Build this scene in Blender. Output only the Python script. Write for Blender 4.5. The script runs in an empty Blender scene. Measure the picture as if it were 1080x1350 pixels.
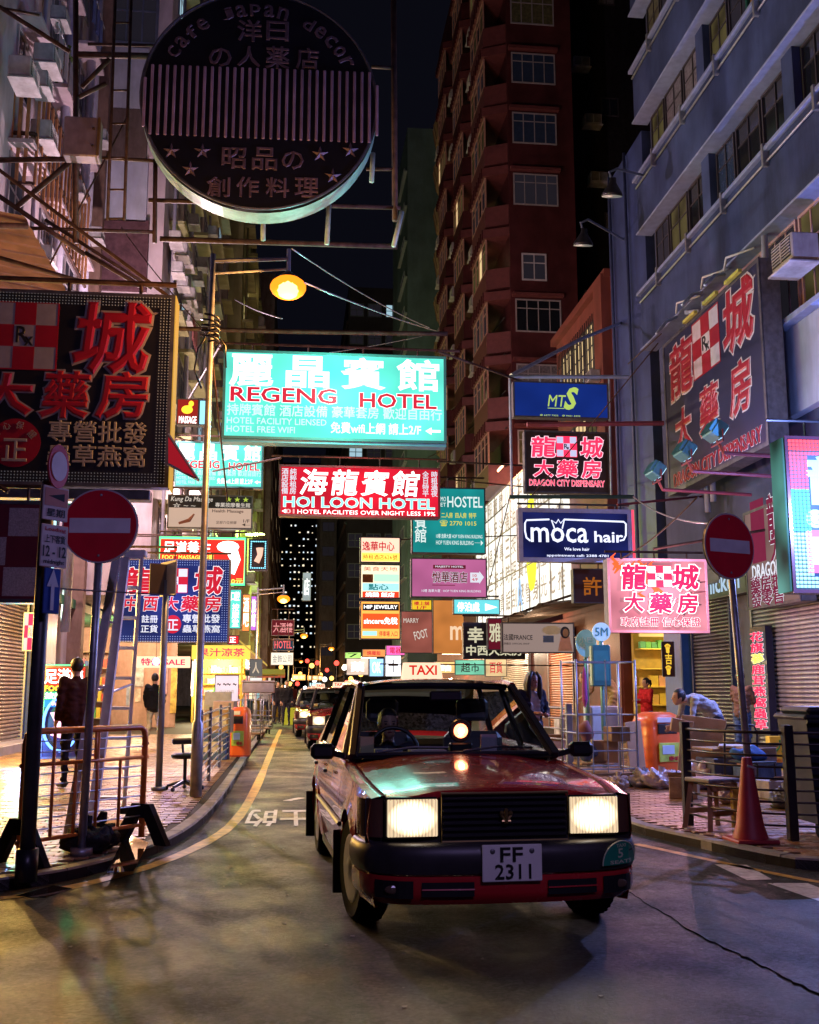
import bpy, math, random
from mathutils import Vector, Matrix
random.seed(7)
S = bpy.context.scene
COL = S.collection
PI = math.pi
# ------------------------------------------------------------ camera
FPX, CX, CY, HZ = 1400.0, 540.0, 675.0, 911.0
PITCH = math.atan((HZ - CY) / FPX)
YAW = math.radians(6.2)
CAMZ = 1.4
cam = bpy.data.cameras.new('camera')
cam.sensor_fit = 'VERTICAL'; cam.sensor_height = 24.0
cam.lens = 24.0 * FPX / 1350.0
cam.clip_start = .05; cam.clip_end = 2000
camo = bpy.data.objects.new('camera', cam); COL.objects.link(camo)
camo.location = (0, 0, CAMZ)
camo.rotation_euler = (PI / 2 + PITCH, 0, -YAW)
S.camera = camo
CR = camo.rotation_euler.to_matrix()
# ------------------------------------------------------------ world: night sky over a lit city
w = bpy.data.worlds.new('World'); S.world = w; w.use_nodes = True
nt = w.node_tree; bg = nt.nodes['Background']
bg.inputs[0].default_value = (.50, .52, 1.0, 1); bg.inputs[1].default_value = .007
S.view_settings.view_transform = 'Standard'; S.view_settings.look = 'None'
S.view_settings.gamma = 1; S.view_settings.use_curve_mapping = False
S.view_settings.exposure = -0.35
S.cycles.use_denoising = True
S.cycles.denoiser = 'OPENIMAGEDENOISE'
S.cycles.max_bounces = 6; S.cycles.diffuse_bounces = 3; S.cycles.glossy_bounces = 3
S.cycles.transparent_max_bounces = 12; S.cycles.transmission_bounces = 4
S.cycles.caustics_reflective = False; S.cycles.caustics_refractive = False
S.cycles.sample_clamp_indirect = 6.0

def ray(px, py):
    return CR @ Vector(((px - CX) / FPX, -(py - CY) / FPX, -1.0))
def PY(px, py, Y):                       # point of the place seen at px,py at distance Y down the street
    d = ray(px, py); k = Y / d.y
    return Vector((d.x * k, Y, CAMZ + d.z * k))
def PX(px, py, X):                       # same on a wall X metres to the right
    d = ray(px, py); k = X / d.x
    return Vector((X, d.y * k, CAMZ + d.z * k))
def G(px, py, z=0.0):                    # same on the ground
    d = ray(px, py); k = (z - CAMZ) / d.z
    return Vector((d.x * k, d.y * k, z))

# ------------------------------------------------------------ materials
MATS = {}
def mat(name, col=(.5, .5, .5), rough=.6, metal=0., var=.12, vs=6., bump=0., bs=40., em=None, es=0., coat=0., evar=0., spec=.5, dirt=0.):
    if name in MATS: return MATS[name]
    if rough >= .55 and spec == .5: spec = .12
    m = bpy.data.materials.new(name); m.use_nodes = True
    n = m.node_tree; P = n.nodes['Principled BSDF']
    P.inputs['Base Color'].default_value = (*col, 1)
    P.inputs['Roughness'].default_value = rough; P.inputs['Metallic'].default_value = metal
    P.inputs['Specular IOR Level'].default_value = spec
    if coat:
        P.inputs['Coat Weight'].default_value = coat; P.inputs['Coat Roughness'].default_value = .04
    tc = n.nodes.new('ShaderNodeTexCoord')
    if var > 0:
        nz = n.nodes.new('ShaderNodeTexNoise'); nz.inputs['Scale'].default_value = vs; nz.inputs['Detail'].default_value = 5
        n.links.new(tc.outputs['Object'], nz.inputs['Vector'])
        r = n.nodes.new('ShaderNodeValToRGB')
        r.color_ramp.elements[0].position = .3; r.color_ramp.elements[1].position = .72
        r.color_ramp.elements[0].color = (*[c * (1 - var) for c in col], 1)
        r.color_ramp.elements[1].color = (*[min(1, c * (1 + var)) for c in col], 1)
        n.links.new(nz.outputs[0], r.inputs[0])
        out = r.outputs[0]
        if dirt > 0:
            n2 = n.nodes.new('ShaderNodeTexNoise'); n2.inputs['Scale'].default_value = vs * .35; n2.inputs['Detail'].default_value = 8
            n2.inputs['Roughness'].default_value = .7
            mp = n.nodes.new('ShaderNodeMapping'); mp.inputs['Scale'].default_value = (1, 1, .25)
            n.links.new(tc.outputs['Object'], mp.inputs[0]); n.links.new(mp.outputs[0], n2.inputs['Vector'])
            r2 = n.nodes.new('ShaderNodeValToRGB'); r2.color_ramp.elements[0].position = .42; r2.color_ramp.elements[1].position = .66
            r2.color_ramp.elements[0].color = (1, 1, 1, 1); v = 1 - dirt; r2.color_ramp.elements[1].color = (v, v * .95, v * .9, 1)
            n.links.new(n2.outputs[0], r2.inputs[0])
            mx = n.nodes.new('ShaderNodeMix'); mx.data_type = 'RGBA'; mx.blend_type = 'MULTIPLY'; mx.inputs[0].default_value = 1
            n.links.new(out, mx.inputs[6]); n.links.new(r2.outputs[0], mx.inputs[7]); out = mx.outputs[2]
        n.links.new(out, P.inputs['Base Color'])
    if bump > 0:
        nb = n.nodes.new('ShaderNodeTexNoise'); nb.inputs['Scale'].default_value = bs; nb.inputs['Detail'].default_value = 4
        n.links.new(tc.outputs['Object'], nb.inputs['Vector'])
        b = n.nodes.new('ShaderNodeBump'); b.inputs['Strength'].default_value = bump; b.inputs['Distance'].default_value = .02
        n.links.new(nb.outputs[0], b.inputs['Height']); n.links.new(b.outputs[0], P.inputs['Normal'])
    if em:
        P.inputs['Emission Color'].default_value = (*em, 1); P.inputs['Emission Strength'].default_value = es
        if evar > 0:
            nz = n.nodes.new('ShaderNodeTexNoise'); nz.inputs['Scale'].default_value = 1.1; nz.inputs['Detail'].default_value = 1
            n.links.new(tc.outputs['Object'], nz.inputs['Vector'])
            mr = n.nodes.new('ShaderNodeMapRange'); mr.inputs[1].default_value = .3; mr.inputs[2].default_value = .7
            mr.inputs[3].default_value = es * (1 - evar); mr.inputs[4].default_value = es * (1 + evar)
            n.links.new(nz.outputs[0], mr.inputs[0]); n.links.new(mr.outputs[0], P.inputs['Emission Strength'])
        if es <= 0: m.cycles.emission_sampling = 'NONE'
    MATS[name] = m
    return m
def glow(name, col, es, sample=False, evar=0., base=None):
    if name in MATS: return MATS[name]
    m = mat(name, base or tuple(c * .06 for c in col), .75, spec=.05, var=0, em=col, es=es * 1.22, evar=evar)
    if not sample: m.cycles.emission_sampling = 'NONE'
    return m
def glassmat(name, tint, rough=.02, amount=.85):
    if name in MATS: return MATS[name]
    m = bpy.data.materials.new(name); m.use_nodes = True; n = m.node_tree; n.nodes.clear()
    o = n.nodes.new('ShaderNodeOutputMaterial'); t = n.nodes.new('ShaderNodeBsdfTransparent'); g = n.nodes.new('ShaderNodeBsdfGlossy')
    t.inputs[0].default_value = (*tint, 1); g.inputs['Roughness'].default_value = rough
    f = n.nodes.new('ShaderNodeFresnel'); f.inputs[0].default_value = 1.5
    mx = n.nodes.new('ShaderNodeMixShader')
    n.links.new(f.outputs[0], mx.inputs[0]); n.links.new(t.outputs[0], mx.inputs[1]); n.links.new(g.outputs[0], mx.inputs[2]); n.links.new(mx.outputs[0], o.inputs[0])
    MATS[name] = m
    return m

STEEL = mat('galvanised_steel', (.36, .38, .42), .42, .7, .25, 9, .05)
DSTEEL = mat('dark_rusty_steel', (.09, .055, .045), .6, .3, .4, 7, .2, dirt=.4)
BLACK = mat('black_plastic', (.012, .012, .014), .4)
BLACKM = mat('black_painted_metal', (.02, .02, .025), .35, .2, .3)
WHITEP = mat('white_painted_metal', (.72, .72, .72), .45, var=.08)
ALU = mat('aluminium', (.82, .84, .88), .45, .1, .12, 12)
RUBBER = mat('tyre_rubber', (.018, .018, .02), .75, bump=.15)
SKIN = mat('skin', (.52, .31, .21), .5, var=.05)
HAIR = mat('black_hair', (.012, .010, .010), .45, bump=.3, bs=90)
WINGLASS = mat('dark_window_glass', (.010, .012, .018), .06, var=0, spec=.8)

# ------------------------------------------------------------ mesh builder
class MB:
    def __init__(s): s.v = []; s.f = []; s.m = []; s.mi = 0
    def box(s, a, b, M=None):
        x0, y0, z0 = a; x1, y1, z1 = b; n = len(s.v)
        c = [(x0, y0, z0), (x1, y0, z0), (x1, y1, z0), (x0, y1, z0), (x0, y0, z1), (x1, y0, z1), (x1, y1, z1), (x0, y1, z1)]
        s.v += [tuple(M @ Vector(p)) if M else p for p in c]
        for q in ((0, 3, 2, 1), (4, 5, 6, 7), (0, 1, 5, 4), (1, 2, 6, 5), (2, 3, 7, 6), (3, 0, 4, 7)):
            s.f.append(tuple(n + i for i in q)); s.m.append(s.mi)
        return s
    def bev(s, a, b, r=.01, M=None):       # box with chamfered edges all round
        x0, y0, z0 = a; x1, y1, z1 = b; n = len(s.v); pts = []
        for sx in (0, 1):
            for sy in (0, 1):
                for sz in (0, 1):
                    X = (x0, x1)[sx]; Y = (y0, y1)[sy]; Z = (z0, z1)[sz]
                    ix = X + (r if sx == 0 else -r); iy = Y + (r if sy == 0 else -r); iz = Z + (r if sz == 0 else -r)
                    pts += [(X, iy, iz), (ix, Y, iz), (ix, iy, Z)]
        s.v += [tuple(M @ Vector(p)) if M else p for p in pts]
        I = lambda a, b, c, k: n + ((a * 2 + b) * 2 + c) * 3 + k
        F = []
        F += [(I(0,0,0,0),I(0,0,1,0),I(0,1,1,0),I(0,1,0,0)),(I(1,0,0,0),I(1,1,0,0),I(1,1,1,0),I(1,0,1,0))]
        F += [(I(0,0,0,1),I(1,0,0,1),I(1,0,1,1),I(0,0,1,1)),(I(0,1,0,1),I(0,1,1,1),I(1,1,1,1),I(1,1,0,1))]
        F += [(I(0,0,0,2),I(0,1,0,2),I(1,1,0,2),I(1,0,0,2)),(I(0,0,1,2),I(1,0,1,2),I(1,1,1,2),I(0,1,1,2))]
        for p in (0, 1):
            for q in (0, 1):
                F.append((I(p,q,0,0),I(p,q,1,0),I(p,q,1,1),I(p,q,0,1)))
                F.append((I(p,0,q,0),I(p,1,q,0),I(p,1,q,2),I(p,0,q,2)))
                F.append((I(0,p,q,1),I(1,p,q,1),I(1,p,q,2),I(0,p,q,2)))
                for c in (0, 1): F.append((I(p,q,c,0),I(p,q,c,1),I(p,q,c,2)))
        for q in F: s.f.append(q); s.m.append(s.mi)
        return s
    def tube(s, pts, r, n=8, closed=False, cap=True):
        pts = [Vector(p) for p in pts]; N = len(pts)
        rs = r if isinstance(r, (list, tuple)) else [r] * N
        base = len(s.v); ref = None
        for i, p in enumerate(pts):
            if closed: t = pts[(i + 1) % N] - pts[i - 1]
            else: t = pts[min(i + 1, N - 1)] - pts[max(i - 1, 0)]
            t.normalize()
            if ref is None:
                ref = t.orthogonal().normalized()
                if abs(t.z) < .9: ref = (Vector((0, 0, 1)) - t * t.z).normalized()
            u = ref - t * ref.dot(t)
            if u.length < 1e-5: u = t.orthogonal()
            u.normalize(); ref = u; v = t.cross(u)
            for k in range(n):
                a = 2 * PI * (k + .5) / n
                s.v.append(tuple(p + (u * math.cos(a) + v * math.sin(a)) * rs[i]))
        for i in range(N if closed else N - 1):
            j = (i + 1) % N
            for k in range(n):
                l = (k + 1) % n
                s.f.append((base + i * n + k, base + i * n + l, base + j * n + l, base + j * n + k)); s.m.append(s.mi)
        if cap and not closed:
            s.f.append(tuple(base + k for k in range(n))[::-1]); s.m.append(s.mi)
            s.f.append(tuple(base + (N - 1) * n + k for k in range(n))); s.m.append(s.mi)
        return s
    def bar(s, a, b, w, h):                # rectangular bar from a to b
        return s.tube([a, b], max(w, h) * .7071, 4) if abs(w - h) < 1e-6 else s._bar(a, b, w, h)
    def _bar(s, a, b, w, h):
        a = Vector(a); b = Vector(b); t = (b - a).normalized()
        u = t.cross(Vector((0, 0, 1)))
        if u.length < 1e-4: u = Vector((1, 0, 0))
        u.normalize(); v = u.cross(t); n = len(s.v)
        for p in (a, b):
            for (i, j) in ((-1, -1), (1, -1), (1, 1), (-1, 1)): s.v.append(tuple(p + u * (i * w / 2) + v * (j * h / 2)))
        for q in ((0, 1, 2, 3), (7, 6, 5, 4), (0, 4, 5, 1), (1, 5, 6, 2), (2, 6, 7, 3), (3, 7, 4, 0)):
            s.f.append(tuple(n + i for i in q)); s.m.append(s.mi)
        return s
    def sphere(s, c, r, n=10, m=7, M=None):
        rx, ry, rz = r if isinstance(r, (list, tuple)) else (r, r, r); b = len(s.v)
        P = []
        for i in range(1, m):
            th = PI * i / m
            for k in range(n):
                a = 2 * PI * k / n; P.append((rx * math.sin(th) * math.cos(a), ry * math.sin(th) * math.sin(a), rz * math.cos(th)))
        P += [(0, 0, rz), (0, 0, -rz)]
        c = Vector(c)
        s.v += [tuple((M @ Vector(p) if M else Vector(p)) + c) for p in P]
        for i in range(m - 2):
            for k in range(n):
                l = (k + 1) % n; s.f.append((b + i * n + k, b + (i + 1) * n + k, b + (i + 1) * n + l, b + i * n + l)); s.m.append(s.mi)
        t = b + (m - 1) * n
        for k in range(n):
            l = (k + 1) % n
            s.f.append((t, b + k, b + l)); s.f.append((t + 1, b + (m - 2) * n + l, b + (m - 2) * n + k)); s.m += [s.mi] * 2
        return s
    def lathe(s, c, prof, n=16, axis='z'):    # prof: (radius, height)
        b = len(s.v); c = Vector(c)
        for (r, h) in prof:
            for k in range(n):
                a = 2 * PI * k / n; p = (r * math.cos(a), r * math.sin(a), h)
                if axis == 'y': p = (p[0], p[2], p[1])
                if axis == 'x': p = (p[2], p[0], p[1])
                s.v.append(tuple(c + Vector(p)))
        for i in range(len(prof) - 1):
            for k in range(n):
                l = (k + 1) % n; s.f.append((b + i * n + k, b + i * n + l, b + (i + 1) * n + l, b + (i + 1) * n + k)); s.m.append(s.mi)
        s.f.append(tuple(b + k for k in range(n))[::-1]); s.f.append(tuple(b + (len(prof) - 1) * n + k for k in range(n))); s.m += [s.mi] * 2
        return s
    def poly(s, pts, d=(0, 0, 0)):           # polygon, extruded by vector d
        n = len(s.v); k = len(pts); d = Vector(d)
        s.v += [tuple(p) for p in pts]
        s.f.append(tuple(range(n, n + k))); s.m.append(s.mi)
        if d.length > 0:
            s.v += [tuple(Vector(p) + d) for p in pts]
            s.f.append(tuple(range(n + k, n + 2 * k))[::-1]); s.m.append(s.mi)
            for i in range(k):
                j = (i + 1) % k; s.f.append((n + i, n + j, n + k + j, n + k + i)[::-1]); s.m.append(s.mi)
        return s
    def grid(s, rows, closed=False):
        n = len(s.v); k = len(rows[0])
        for r in rows: s.v += [tuple(p) for p in r]
        for i in range(len(rows) - 1):
            for j in range(k if closed else k - 1):
                l = (j + 1) % k
                s.f.append((n + i * k + j, n + i * k + l, n + (i + 1) * k + l, n + (i + 1) * k + j)); s.m.append(s.mi)
        return s
    def mesh(s, name, mats, smooth=False):
        me = bpy.data.meshes.new(name); me.from_pydata(s.v, [], s.f)
        mats = mats if isinstance(mats, (list, tuple)) else [mats]
        for m in mats: me.materials.append(m)
        if len(mats) > 1: me.polygons.foreach_set('material_index', s.m)
        if smooth:
            me.polygons.foreach_set('use_smooth', [True] * len(me.polygons))
            if smooth == 'auto': me.set_sharp_from_angle(angle=math.radians(38))
        me.update()
        return me
    def build(s, name, mats, parent=None, smooth=False, loc=None, kind=None, label=None):
        return put(name, s.mesh(name, mats, smooth), parent, loc, kind=kind, label=label)
def put(name, me, parent=None, loc=None, rz=None, kind=None, label=None, rot=None, scale=None):
    o = bpy.data.objects.new(name, me); COL.objects.link(o)
    if parent: o.parent = parent
    if loc is not None: o.location = loc
    if rz is not None: o.rotation_euler = (0, 0, rz)
    if rot is not None: o.rotation_euler = rot
    if scale is not None: o.scale = scale
    if kind: o['kind'] = kind
    if label: o['label'] = label
    return o
def tag(o, label, cat=None, group=None, kind=None):
    if label: o['label'] = label
    if cat: o['category'] = cat
    if group: o['group'] = group
    if kind: o['kind'] = kind
    return o
def thing(name, label, cat, loc=(0, 0, 0), rz=0, group=None, rot=None):
    o = bpy.data.objects.new(name, None); COL.objects.link(o); o.empty_display_size = .1
    o.location = loc; o.rotation_euler = rot or (0, 0, rz)
    return tag(o, label, cat, group)
KIDS = {}
def copy_tree(o, loc=None, rz=None, label=None, group=None, scale=None):
    kids = {}
    for x in COL.objects:
        if x.parent: kids.setdefault(x.parent.name, []).append(x)
    def rec(a, par):
        c = a.copy(); COL.objects.link(c); c.parent = par
        for ch in kids.get(a.name, []): rec(ch, c)
        return c
    r = rec(o, None)
    if loc is not None: r.location = loc
    if rz is not None: r.rotation_euler = (0, 0, rz)
    if scale is not None: r.scale = scale
    if label: r['label'] = label
    if group: r['group'] = group
    return r

def crumple(b, amp, freq, seed=0., zmin=0.):
    from mathutils import noise as N
    out = []
    for v in b.v:
        p = Vector(v); q = p * freq + Vector((seed, seed * 2, 0)); d = abs(N.noise(q)) * 1.6 + .6 * abs(N.noise(q * 2.3)) - .5
        c = Vector((0, 0, p.z * .4)); n_ = (p - c); n_ = n_.normalized() if n_.length > 1e-6 else Vector((0, 0, 1)); p = p + n_ * d * amp; out.append((p.x, p.y, max(zmin, p.z)))
    b.v = out
# ------------------------------------------------------------ lettering
TXT = {}
def textmesh(s, bold=0., ext=.006, align='CENTER'):
    k = (s, bold, ext)
    if k in TXT: return TXT[k]
    cu = bpy.data.curves.new('lettering', 'FONT'); cu.body = s; cu.bevel_depth = bold; cu.bevel_resolution = 0; cu.extrude = ext; cu.resolution_u = 2
    cu.space_line = .95
    ob = bpy.data.objects.new('t', cu); me = bpy.data.meshes.new_from_object(ob)
    bpy.data.objects.remove(ob)
    n = len(me.vertices); a = [0.] * (3 * n); me.vertices.foreach_get('co', a)
    xs = a[0::3]; ys = a[1::3]
    V = list(zip(xs, ys, a[2::3])); F = [tuple(p.vertices) for p in me.polygons]
    bb = (min(xs), max(xs), min(ys), max(ys)) if n else (0, 1, 0, 1)
    bpy.data.meshes.remove(me)
    TXT[k] = (V, F, bb)
    return TXT[k]
def letters(s, box, m, parent, y=-.01, bold=0., ext=.006, outline=None, shear=0., name='lettering', rot=0., depth=.008, slope=0.):
    """s fitted in box=(x0,z0,x1,z1) of the parent's front plane"""
    bold = max(0, bold) * .62
    depth = min(depth, .014)
    V, F, bb = textmesh(s, 0, .01); V, F, _ = textmesh(s, bold, .01)
    sx = (box[2] - box[0]) / max(1e-6, bb[1] - bb[0]); sz = (box[3] - box[1]) / max(1e-6, bb[3] - bb[2])
    def make(V, F, m, y, dp):
        vv = []; cm = max(1e-6, max(v[2] for v in V)) if V else 1
        for (a, b, c) in V:
            X = (a - bb[0]) * sx; Z = (b - bb[2]) * sz
            X += shear * Z
            vv.append((box[0] + X, y + (-dp * c / cm if c > 0 else 0), box[1] + Z + slope * X))
        if rot:
            cx = (box[0] + box[2]) / 2; cz = (box[1] + box[3]) / 2; ca, sa = math.cos(rot), math.sin(rot)
            vv = [(cx + (p[0] - cx) * ca - (p[2] - cz) * sa, p[1], cz + (p[0] - cx) * sa + (p[2] - cz) * ca) for p in vv]
        me = bpy.data.meshes.new(name); me.from_pydata(vv, [], F); me.materials.append(m)
        return put(name, me, parent)
    if outline:
        V2, F2, _ = textmesh(s, bold + outline[1] * .85, .01)
        make(V2, F2, outline[0], y, depth * .5)
        return make(V, F, m, y - depth * .5 - .001, depth)
    return make(V, F, m, y, depth)

FRAME = mat('sign_frame_metal', (.10, .10, .12), .45, .6, .3, 8, .1)
SIGNBODY = mat('sign_box_side', (.16, .16, .18), .5, .4, .3, 8, .1, dirt=.3)
class Sign:
    """a sign board; wall='Y' faces the camera across the street, 'X' lies along a wall facing the street, 'A' faces along it from the left"""
    def __init__(s, label, x0, y0, x1, y1, D, face, wall='Y', name='shop_sign', cat='sign', depth=.25, frame=FRAME, fw=.04, body=SIGNBODY, group=None, front=True):
        s.wall = wall; s.D = D
        hit = (lambda a, b: PY(a, b, D)) if wall == 'Y' else (lambda a, b: PX(a, b, D))
        s.hit = hit
        Q = x0 if isinstance(x0, (list, tuple)) else [(x0, y0), (x1, y0), (x0, y1), (x1, y1)]
        c = [hit(*q) for q in Q]
        zt = (c[0].z + c[1].z) / 2 if wall == 'Y' else None
        s.rz = 0 if wall == 'Y' else (-PI / 2 if D > 0 else PI / 2)
        o = (c[2] + c[3]) / 2
        s.o = o.copy(); s.ca, s.sa = math.cos(-s.rz), math.sin(-s.rz)
        L = [s.loc(p) for p in c]
        s.x0 = (L[0][0] + L[2][0]) / 2; s.x1 = (L[1][0] + L[3][0]) / 2; s.z0 = (L[2][1] + L[3][1]) / 2; s.z1 = (L[0][1] + L[1][1]) / 2
        s.e = thing(name, label, cat, o, s.rz, group)
        s.d = depth
        if front:
            MB().bev((s.x0, .002, s.z0), (s.x1, depth, s.z1), .012).build('box', body, s.e)
            MB().box((s.x0 + fw * .5, -.006, s.z0 + fw * .5), (s.x1 - fw * .5, 0, s.z1 - fw * .5)).build('face', face, s.e)
            if frame and fw > 0:
                b = MB(); t = .02
                b.box((s.x0 - .005, -t, s.z0 - .005), (s.x1 + .005, .001, s.z0 + fw)); b.box((s.x0 - .005, -t, s.z1 - fw), (s.x1 + .005, .001, s.z1 + .005))
                b.box((s.x0 - .005, -t, s.z0 + fw), (s.x0 + fw, .001, s.z1 - fw)); b.box((s.x1 - fw, -t, s.z0 + fw), (s.x1 + .005, .001, s.z1 - fw))
                b.build('frame', frame, s.e)
    def loc(s, p):
        dx = p.x - s.o.x; dy = p.y - s.o.y
        return (dx * s.ca - dy * s.sa, p.z - s.o.z, dx * s.sa + dy * s.ca)
    def m(s, px, py):
        l = s.loc(s.hit(px, py)); return l[0], l[1]
    def bx(s, x0, y0, x1, y1):
        a = s.m(x0, y0); b = s.m(x1, y0); c = s.m(x0, y1); d = s.m(x1, y1)
        return ((a[0] + c[0]) / 2, (c[1] + d[1]) / 2, (b[0] + d[0]) / 2, (a[1] + b[1]) / 2)
    def uv(s, u0, v0, u1, v1):               # fractions of the board, v down from the top
        W = s.x1 - s.x0; H = s.z1 - s.z0
        return (s.x0 + u0 * W, s.z1 - v1 * H, s.x0 + u1 * W, s.z1 - v0 * H)
    def text(s, t, x0, y0, x1, y1, m, bold=.02, outline=None, y=-.008, **k):
        return letters(t, s.bx(x0, y0, x1, y1), m, s.e, y, bold, outline=outline, **k)
    def tuv(s, t, u0, v0, u1, v1, m, bold=.02, outline=None, y=-.008, **k):
        return letters(t, s.uv(u0, v0, u1, v1), m, s.e, y, bold, outline=outline, **k)
    def rect(s, x0, y0, x1, y1, m, name='panel', y=-.012, px=True, t=.004):
        b = s.bx(x0, y0, x1, y1) if px else s.uv(x0, y0, x1, y1)
        return MB().box((b[0], y, b[1]), (b[2], y + t, b[3])).build(name, m, s.e)
    def disc(s, x0, y0, x1, y1, m, name='roundel', y=-.012, px=True):
        b = s.bx(x0, y0, x1, y1) if px else s.uv(x0, y0, x1, y1)
        cx = (b[0] + b[2]) / 2; cz = (b[1] + b[3]) / 2; rx = (b[2] - b[0]) / 2; rz = (b[3] - b[1]) / 2
        P = [(cx + rx * math.cos(2 * PI * k / 32), y, cz + rz * math.sin(2 * PI * k / 32)) for k in range(32)]
        return MB().poly(P, (0, .004, 0)).build(name, m, s.e)
    def rx(s, x0, y0, x1, y1, red, white, black, px=True, y=-.012, swap=False):
        b = s.bx(x0, y0, x1, y1) if px else s.uv(x0, y0, x1, y1)
        W = (b[2] - b[0]) / 3; H = (b[3] - b[1]) / 3
        mb = MB().box((b[0], y, b[1]), (b[2], y + .004, b[3])); o = put('emblem_ground', mb.mesh('emblem_ground', white), s.e)
        r = MB()
        for i in range(3):
            for j in range(3):
                if (i + j) % 2 == 1: r.box((b[0] + i * W, y - .003, b[1] + j * H), (b[0] + (i + 1) * W, y - .0005, b[1] + (j + 1) * H))
        q = r.build('chequer', red, o)
        r = MB(); g = W * .07
        for (a, c) in (((b[0] - g, b[1] - g), (b[2] + g, b[1])), ((b[0] - g, b[3]), (b[2] + g, b[3] + g)), ((b[0] - g, b[1]), (b[0], b[3])), ((b[2], b[1]), (b[2] + g, b[3]))):
            r.box((a[0], y - .003, a[1]), (c[0], y + .003, c[1]))
        r.build('border', red, o)
        letters('R', (b[0] + W * 1.12, b[1] + H * 1.2, b[0] + W * 1.65, b[1] + H * 1.92), black, o, y - .001, .03)
        letters('x', (b[0] + W * 1.52, b[1] + H * 1.06, b[0] + W * 1.9, b[1] + H * 1.45), black, o, y - .001, .03)
    def ct(s, t, xc, yc, wpx, h, m, bold=.02, outline=None, y=-.01, **k):
        a = s.m(xc - wpx / 2, yc); c = s.m(xc + wpx / 2, yc); z = (a[1] + c[1]) / 2
        return letters(t, (a[0], z - h / 2, c[0], z + h / 2), m, s.e, y, bold, outline=outline, **k)
    def dots(s, band, pitch, m, r=.012, y=-.022, name='light_dots'):
        b = MB(); W = s.x1 - s.x0; H = s.z1 - s.z0; t = band
        nx = int(W / pitch); nz = int(H / pitch)
        for i in range(nx + 1):
            for j in range(nz + 1):
                x = s.x0 + (W - nx * pitch) / 2 + i * pitch; z = s.z0 + (H - nz * pitch) / 2 + j * pitch
                e = min(x - s.x0, s.x1 - x, z - s.z0, s.z1 - z)
                if .02 < e < t: b.poly([(x - r, y, z), (x, y, z - r), (x + r, y, z), (x, y, z + r)], (0, .008, 0))
        return b.build(name, m, s.e, kind='stuff')
    def hang(s, up=.35, n=3, bar=True, over=0., m=DSTEEL, r=.025, both=True):
        b = MB(); W = s.x1 - s.x0
        zt = s.z1 + up
        if bar: b.tube([(s.x0 - over, s.d / 2, zt), (s.x1 + over, s.d / 2, zt)], r, 6)
        for k in range(n):
            x = s.x0 + W * (k + .5) / n; b.tube([(x, s.d / 2, s.z1), (x, s.d / 2, zt)], r * .7, 5)
        b.build('hanger', m, s.e)
    def spill(s, col, E, y=-.5, u=.5):       # the light the lit board throws into the street
        L = bpy.data.lights.new('sign_glow', 'POINT'); L.energy = E; L.color = col; L.shadow_soft_size = .0
        put('sign_glow', L, s.e, (s.x0 + u * (s.x1 - s.x0), y, (s.z0 + s.z1) / 2))
    def stay(s, pts, r=.02, m=DSTEEL, name='stay'):   # world points
        q = []
        for p in pts:
            p = Vector(p); l = s.loc(p); q.append((l[0], l[2], l[1]))
        return MB().tube(q, r, 6).build(name, m, s.e)
def wire(name, label, cat, pts, r=.012, m=None, sag=0., n=10, group=None):
    P = [Vector(p) for p in pts]
    if len(P) == 2 and sag:
        a, b = P; P = [a.lerp(b, i / n) - Vector((0, 0, sag * 4 * (i / n) * (1 - i / n))) for i in range(n + 1)]
    o0 = P[0]
    ob = MB().tube([p - o0 for p in P], r, 5).build(name, m or BLACK, None, True, o0)
    return tag(ob, label, cat, group)
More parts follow.
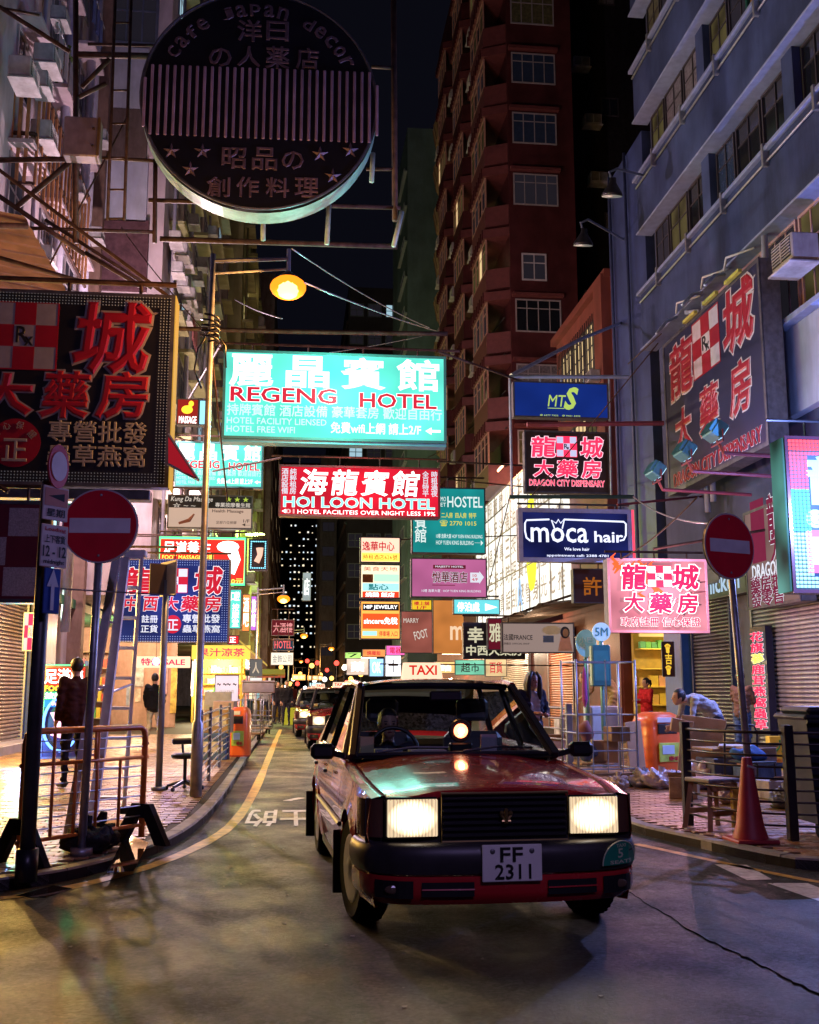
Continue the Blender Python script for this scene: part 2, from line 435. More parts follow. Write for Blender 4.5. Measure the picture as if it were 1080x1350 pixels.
# ============================================================ GROUND
def asphalt():
    m = bpy.data.materials.new('asphalt'); m.use_nodes = True; n = m.node_tree; P = n.nodes['Principled BSDF']; L = n.links
    tc = n.nodes.new('ShaderNodeTexCoord')
    def noise(sc, det, rough=.5, vec=None):
        z = n.nodes.new('ShaderNodeTexNoise'); z.inputs['Scale'].default_value = sc; z.inputs['Detail'].default_value = det; z.inputs['Roughness'].default_value = rough
        L.new(vec or tc.outputs['Object'], z.inputs['Vector']); return z
    def ramp(src, a, b, ca, cb):
        r = n.nodes.new('ShaderNodeValToRGB'); r.color_ramp.elements[0].position = a; r.color_ramp.elements[1].position = b
        r.color_ramp.elements[0].color = (*ca, 1); r.color_ramp.elements[1].color = (*cb, 1); L.new(src, r.inputs[0]); return r
    big = ramp(noise(.55, 7, .6).outputs[0], .34, .68, (.018, .018, .027), (.050, .047, .060))
    fine = ramp(noise(13, 10, .92).outputs[0], .38, .64, (.38, .38, .39), (1.75, 1.72, 1.7))
    vo = n.nodes.new('ShaderNodeTexVoronoi'); vo.inputs['Scale'].default_value = 48; L.new(tc.outputs['Object'], vo.inputs['Vector'])
    st = ramp(vo.outputs['Color'], .25, .9, (.16, .16, .17), (1.9, 1.85, 1.8))
    m0 = n.nodes.new('ShaderNodeMix'); m0.data_type = 'RGBA'; m0.blend_type = 'MULTIPLY'; m0.inputs[0].default_value = 1
    L.new(big.outputs[0], m0.inputs[6]); L.new(st.outputs[0], m0.inputs[7])
    mx = n.nodes.new('ShaderNodeMix'); mx.data_type = 'RGBA'; mx.blend_type = 'MULTIPLY'; mx.inputs[0].default_value = 1
    L.new(m0.outputs[2], mx.inputs[6]); L.new(fine.outputs[0], mx.inputs[7])
    mp = n.nodes.new('ShaderNodeMapping'); mp.inputs['Scale'].default_value = (1.4, .12, 1); L.new(tc.outputs['Object'], mp.inputs[0])
    trk = ramp(noise(1.0, 5, .6, mp.outputs[0]).outputs[0], .42, .66, (1, 1, 1), (.62, .61, .62))
    m2 = n.nodes.new('ShaderNodeMix'); m2.data_type = 'RGBA'; m2.blend_type = 'MULTIPLY'; m2.inputs[0].default_value = 1
    L.new(mx.outputs[2], m2.inputs[6]); L.new(trk.outputs[0], m2.inputs[7]); L.new(m2.outputs[2], P.inputs['Base Color'])
    rr = ramp(noise(1.3, 6, .6).outputs[0], .35, .65, (.30, .30, .30), (.60, .60, .60)); L.new(rr.outputs[0], P.inputs['Roughness'])
    P.inputs['Specular IOR Level'].default_value = .13
    b = n.nodes.new('ShaderNodeBump'); b.inputs['Strength'].default_value = .8; b.inputs['Distance'].default_value = .02
    L.new(noise(48, 8, .85).outputs[0], b.inputs['Height']); L.new(b.outputs[0], P.inputs['Normal'])
    return m
ASPH = asphalt()
b = MB(); b.grid([[(x, y, 0) for x in (-400, -40, -8, 0, 8, 40, 400)] for y in (-60, -5, 15, 60, 400, 900)]); b.f = [f[::-1] for f in b.f]
road = b.build('road', ASPH, kind='structure')
PH = .085
LK = [G(0, 1176), G(100, 1160), G(200, 1131), G(262, 1096), G(300, 1050), G(330, 995), G(350, 966), G(362, 951)]
LK = [Vector((p.x, p.y, 0)) for p in LK]
LEDGE = [Vector((-60, 5.2, 0)), Vector((-9, 6.2, 0)), Vector((-4.2, 7.0, 0))] + LK + [Vector((-.75, 75, 0)), Vector((-.5, 160, 0))]
RK = [G(1080, 1151), G(1000, 1137), G(930, 1120), G(880, 1109), G(835, 1098), G(800, 1080)]
RK = [Vector((p.x, p.y, 0)) for p in RK]
REDGE = [Vector((60, 4.5, 0)), Vector((12, 6.2, 0)), Vector((7.5, 7.2, 0))] + RK + [Vector((3.25, 17, 0)), Vector((3.3, 30, 0)), Vector((3.3, 160, 0))]
def smoothline(P, it=2):
    for _ in range(it):
        Q = [P[0]]
        for a, c in zip(P, P[1:]): Q += [a.lerp(c, .25), a.lerp(c, .75)]
        P = Q + [P[-1]]
    return P
LEDGE = smoothline(LEDGE); REDGE = smoothline(REDGE)
PAVEBASE = mat('pavement_joint_mortar', (.03, .025, .022), .7, var=.3, vs=9)
def pavement(name, edge, farx, label):
    b = MB(); outer = [Vector((farx, p.y, 0)) for p in edge]
    rows = [[(a.x, a.y, 0.0), (a.x, a.y, PH - .012), (o.x, max(a.y, a.y), PH - .012)] for a, o in zip(edge, outer)]
    b.grid(rows)
    return b.build(name, PAVEBASE, kind='structure')
def inset(edge, d, sgn):
    out = []
    for i, p in enumerate(edge):
        t = (edge[min(i + 1, len(edge) - 1)] - edge[max(i - 1, 0)]).normalized()
        out.append(p + Vector((-t.y, t.x, 0)) * d * sgn)
    return out
def edge_x(edge, y, left):
    xs = [a.x + (c.x - a.x) * (y - a.y) / (c.y - a.y) for a, c in zip(edge, edge[1:]) if min(a.y, c.y) <= y <= max(a.y, c.y) and abs(c.y - a.y) > 1e-9]
    return (min if left else max)(xs) if xs else None
PAV = [mat('paver_%d' % i, c, .36, var=.3, vs=5, bump=.3, bs=60, spec=.6, dirt=.35) for i, c in enumerate([(.40, .23, .10), (.32, .18, .09), (.46, .30, .14), (.22, .13, .09)])]
KERB = mat('kerb_concrete', (.30, .29, .27), .6, var=.25, vs=5, bump=.3, dirt=.35)
def lay(pav, edge, left, y0, y1, xlim, name):
    ins = inset(edge, .14, 1 if left else -1)
    for i in range(len(PAV)):
        globals().setdefault('pvm', {})[i] = MB().bev((-.0945, -.0445, -.03), (.0945, .0445, 0), .005).mesh('paver', PAV[i])
    near = []; field = [MB() for _ in PAV]
    y = y0; row = 0
    while y < y1:
        ex = edge_x(ins, y, left)
        if ex is not None:
            for k in range(int(abs(xlim) / .2) + 3):
                off = .1 if row % 2 else 0
                x = (ex if 0 else 0) + (-(k * .2 + off) if left else (k * .2 + off) + 3.0)
                if left and (x > ex - .1 or x < xlim): continue
                if not left and (x < ex + .1 or x > xlim): continue
                c = random.choice((0, 0, 1, 2, 3)) if left else random.choice((0, 1, 1, 2, 3))
                z = PH + random.uniform(-.003, .003)
                p = Vector((x, y, z))
                q = CR.transposed() @ (p - camo.location); sx = CX + FPX * q.x / -q.z if q.z < 0 else 9999
                sy = CY - FPX * q.y / -q.z if q.z < 0 else 9999
                if not (-60 < sx < 1140) or sy > 1400: continue
                near.append((y, x, z, c))
        y += .1; row += 1
    near.sort()
    for i, (y, x, z, c) in enumerate(near):
        if i < 295: put('paver', pvm[c], pav, (x, y, z), random.uniform(-.01, .01))
        else: field[c].box((x - .0945, y - .0445, z - .03), (x + .0945, y + .0445, z))
    for i, f in enumerate(field):
        if f.v: f.build('paver_field', PAV[i], pav, kind='stuff')
def kerbs(pav, edge, left, ymax):
    ins = inset(edge, .13, 1 if left else -1)
    acc = 0; cur = []; segs = []
    P = edge; Q = ins
    pts = []
    for i in range(len(P) - 1):
        L = (P[i + 1] - P[i]).length; n = max(1, int(L / .3))
        for k in range(n):
            t = k / n; pts.append((P[i].lerp(P[i + 1], t), Q[i].lerp(Q[i + 1], t)))
    seg = [pts[0]]; l = 0
    for a, c in zip(pts, pts[1:]):
        if a[0].y > ymax or abs(a[0].x) > 12: seg = [c]; l = 0; continue
        l += (c[0] - a[0]).length; seg.append(c)
        if l > .88:
            b = MB(); e = (seg[-1][0] - seg[0][0]).normalized() * .004
            zt = PH + .006 + random.uniform(-.003, .003)
            S0 = list(seg); S0[0] = (S0[0][0] + e, S0[0][1] + e); S0[-1] = (S0[-1][0] - e, S0[-1][1] - e)
            sg = 1 if left else -1
            rows = [[(o.x, o.y, -.02), (o.x, o.y, zt - .02), (o.x + (i_.x - o.x) * .1, o.y + (i_.y - o.y) * .1, zt), (i_.x, i_.y, zt), (i_.x, i_.y, -.02)] for o, i_ in S0]
            b.grid(rows); b.poly(rows[0]); b.poly(rows[-1][::-1])
            b.build('kerbstone', KERB, pav); seg = [c]; l = 0
pl = pavement('pavement', LEDGE, -60, ''); kerbs(pl, LEDGE, True, 60); lay(pl, LEDGE, True, 6.6, 34, -6.4, '')
pr = pavement('pavement', REDGE, 60, ''); kerbs(pr, REDGE, False, 60); lay(pr, REDGE, False, 7.0, 27, 9.4, '')

# painted markings
WORN_Y = mat('worn_yellow_paint', (.66, .40, .06), .5, var=.35, vs=14, dirt=.5)
WORN_W = mat('worn_white_paint', (.80, .80, .80), .5, var=.25, vs=14, dirt=.35)
def stripe(name, pts, wd, m, parent=road):
    P = smoothline([Vector((p.x, p.y, 0)) for p in pts]); rows = []
    for i, p in enumerate(P):
        t = (P[min(i + 1, len(P) - 1)] - P[max(i - 1, 0)]).normalized(); u = Vector((-t.y, t.x, 0)) * wd / 2 * random.uniform(.85, 1.1)
        rows.append([(p.x + u.x, p.y + u.y, .004), (p.x - u.x, p.y - u.y, .004)])
    b = MB().grid(rows); b.f = [f[::-1] for f in b.f]
    return b.build(name, m, parent)
stripe('yellow_line', [G(a, c) for a, c in ((-200, 1205), (0, 1186), (100, 1170), (200, 1143), (262, 1117), (310, 1088), (338, 1040), (354, 1000), (364, 975), (370, 962))], .13, WORN_Y)
stripe('yellow_line', [G(a, c) for a, c in ((1200, 1182), (1080, 1164), (1000, 1148), (940, 1135), (838, 1113))], .09, WORN_Y)
for q in (((942, 1140), (985, 1141), (1018, 1160), (985, 1161)), ((1012, 1165), (1065, 1165), (1130, 1190), (1095, 1194))):
    P = [G(a, c) for a, c in q]
    bb = MB().poly([(p.x, p.y, .004) for p in P][::-1])
    n_ = bb.build('white_dash', WORN_W, road)
stripe('white_line', [G(378, 1056), G(398, 1052)], .12, WORN_W)
# the upside-down lane lettering, read by drivers coming from the far end
cy0 = G(366, 1090); cy1 = G(366, 1068)
V, F, bb_ = textmesh('士的', .02, .01)
W_ = .72; H_ = cy1.y - cy0.y; cx_ = G(368, 1080).x
me = bpy.data.meshes.new('lettering')
me.from_pydata([(cx_ + W_ / 2 - (a - bb_[0]) / (bb_[1] - bb_[0]) * W_, cy1.y - (c - bb_[2]) / (bb_[3] - bb_[2]) * H_, .004 + (.002 if d > 0 else 0)) for a, c, d in V], [], F)
me.materials.append(WORN_W); put('lettering', me, road)
# long crack with dark filler, and a manhole-like patch line
crk = [G(a, c) for a, c in ((812, 1166), (850, 1190), (880, 1207), (925, 1236), (965, 1255), (1010, 1276), (1050, 1298), (1110, 1322))]
CRACK = mat('tar_filled_crack', (.006, .005, .006), .95, bump=.4, spec=.0)
P = smoothline([Vector((p.x + random.uniform(-.01, .01), p.y, 0)) for p in crk], 3); rows = []
for i, p in enumerate(P):
    p = p + Vector((random.uniform(-.012, .012), random.uniform(-.02, .02), 0))
    wv = .006 + .020 * (i / len(P)) * random.uniform(.2, 1.5)
    rows.append([(p.x + .5 * wv, p.y + wv, .003), (p.x - .5 * wv, p.y - wv, .003)])
bb = MB().grid(rows); bb.f = [f[::-1] for f in bb.f]; bb.build('crack', CRACK, road)
bb = MB()
for _ in range(70):                           # grit and scraps on the road
    x, y = random.uniform(-2.5, 4.5), random.uniform(3.2, 12); r = random.uniform(.006, .02)
    a = random.uniform(0, PI); ca, sa = math.cos(a) * r, math.sin(a) * r
    bb.poly([(x + ca, y + sa, .006), (x - sa, y + ca, .004), (x - ca, y - sa, .007), (x + sa, y - ca, .004)], (0, 0, .003))
bb.build('litter', mat('pale_litter', (.35, .33, .3), .8), kind='stuff')

# ============================================================ BUILDINGS
PANEC = {}
def winmesh(w, h, nx, ny, fm, gm, t=.06, transom=None):
    k = (w, h, nx, ny, fm.name, gm.name, transom)
    if k in PANEC: return PANEC[k]
    b = MB(); d = .05
    b.box((-w / 2, -d, 0), (w / 2, .03, t)); b.box((-w / 2, -d, h - t), (w / 2, .03, h)); b.box((-w / 2, -d, t), (-w / 2 + t, .03, h - t)); b.box((w / 2 - t, -d, t), (w / 2, .03, h - t))
    for i in range(1, nx): x = -w / 2 + w * i / nx; b.box((x - t * .35, -d * .7, t), (x + t * .35, .02, h - t))
    for i in range(1, ny):
        z = h * i / ny if not transom else h * transom
        b.box((-w / 2 + t, -d * .6, z - t * .35), (w / 2 - t, .015, z + t * .35))
    p = MB().box((-w / 2 + t * .5, -.012, t * .5), (w / 2 - t * .5, .012, h - t * .5))
    PANEC[k] = (b.mesh('window', fm), p.mesh('pane', gm))
    return PANEC[k]
def window(parent, pos, rz, w, h, fm, gm, nx=2, ny=2, t=.06, transom=None, name='window', label=None):
    a, p = winmesh(round(w, 2), round(h, 2), nx, ny, fm, gm, t, transom)
    o = put(name, a, parent, Vector(pos) - parent.location, rz); put('pane', p, o)
    if label: o['label'] = label
    return o
RW, LW, FW = -PI / 2, PI / 2, 0.0             # walls on the right, on the left, facing the camera
def building(name, label, x0, x1, y0, y1, h, wm, group=None, z0=0, cat='building'):
    e = thing(name, label, cat, ((x0 + x1) / 2, (y0 + y1) / 2, 0), group=group)
    W = (x1 - x0) / 2; D = (y1 - y0) / 2
    MB().box((-W, -D, z0), (W, D, h)).build('wall', wm, e)
    return e
def part(e, name, a, b, m, bev=0, **k):         # box part given in world coordinates
    o = e.location; a = Vector(a) - o; b = Vector(b) - o
    mb = MB(); (mb.bev(tuple(a), tuple(b), bev) if bev else mb.box(tuple(a), tuple(b)))
    return mb.build(name, m, e, **k)
def tubes(e, name, lines, r, m, n=6):
    o = e.location
    if len(lines) > 12:
        b = MB()
        for L in lines: b.tube([Vector(p) - o for p in L], r, n)
        return b.build(name, m, e, True, kind='stuff')
    for L in lines: q = MB().tube([Vector(p) - o for p in L], r, n).build(name, m, e, True)
    return q

W_PINK = mat('pale_painted_render', (.56, .47, .50), .75, var=.18, vs=1.2, bump=.2, dirt=.5)
W_CREAMLIT = mat('green_lit_cream_render', (.46, .46, .24), .75, var=.18, vs=1.0, bump=.2, dirt=.45)  # cream wall with the yellow green light on it mixed into the colour
W_GREY = mat('grey_violet_render', (.07, .085, .16), .7, var=.15, vs=1.1, bump=.2, dirt=.35)
W_BLUE = mat('dark_blue_tiles', (.045, .07, .20), .45, var=.2, vs=2, dirt=.3)
W_RED = mat('dark_red_tiles', (.20, .050, .035), .5, var=.22, vs=1.6, bump=.15, dirt=.35)
W_DRED = mat('deep_maroon_tiles', (.075, .020, .022), .55, var=.25, vs=1.4, bump=.15, dirt=.4)
W_TEAL = mat('dark_green_render', (.16, .26, .27), .7, var=.2, vs=.6, dirt=.3)
W_DARK = mat('dark_concrete', (.045, .045, .055), .8, var=.25, vs=.5, dirt=.3)
W_BRICK = mat('purple_brown_brickwork', (.10, .05, .06), .8, var=.3, vs=6, bump=.4)
WFR = mat('grey_window_frame', (.30, .28, .30), .5)
WFD = mat('dark_window_frame', (.04, .035, .045), .5)
LITW = glow('lit_room_warm', (1, .72, .35), .9); LITC = glow('lit_room_cool', (.55, .85, 1), .7); DIMW = glow('dim_olive_room', (.16, .13, .045), .30, evar=.9, base=(.03, .03, .02))
DIMP = glow('dim_grey_room', (.08, .07, .10), .12, base=(.02, .02, .03))

GLS = [DIMW, DIMW, DIMP, WINGLASS, mat('grey_curtain_glass', (.14, .13, .15), .5, var=.5, vs=11), mat('olive_blind_glass', (.10, .10, .045), .5, var=.5, vs=7), mat('blue_reflecting_glass', (.03, .05, .10), .15)]
# ---- air conditioners
ACW = mat('air_conditioner_casing', (.46, .44, .45), .5, var=.2, vs=6, dirt=.35); ACD = mat('air_conditioner_grille', (.03, .03, .035), .6)
def make_ac():
    e = thing('air_conditioner', 'first', 'air conditioner')
    MB().bev((-.33, -.36, 0), (.33, .06, .40), .02).build('casing', ACW, e)
    g = MB(); g.box((-.29, -.366, .05), (.29, -.359, .36)); grille = g.build('grille', ACD, e)
    s = MB()
    for k in range(6): s.box((-.29, -.378, .075 + .048 * k), (.29, -.366, .088 + .048 * k))
    s.box((-.015, -.38, .05), (.015, -.366, .36)); s.build('louvre', ACW, grille)
    t = MB(); t.bev((-.36, -.42, -.07), (.36, .06, -.035), .008); t.box((-.3, -.36, -.035), (-.26, .0, 0)); t.box((.26, -.36, -.035), (.3, .0, 0)); t.build('drip_tray', ACW, e)
    return e
AC0 = make_ac(); ac_n = 0; ACK = [c for c in COL.objects if c.parent == AC0]; ACG = [c for c in COL.objects if c.parent in ACK]
def ac(pos, rz, label, group, sc=1.0):
    global ac_n
    ac_n += 1
    if ac_n == 1: r = AC0; r.location = pos; r.rotation_euler = (0, 0, rz)
    else:
        r = AC0.copy(); COL.objects.link(r); r.location = pos; r.rotation_euler = (0, 0, rz)
        for c in ACK:
            d = c.copy(); COL.objects.link(d); d.parent = r
            for g in ACG:
                if g.parent == c: h = g.copy(); COL.objects.link(h); h.parent = d
    r.scale = (sc, sc, sc); r['label'] = label; r['group'] = group
    return r

ORD = ['lowest', 'second', 'third', 'fourth', 'fifth', 'sixth', 'seventh', 'eighth', 'ninth', 'tenth', 'eleventh', 'twelfth', 'thirteenth', 'fourteenth']
# ---- R1: grey-violet block with long parapet bands, upper right
r1 = building('corner_block', 'grey violet building with long parapet bands and olive lit windows above the dispensary sign', 9.62, 22, 10, 26.5, 30, W_GREY, z0=4.4)
BAND = mat('pale_violet_parapet', (.055, .08, .19), .6, var=.25, vs=1.1, bump=.15, dirt=.6)
TRIM = mat('parapet_coping', (.22, .27, .46), .5, var=.15)
for (za, zb) in ((10.5, 12.0), (13.8, 15.3), (17.1, 18.6), (20.4, 21.9), (23.7, 25.2)):
    part(r1, 'parapet_band', (9.22, 10, za), (9.62, 26.65, zb), BAND, .01)
    part(r1, 'coping', (9.12, 10, zb), (9.62, 26.75, zb + .09), TRIM, .01)
    part(r1, 'drip_ledge', (9.16, 10, za - .05), (9.62, 26.7, za), TRIM, .008)
    o = r1.location
    tubes(r1, 'conduit', [[(9.18, 10, zb - .22), (9.18, 26.6, zb - .22)]], .028, STEEL)
    for k in range(7): yy = 12.5 + k * 2.1; part(r1, 'pipe_clip', (9.10, yy - .04, zb - .32), (9.22, yy + .04, zb + .16), STEEL)
for fl, z in enumerate((12.09, 15.39, 18.69)):
    y = 26.3; k = 0
    while y > 12:
        wd = 1.32 if k % 3 else 1.1
        gm = random.choice(GLS)
        window(r1, (9.60, y - wd / 2, z), RW, wd - .1, 1.62, WFD, gm, 2, 2, .05, .7, label=None)
        y -= wd
        if k % 3 == 2:
            part(r1, 'pier', (9.40, y - .45, z - .05), (9.62, y, z + 1.7), BAND); y -= .45
        k += 1
part(r1, 'low_wall', (9.42, 10, 6.6), (9.62, 23.6, 8.3), mat('pale_blue_render', (.36, .42, .58), .6, var=.1, vs=1.4, dirt=.25))
part(r1, 'sill_ledge', (9.20, 10, 8.3), (9.62, 23.7, 8.42), TRIM, .01)
for k in range(7):
    window(r1, (9.60, 22.2 - k * 1.5, 8.5), RW, 1.4, 1.95, mat('pink_window_frame', (.42, .28, .30), .5), DIMW if k % 2 else DIMP, 3, 2, .06, .68)
tubes(r1, 'drainpipe', [[(9.3, 22.9, 5.4), (9.3, 22.9, 10.2), (9.3, 23.6, 10.4), (9.35, 23.6, 11.0)], [(9.32, 22.6, 5.6), (9.32, 22.6, 10.3)], [(9.25, 19.2, 10.4), (9.25, 19.3, 8.9), (9.3, 19.1, 8.5)]], .07, mat('pale_blue_pipe', (.42, .46, .60), .5))
ac(PX(1062, 352, 9.25), RW, 'white air conditioner under the grey parapet beside the dispensary sign', 'air conditioners on the building walls', 1.25)
part(r1, 'decorated_window', PX(1079, 200, 9.4), PX(1079, 200, 9.4) + Vector((.01, .01, .01)), WFD)
# decorated window with green frame and orange paper patterns
g0 = PX(1006, 210, 9.5); 
dw = put('window', winmesh(2.6, 1.7, 4, 3, mat('green_window_frame', (.01, .09, .06), .4), glow('dim_green_room', (.03, .07, .04), .4), .09)[0], r1, Vector((9.36, g0.y - 1.3, 15.42)) - r1.location, RW, label='green framed window hung with orange paper cuttings')
b = MB()
for i in range(4):
    for j in range(9):
        x = -1.1 + i * .68; z = .12 + j * .17
        b.poly([(x, -.03, z), (x + .22, -.03, z + .09), (x + .44, -.03, z), (x + .34, -.03, z + .10), (x + .22, -.03, z + .16), (x + .08, -.03, z + .10)], (0, .01, 0))
b.build('paper_cutting', glow('orange_paper', (.55, .20, .04), .45), dw)

# ---- R2: dark blue narrow block ; R3 red low block ; R4 maroon tower
r2 = building('blue_block', 'narrow dark blue tiled building behind the dispensary sign', 9.5, 22, 26.9, 30.2, 17, W_BLUE, z0=4.2)
tubes(r2, 'drainpipe', [[(9.4, 28.2, 3), (9.4, 28.2, 17)], [(9.4, 29.7, 4), (9.4, 29.7, 17)]], .05, mat('navy_pipe', (.05, .07, .16), .5))
r3 = building('red_block', 'low red tiled building with bright yellow stair windows', 9.5, 16, 30.2, 37, 14, W_RED)
part(r3, 'cornice', (9.3, 30.2, 14), (16, 37.1, 14.25), W_RED)
part(r3, 'wall_pier', (9.2, 30.25, 4), (9.5, 31.1, 14.1), W_RED)
for fl, z in enumerate((8.0, 10.9)):
    for k in range(3):
        o = window(r3, (9.46, 32.2 + k * 1.55, z), RW, 1.45, 2.3, WFD, LITW if not (fl == 0 and k == 0) else DIMW, 3, 3, .06)
tubes(r3, 'window_grille', [[(9.30, 31.4 + .22 * i, 10.8), (9.30, 31.4 + .22 * i, 13.3)] for i in range(22)] + [[(9.30, 31.4, z), (9.30, 36.2, z)] for z in (10.8, 11.8, 12.8)], .018, WFD, 4)
for i in range(3): ac(Vector((9.15, 30.8, 5.6 + 2.6 * i)), RW, '%s air conditioner up the red pier beside the blue building' % ORD[i], 'air conditioners on the building walls', .8)
r4 = building('maroon_tower', 'tall maroon tiled apartment tower with projecting bays and curved balconies', 9.5, 12.6, 45, 68, 46, W_DRED)
r8 = building('black_block', 'nearly black block in shadow right of the maroon tower', 12.7, 32, 47.5, 70, 48, mat('shadowed_concrete', (.016, .014, .02), .9, var=.3, dirt=.3))  # shade of the dark recess is put into the near-black wall colour
WR4 = mat('orange_lit_window_frame', (.42, .24, .18), .5)  # orange light on these frames is part of their colour
TILEB = mat('red_sloping_tiles', (.13, .036, .035), .5, var=.2, vs=5)
for fl in range(10):
    z = 10.3 + fl * 3.05
    # end wall facing the camera
    if fl not in (3,):
        window(r4, (10.75, 45.0, z + .95), FW, 2.1, 1.55, WFR, random.choice(GLS[2:]), 4, 2, .06, .72)
        part(r4, 'window_hood', (9.55, 44.75, z + 2.6), (11.9, 45, z + 2.75), TILEB)
    else:
        window(r4, (10.6, 45.0, z + .35), FW, 1.15, 1.3, mat('white_window_frame', (.5, .48, .52), .5), DIMP, 2, 2, .07, .65)
    if fl % 2 == 0: window(r8, (15.2, 47.5, z + 1.0), FW, .9, 1.0, WFD, random.choice(GLS), 2, 1)
    # bays on the street side
    for bi, (ya, yb, pr_) in enumerate(((45.2, 49.6, 1.0), (52.0, 56.0, .95), (58.6, 62.4, .9))):
        b = MB(); o = r4.location; x1_ = 9.5 - pr_
        P0 = [(9.5, ya, z + .1), (x1_, ya + .5, z + .1), (x1_, yb - .3, z + .1), (9.5, yb, z + .1)]
        b.poly([Vector(p) - o for p in P0], (0, 0, .95)); bay = b.build('bay', TILEB if bi == 0 else W_DRED, r4)
        b = MB(); P1 = [(9.5, ya - .1, z + 2.55), (x1_ - .12, ya + .4, z + 2.55), (x1_ - .12, yb - .2, z + 2.55), (9.5, yb + .1, z + 2.55)]
        b.poly([Vector(p) - o for p in P1], (0, 0, .42)); b.build('bay_roof', TILEB, r4)
        n_ = 4
        for k in range(n_):
            wy = (yb - .3 - (ya + .5)) / n_
            window(r4, (x1_ + .04, ya + .5 + wy * (k + .5), z + 1.05), RW, wy - .04, 1.5, WR4, (DIMW if (fl * 5 + k + bi) % 4 else LITW) if (fl * 2 + bi) % 5 == 1 else random.choice(GLS[2:]), 1, 2, .05, .7)
        b = MB(); ribs = 9
        for k in range(ribs): yy = ya + .5 + (yb - ya - .8) * k / (ribs - 1); b.box((x1_ - .17 - o.x, yy - .03 - o.y, z + 2.5), (x1_ - .10 - o.x, yy + .03 - o.y, z + 3.0))
        b.build('tile_rib', W_DRED, r4, kind='stuff')
    # curved balconies at the far end
    for (yb_, rr_) in ((65.4, 2.1),):
        b = MB(); o = r4.location; rows = []
        for k in range(9):
            a = PI * k / 8; c_, s_ = math.cos(a), math.sin(a)
            rows.append([(9.5 - s_ * .55 - o.x, yb_ + c_ * rr_ - o.y, z + .1), (9.5 - s_ * .75 - o.x, yb_ + c_ * (rr_ + .15) - o.y, z + 1.15), (9.5 - s_ * .65 - o.x, yb_ + c_ * rr_ - o.y, z + 1.15)])
        b.grid(rows); b.poly([r[0] for r in rows]); b.build('balcony', mat('ochre_balcony_render', (.34, .24, .14), .7, dirt=.4), r4)
        b = MB()
        for r in rows: b.tube([r[0], r[1]], .05, 4)
        b.build('balcony_rib', mat('ochre_dark', (.16, .10, .06), .7), r4, kind='stuff')
for fl in range(9):
    z = 10.3 + fl * 3.05
    for k, yy in enumerate((50.7, 57.3, 63.2)):
        if (fl * 3 + k) % 4 == 3: continue
        ac(Vector((9.1, yy, z + .7 + .4 * ((fl + k) % 2))), RW, '%s floor air conditioner between the %s of the maroon tower' % (('first', 'second', 'third', 'fourth', 'fifth', 'sixth', 'seventh', 'eighth', 'ninth')[fl], ('near and middle bays', 'middle and far bays', 'far bay and curved balconies')[k]), 'air conditioners on the building walls', 1.35)
for i, (x, fl) in enumerate(((13.8, 1), (13.9, 3), (14.4, 5), (14.2, 6), (16.2, 4), (13.7, 7))):
    ac(Vector((x, 47.45, 10.6 + fl * 3.05)), FW, 'dim air conditioner on the nearly black block, %s from the bottom' % ORD[i], 'air conditioners on the building walls', 1.3)
# laundry between bays
for i, (px, py, cl) in enumerate(((637, 300, (.05, .45, .40)), (633, 360, (.6, .08, .08)))):
    p = PX(px, py, 8.6); e = thing('laundry', ('teal' if i == 0 else 'red') + ' washing hung on a pole outside the maroon tower', 'laundry', p)
    tubes(e, 'pole', [[p + Vector((0, -.9, .05)), p + Vector((0, .9, .05))]], .02, STEEL)
    for k in range(3):
        b = MB(); rows = [[(.03 * math.sin(j * 1.9 + k), -.7 + .5 * k + .36 * j / 4, -h) for j in range(5)] for h in (0, .5, .95)]; b.grid(rows)
        b.build('garment', mat('laundry_%d' % i, cl, .8), e)
# ---- far dark blocks
r5 = building('green_tower', 'dark green tower block with thin pale window ledges', 8.75, 12.4, 82, 95, 48, W_TEAL)
for fl in range(14):
    z = 4 + fl * 3.1; window(r5, (8.75, 86, z), RW, 3.2, 1.3, mat('pale_ledge', (.35, .42, .42), .5), DIMP, 3, 1); part(r5, 'window_ledge', (8.5, 82.3, z - .12), (8.75, 88, z), mat('pale_ledge', (.35, .42, .42), .5))
r6 = building('dark_block', 'unlit dark apartment block closing the right of the street', 5.2, 13, 108, 190, 44, W_DARK)
for fl in range(13):
    z = 3.5 + fl * 3.1
    for k in range(4): window(r6, (6.1 + k * 1.9, 108, z), FW, 1.5, 1.5, mat('steel_blue_frame', (.12, .16, .18), .5), DIMP if (fl + k) % 7 else LITC, 2, 2, .1)
    part(r6, 'floor_slab', (5.0, 108.3, z - .6), (5.2, 190, z - .35), WFD)
r7 = building('far_block', 'pale grey far apartment block just left of the tall dark block', 3.0, 5.0, 128, 150, 30, mat('grey_concrete', (.15, .15, .17), .8, dirt=.4))
for fl in range(9):
    z = 2.5 + fl * 3.0; window(r7, (4.0, 128, z), FW, 1.5, 1.2, WFD, DIMP, 2, 1)
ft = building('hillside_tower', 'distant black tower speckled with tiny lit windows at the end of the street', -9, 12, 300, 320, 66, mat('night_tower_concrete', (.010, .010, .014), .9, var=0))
wm_ = [MB().box((-.42, -.08, 0), (.42, 0, .75)).mesh('lit_window', glow('far_window_%d' % i, c, 1.2)) for i, c in enumerate(((1, .80, .5), (.7, .85, 1), (1, .95, .85)))]
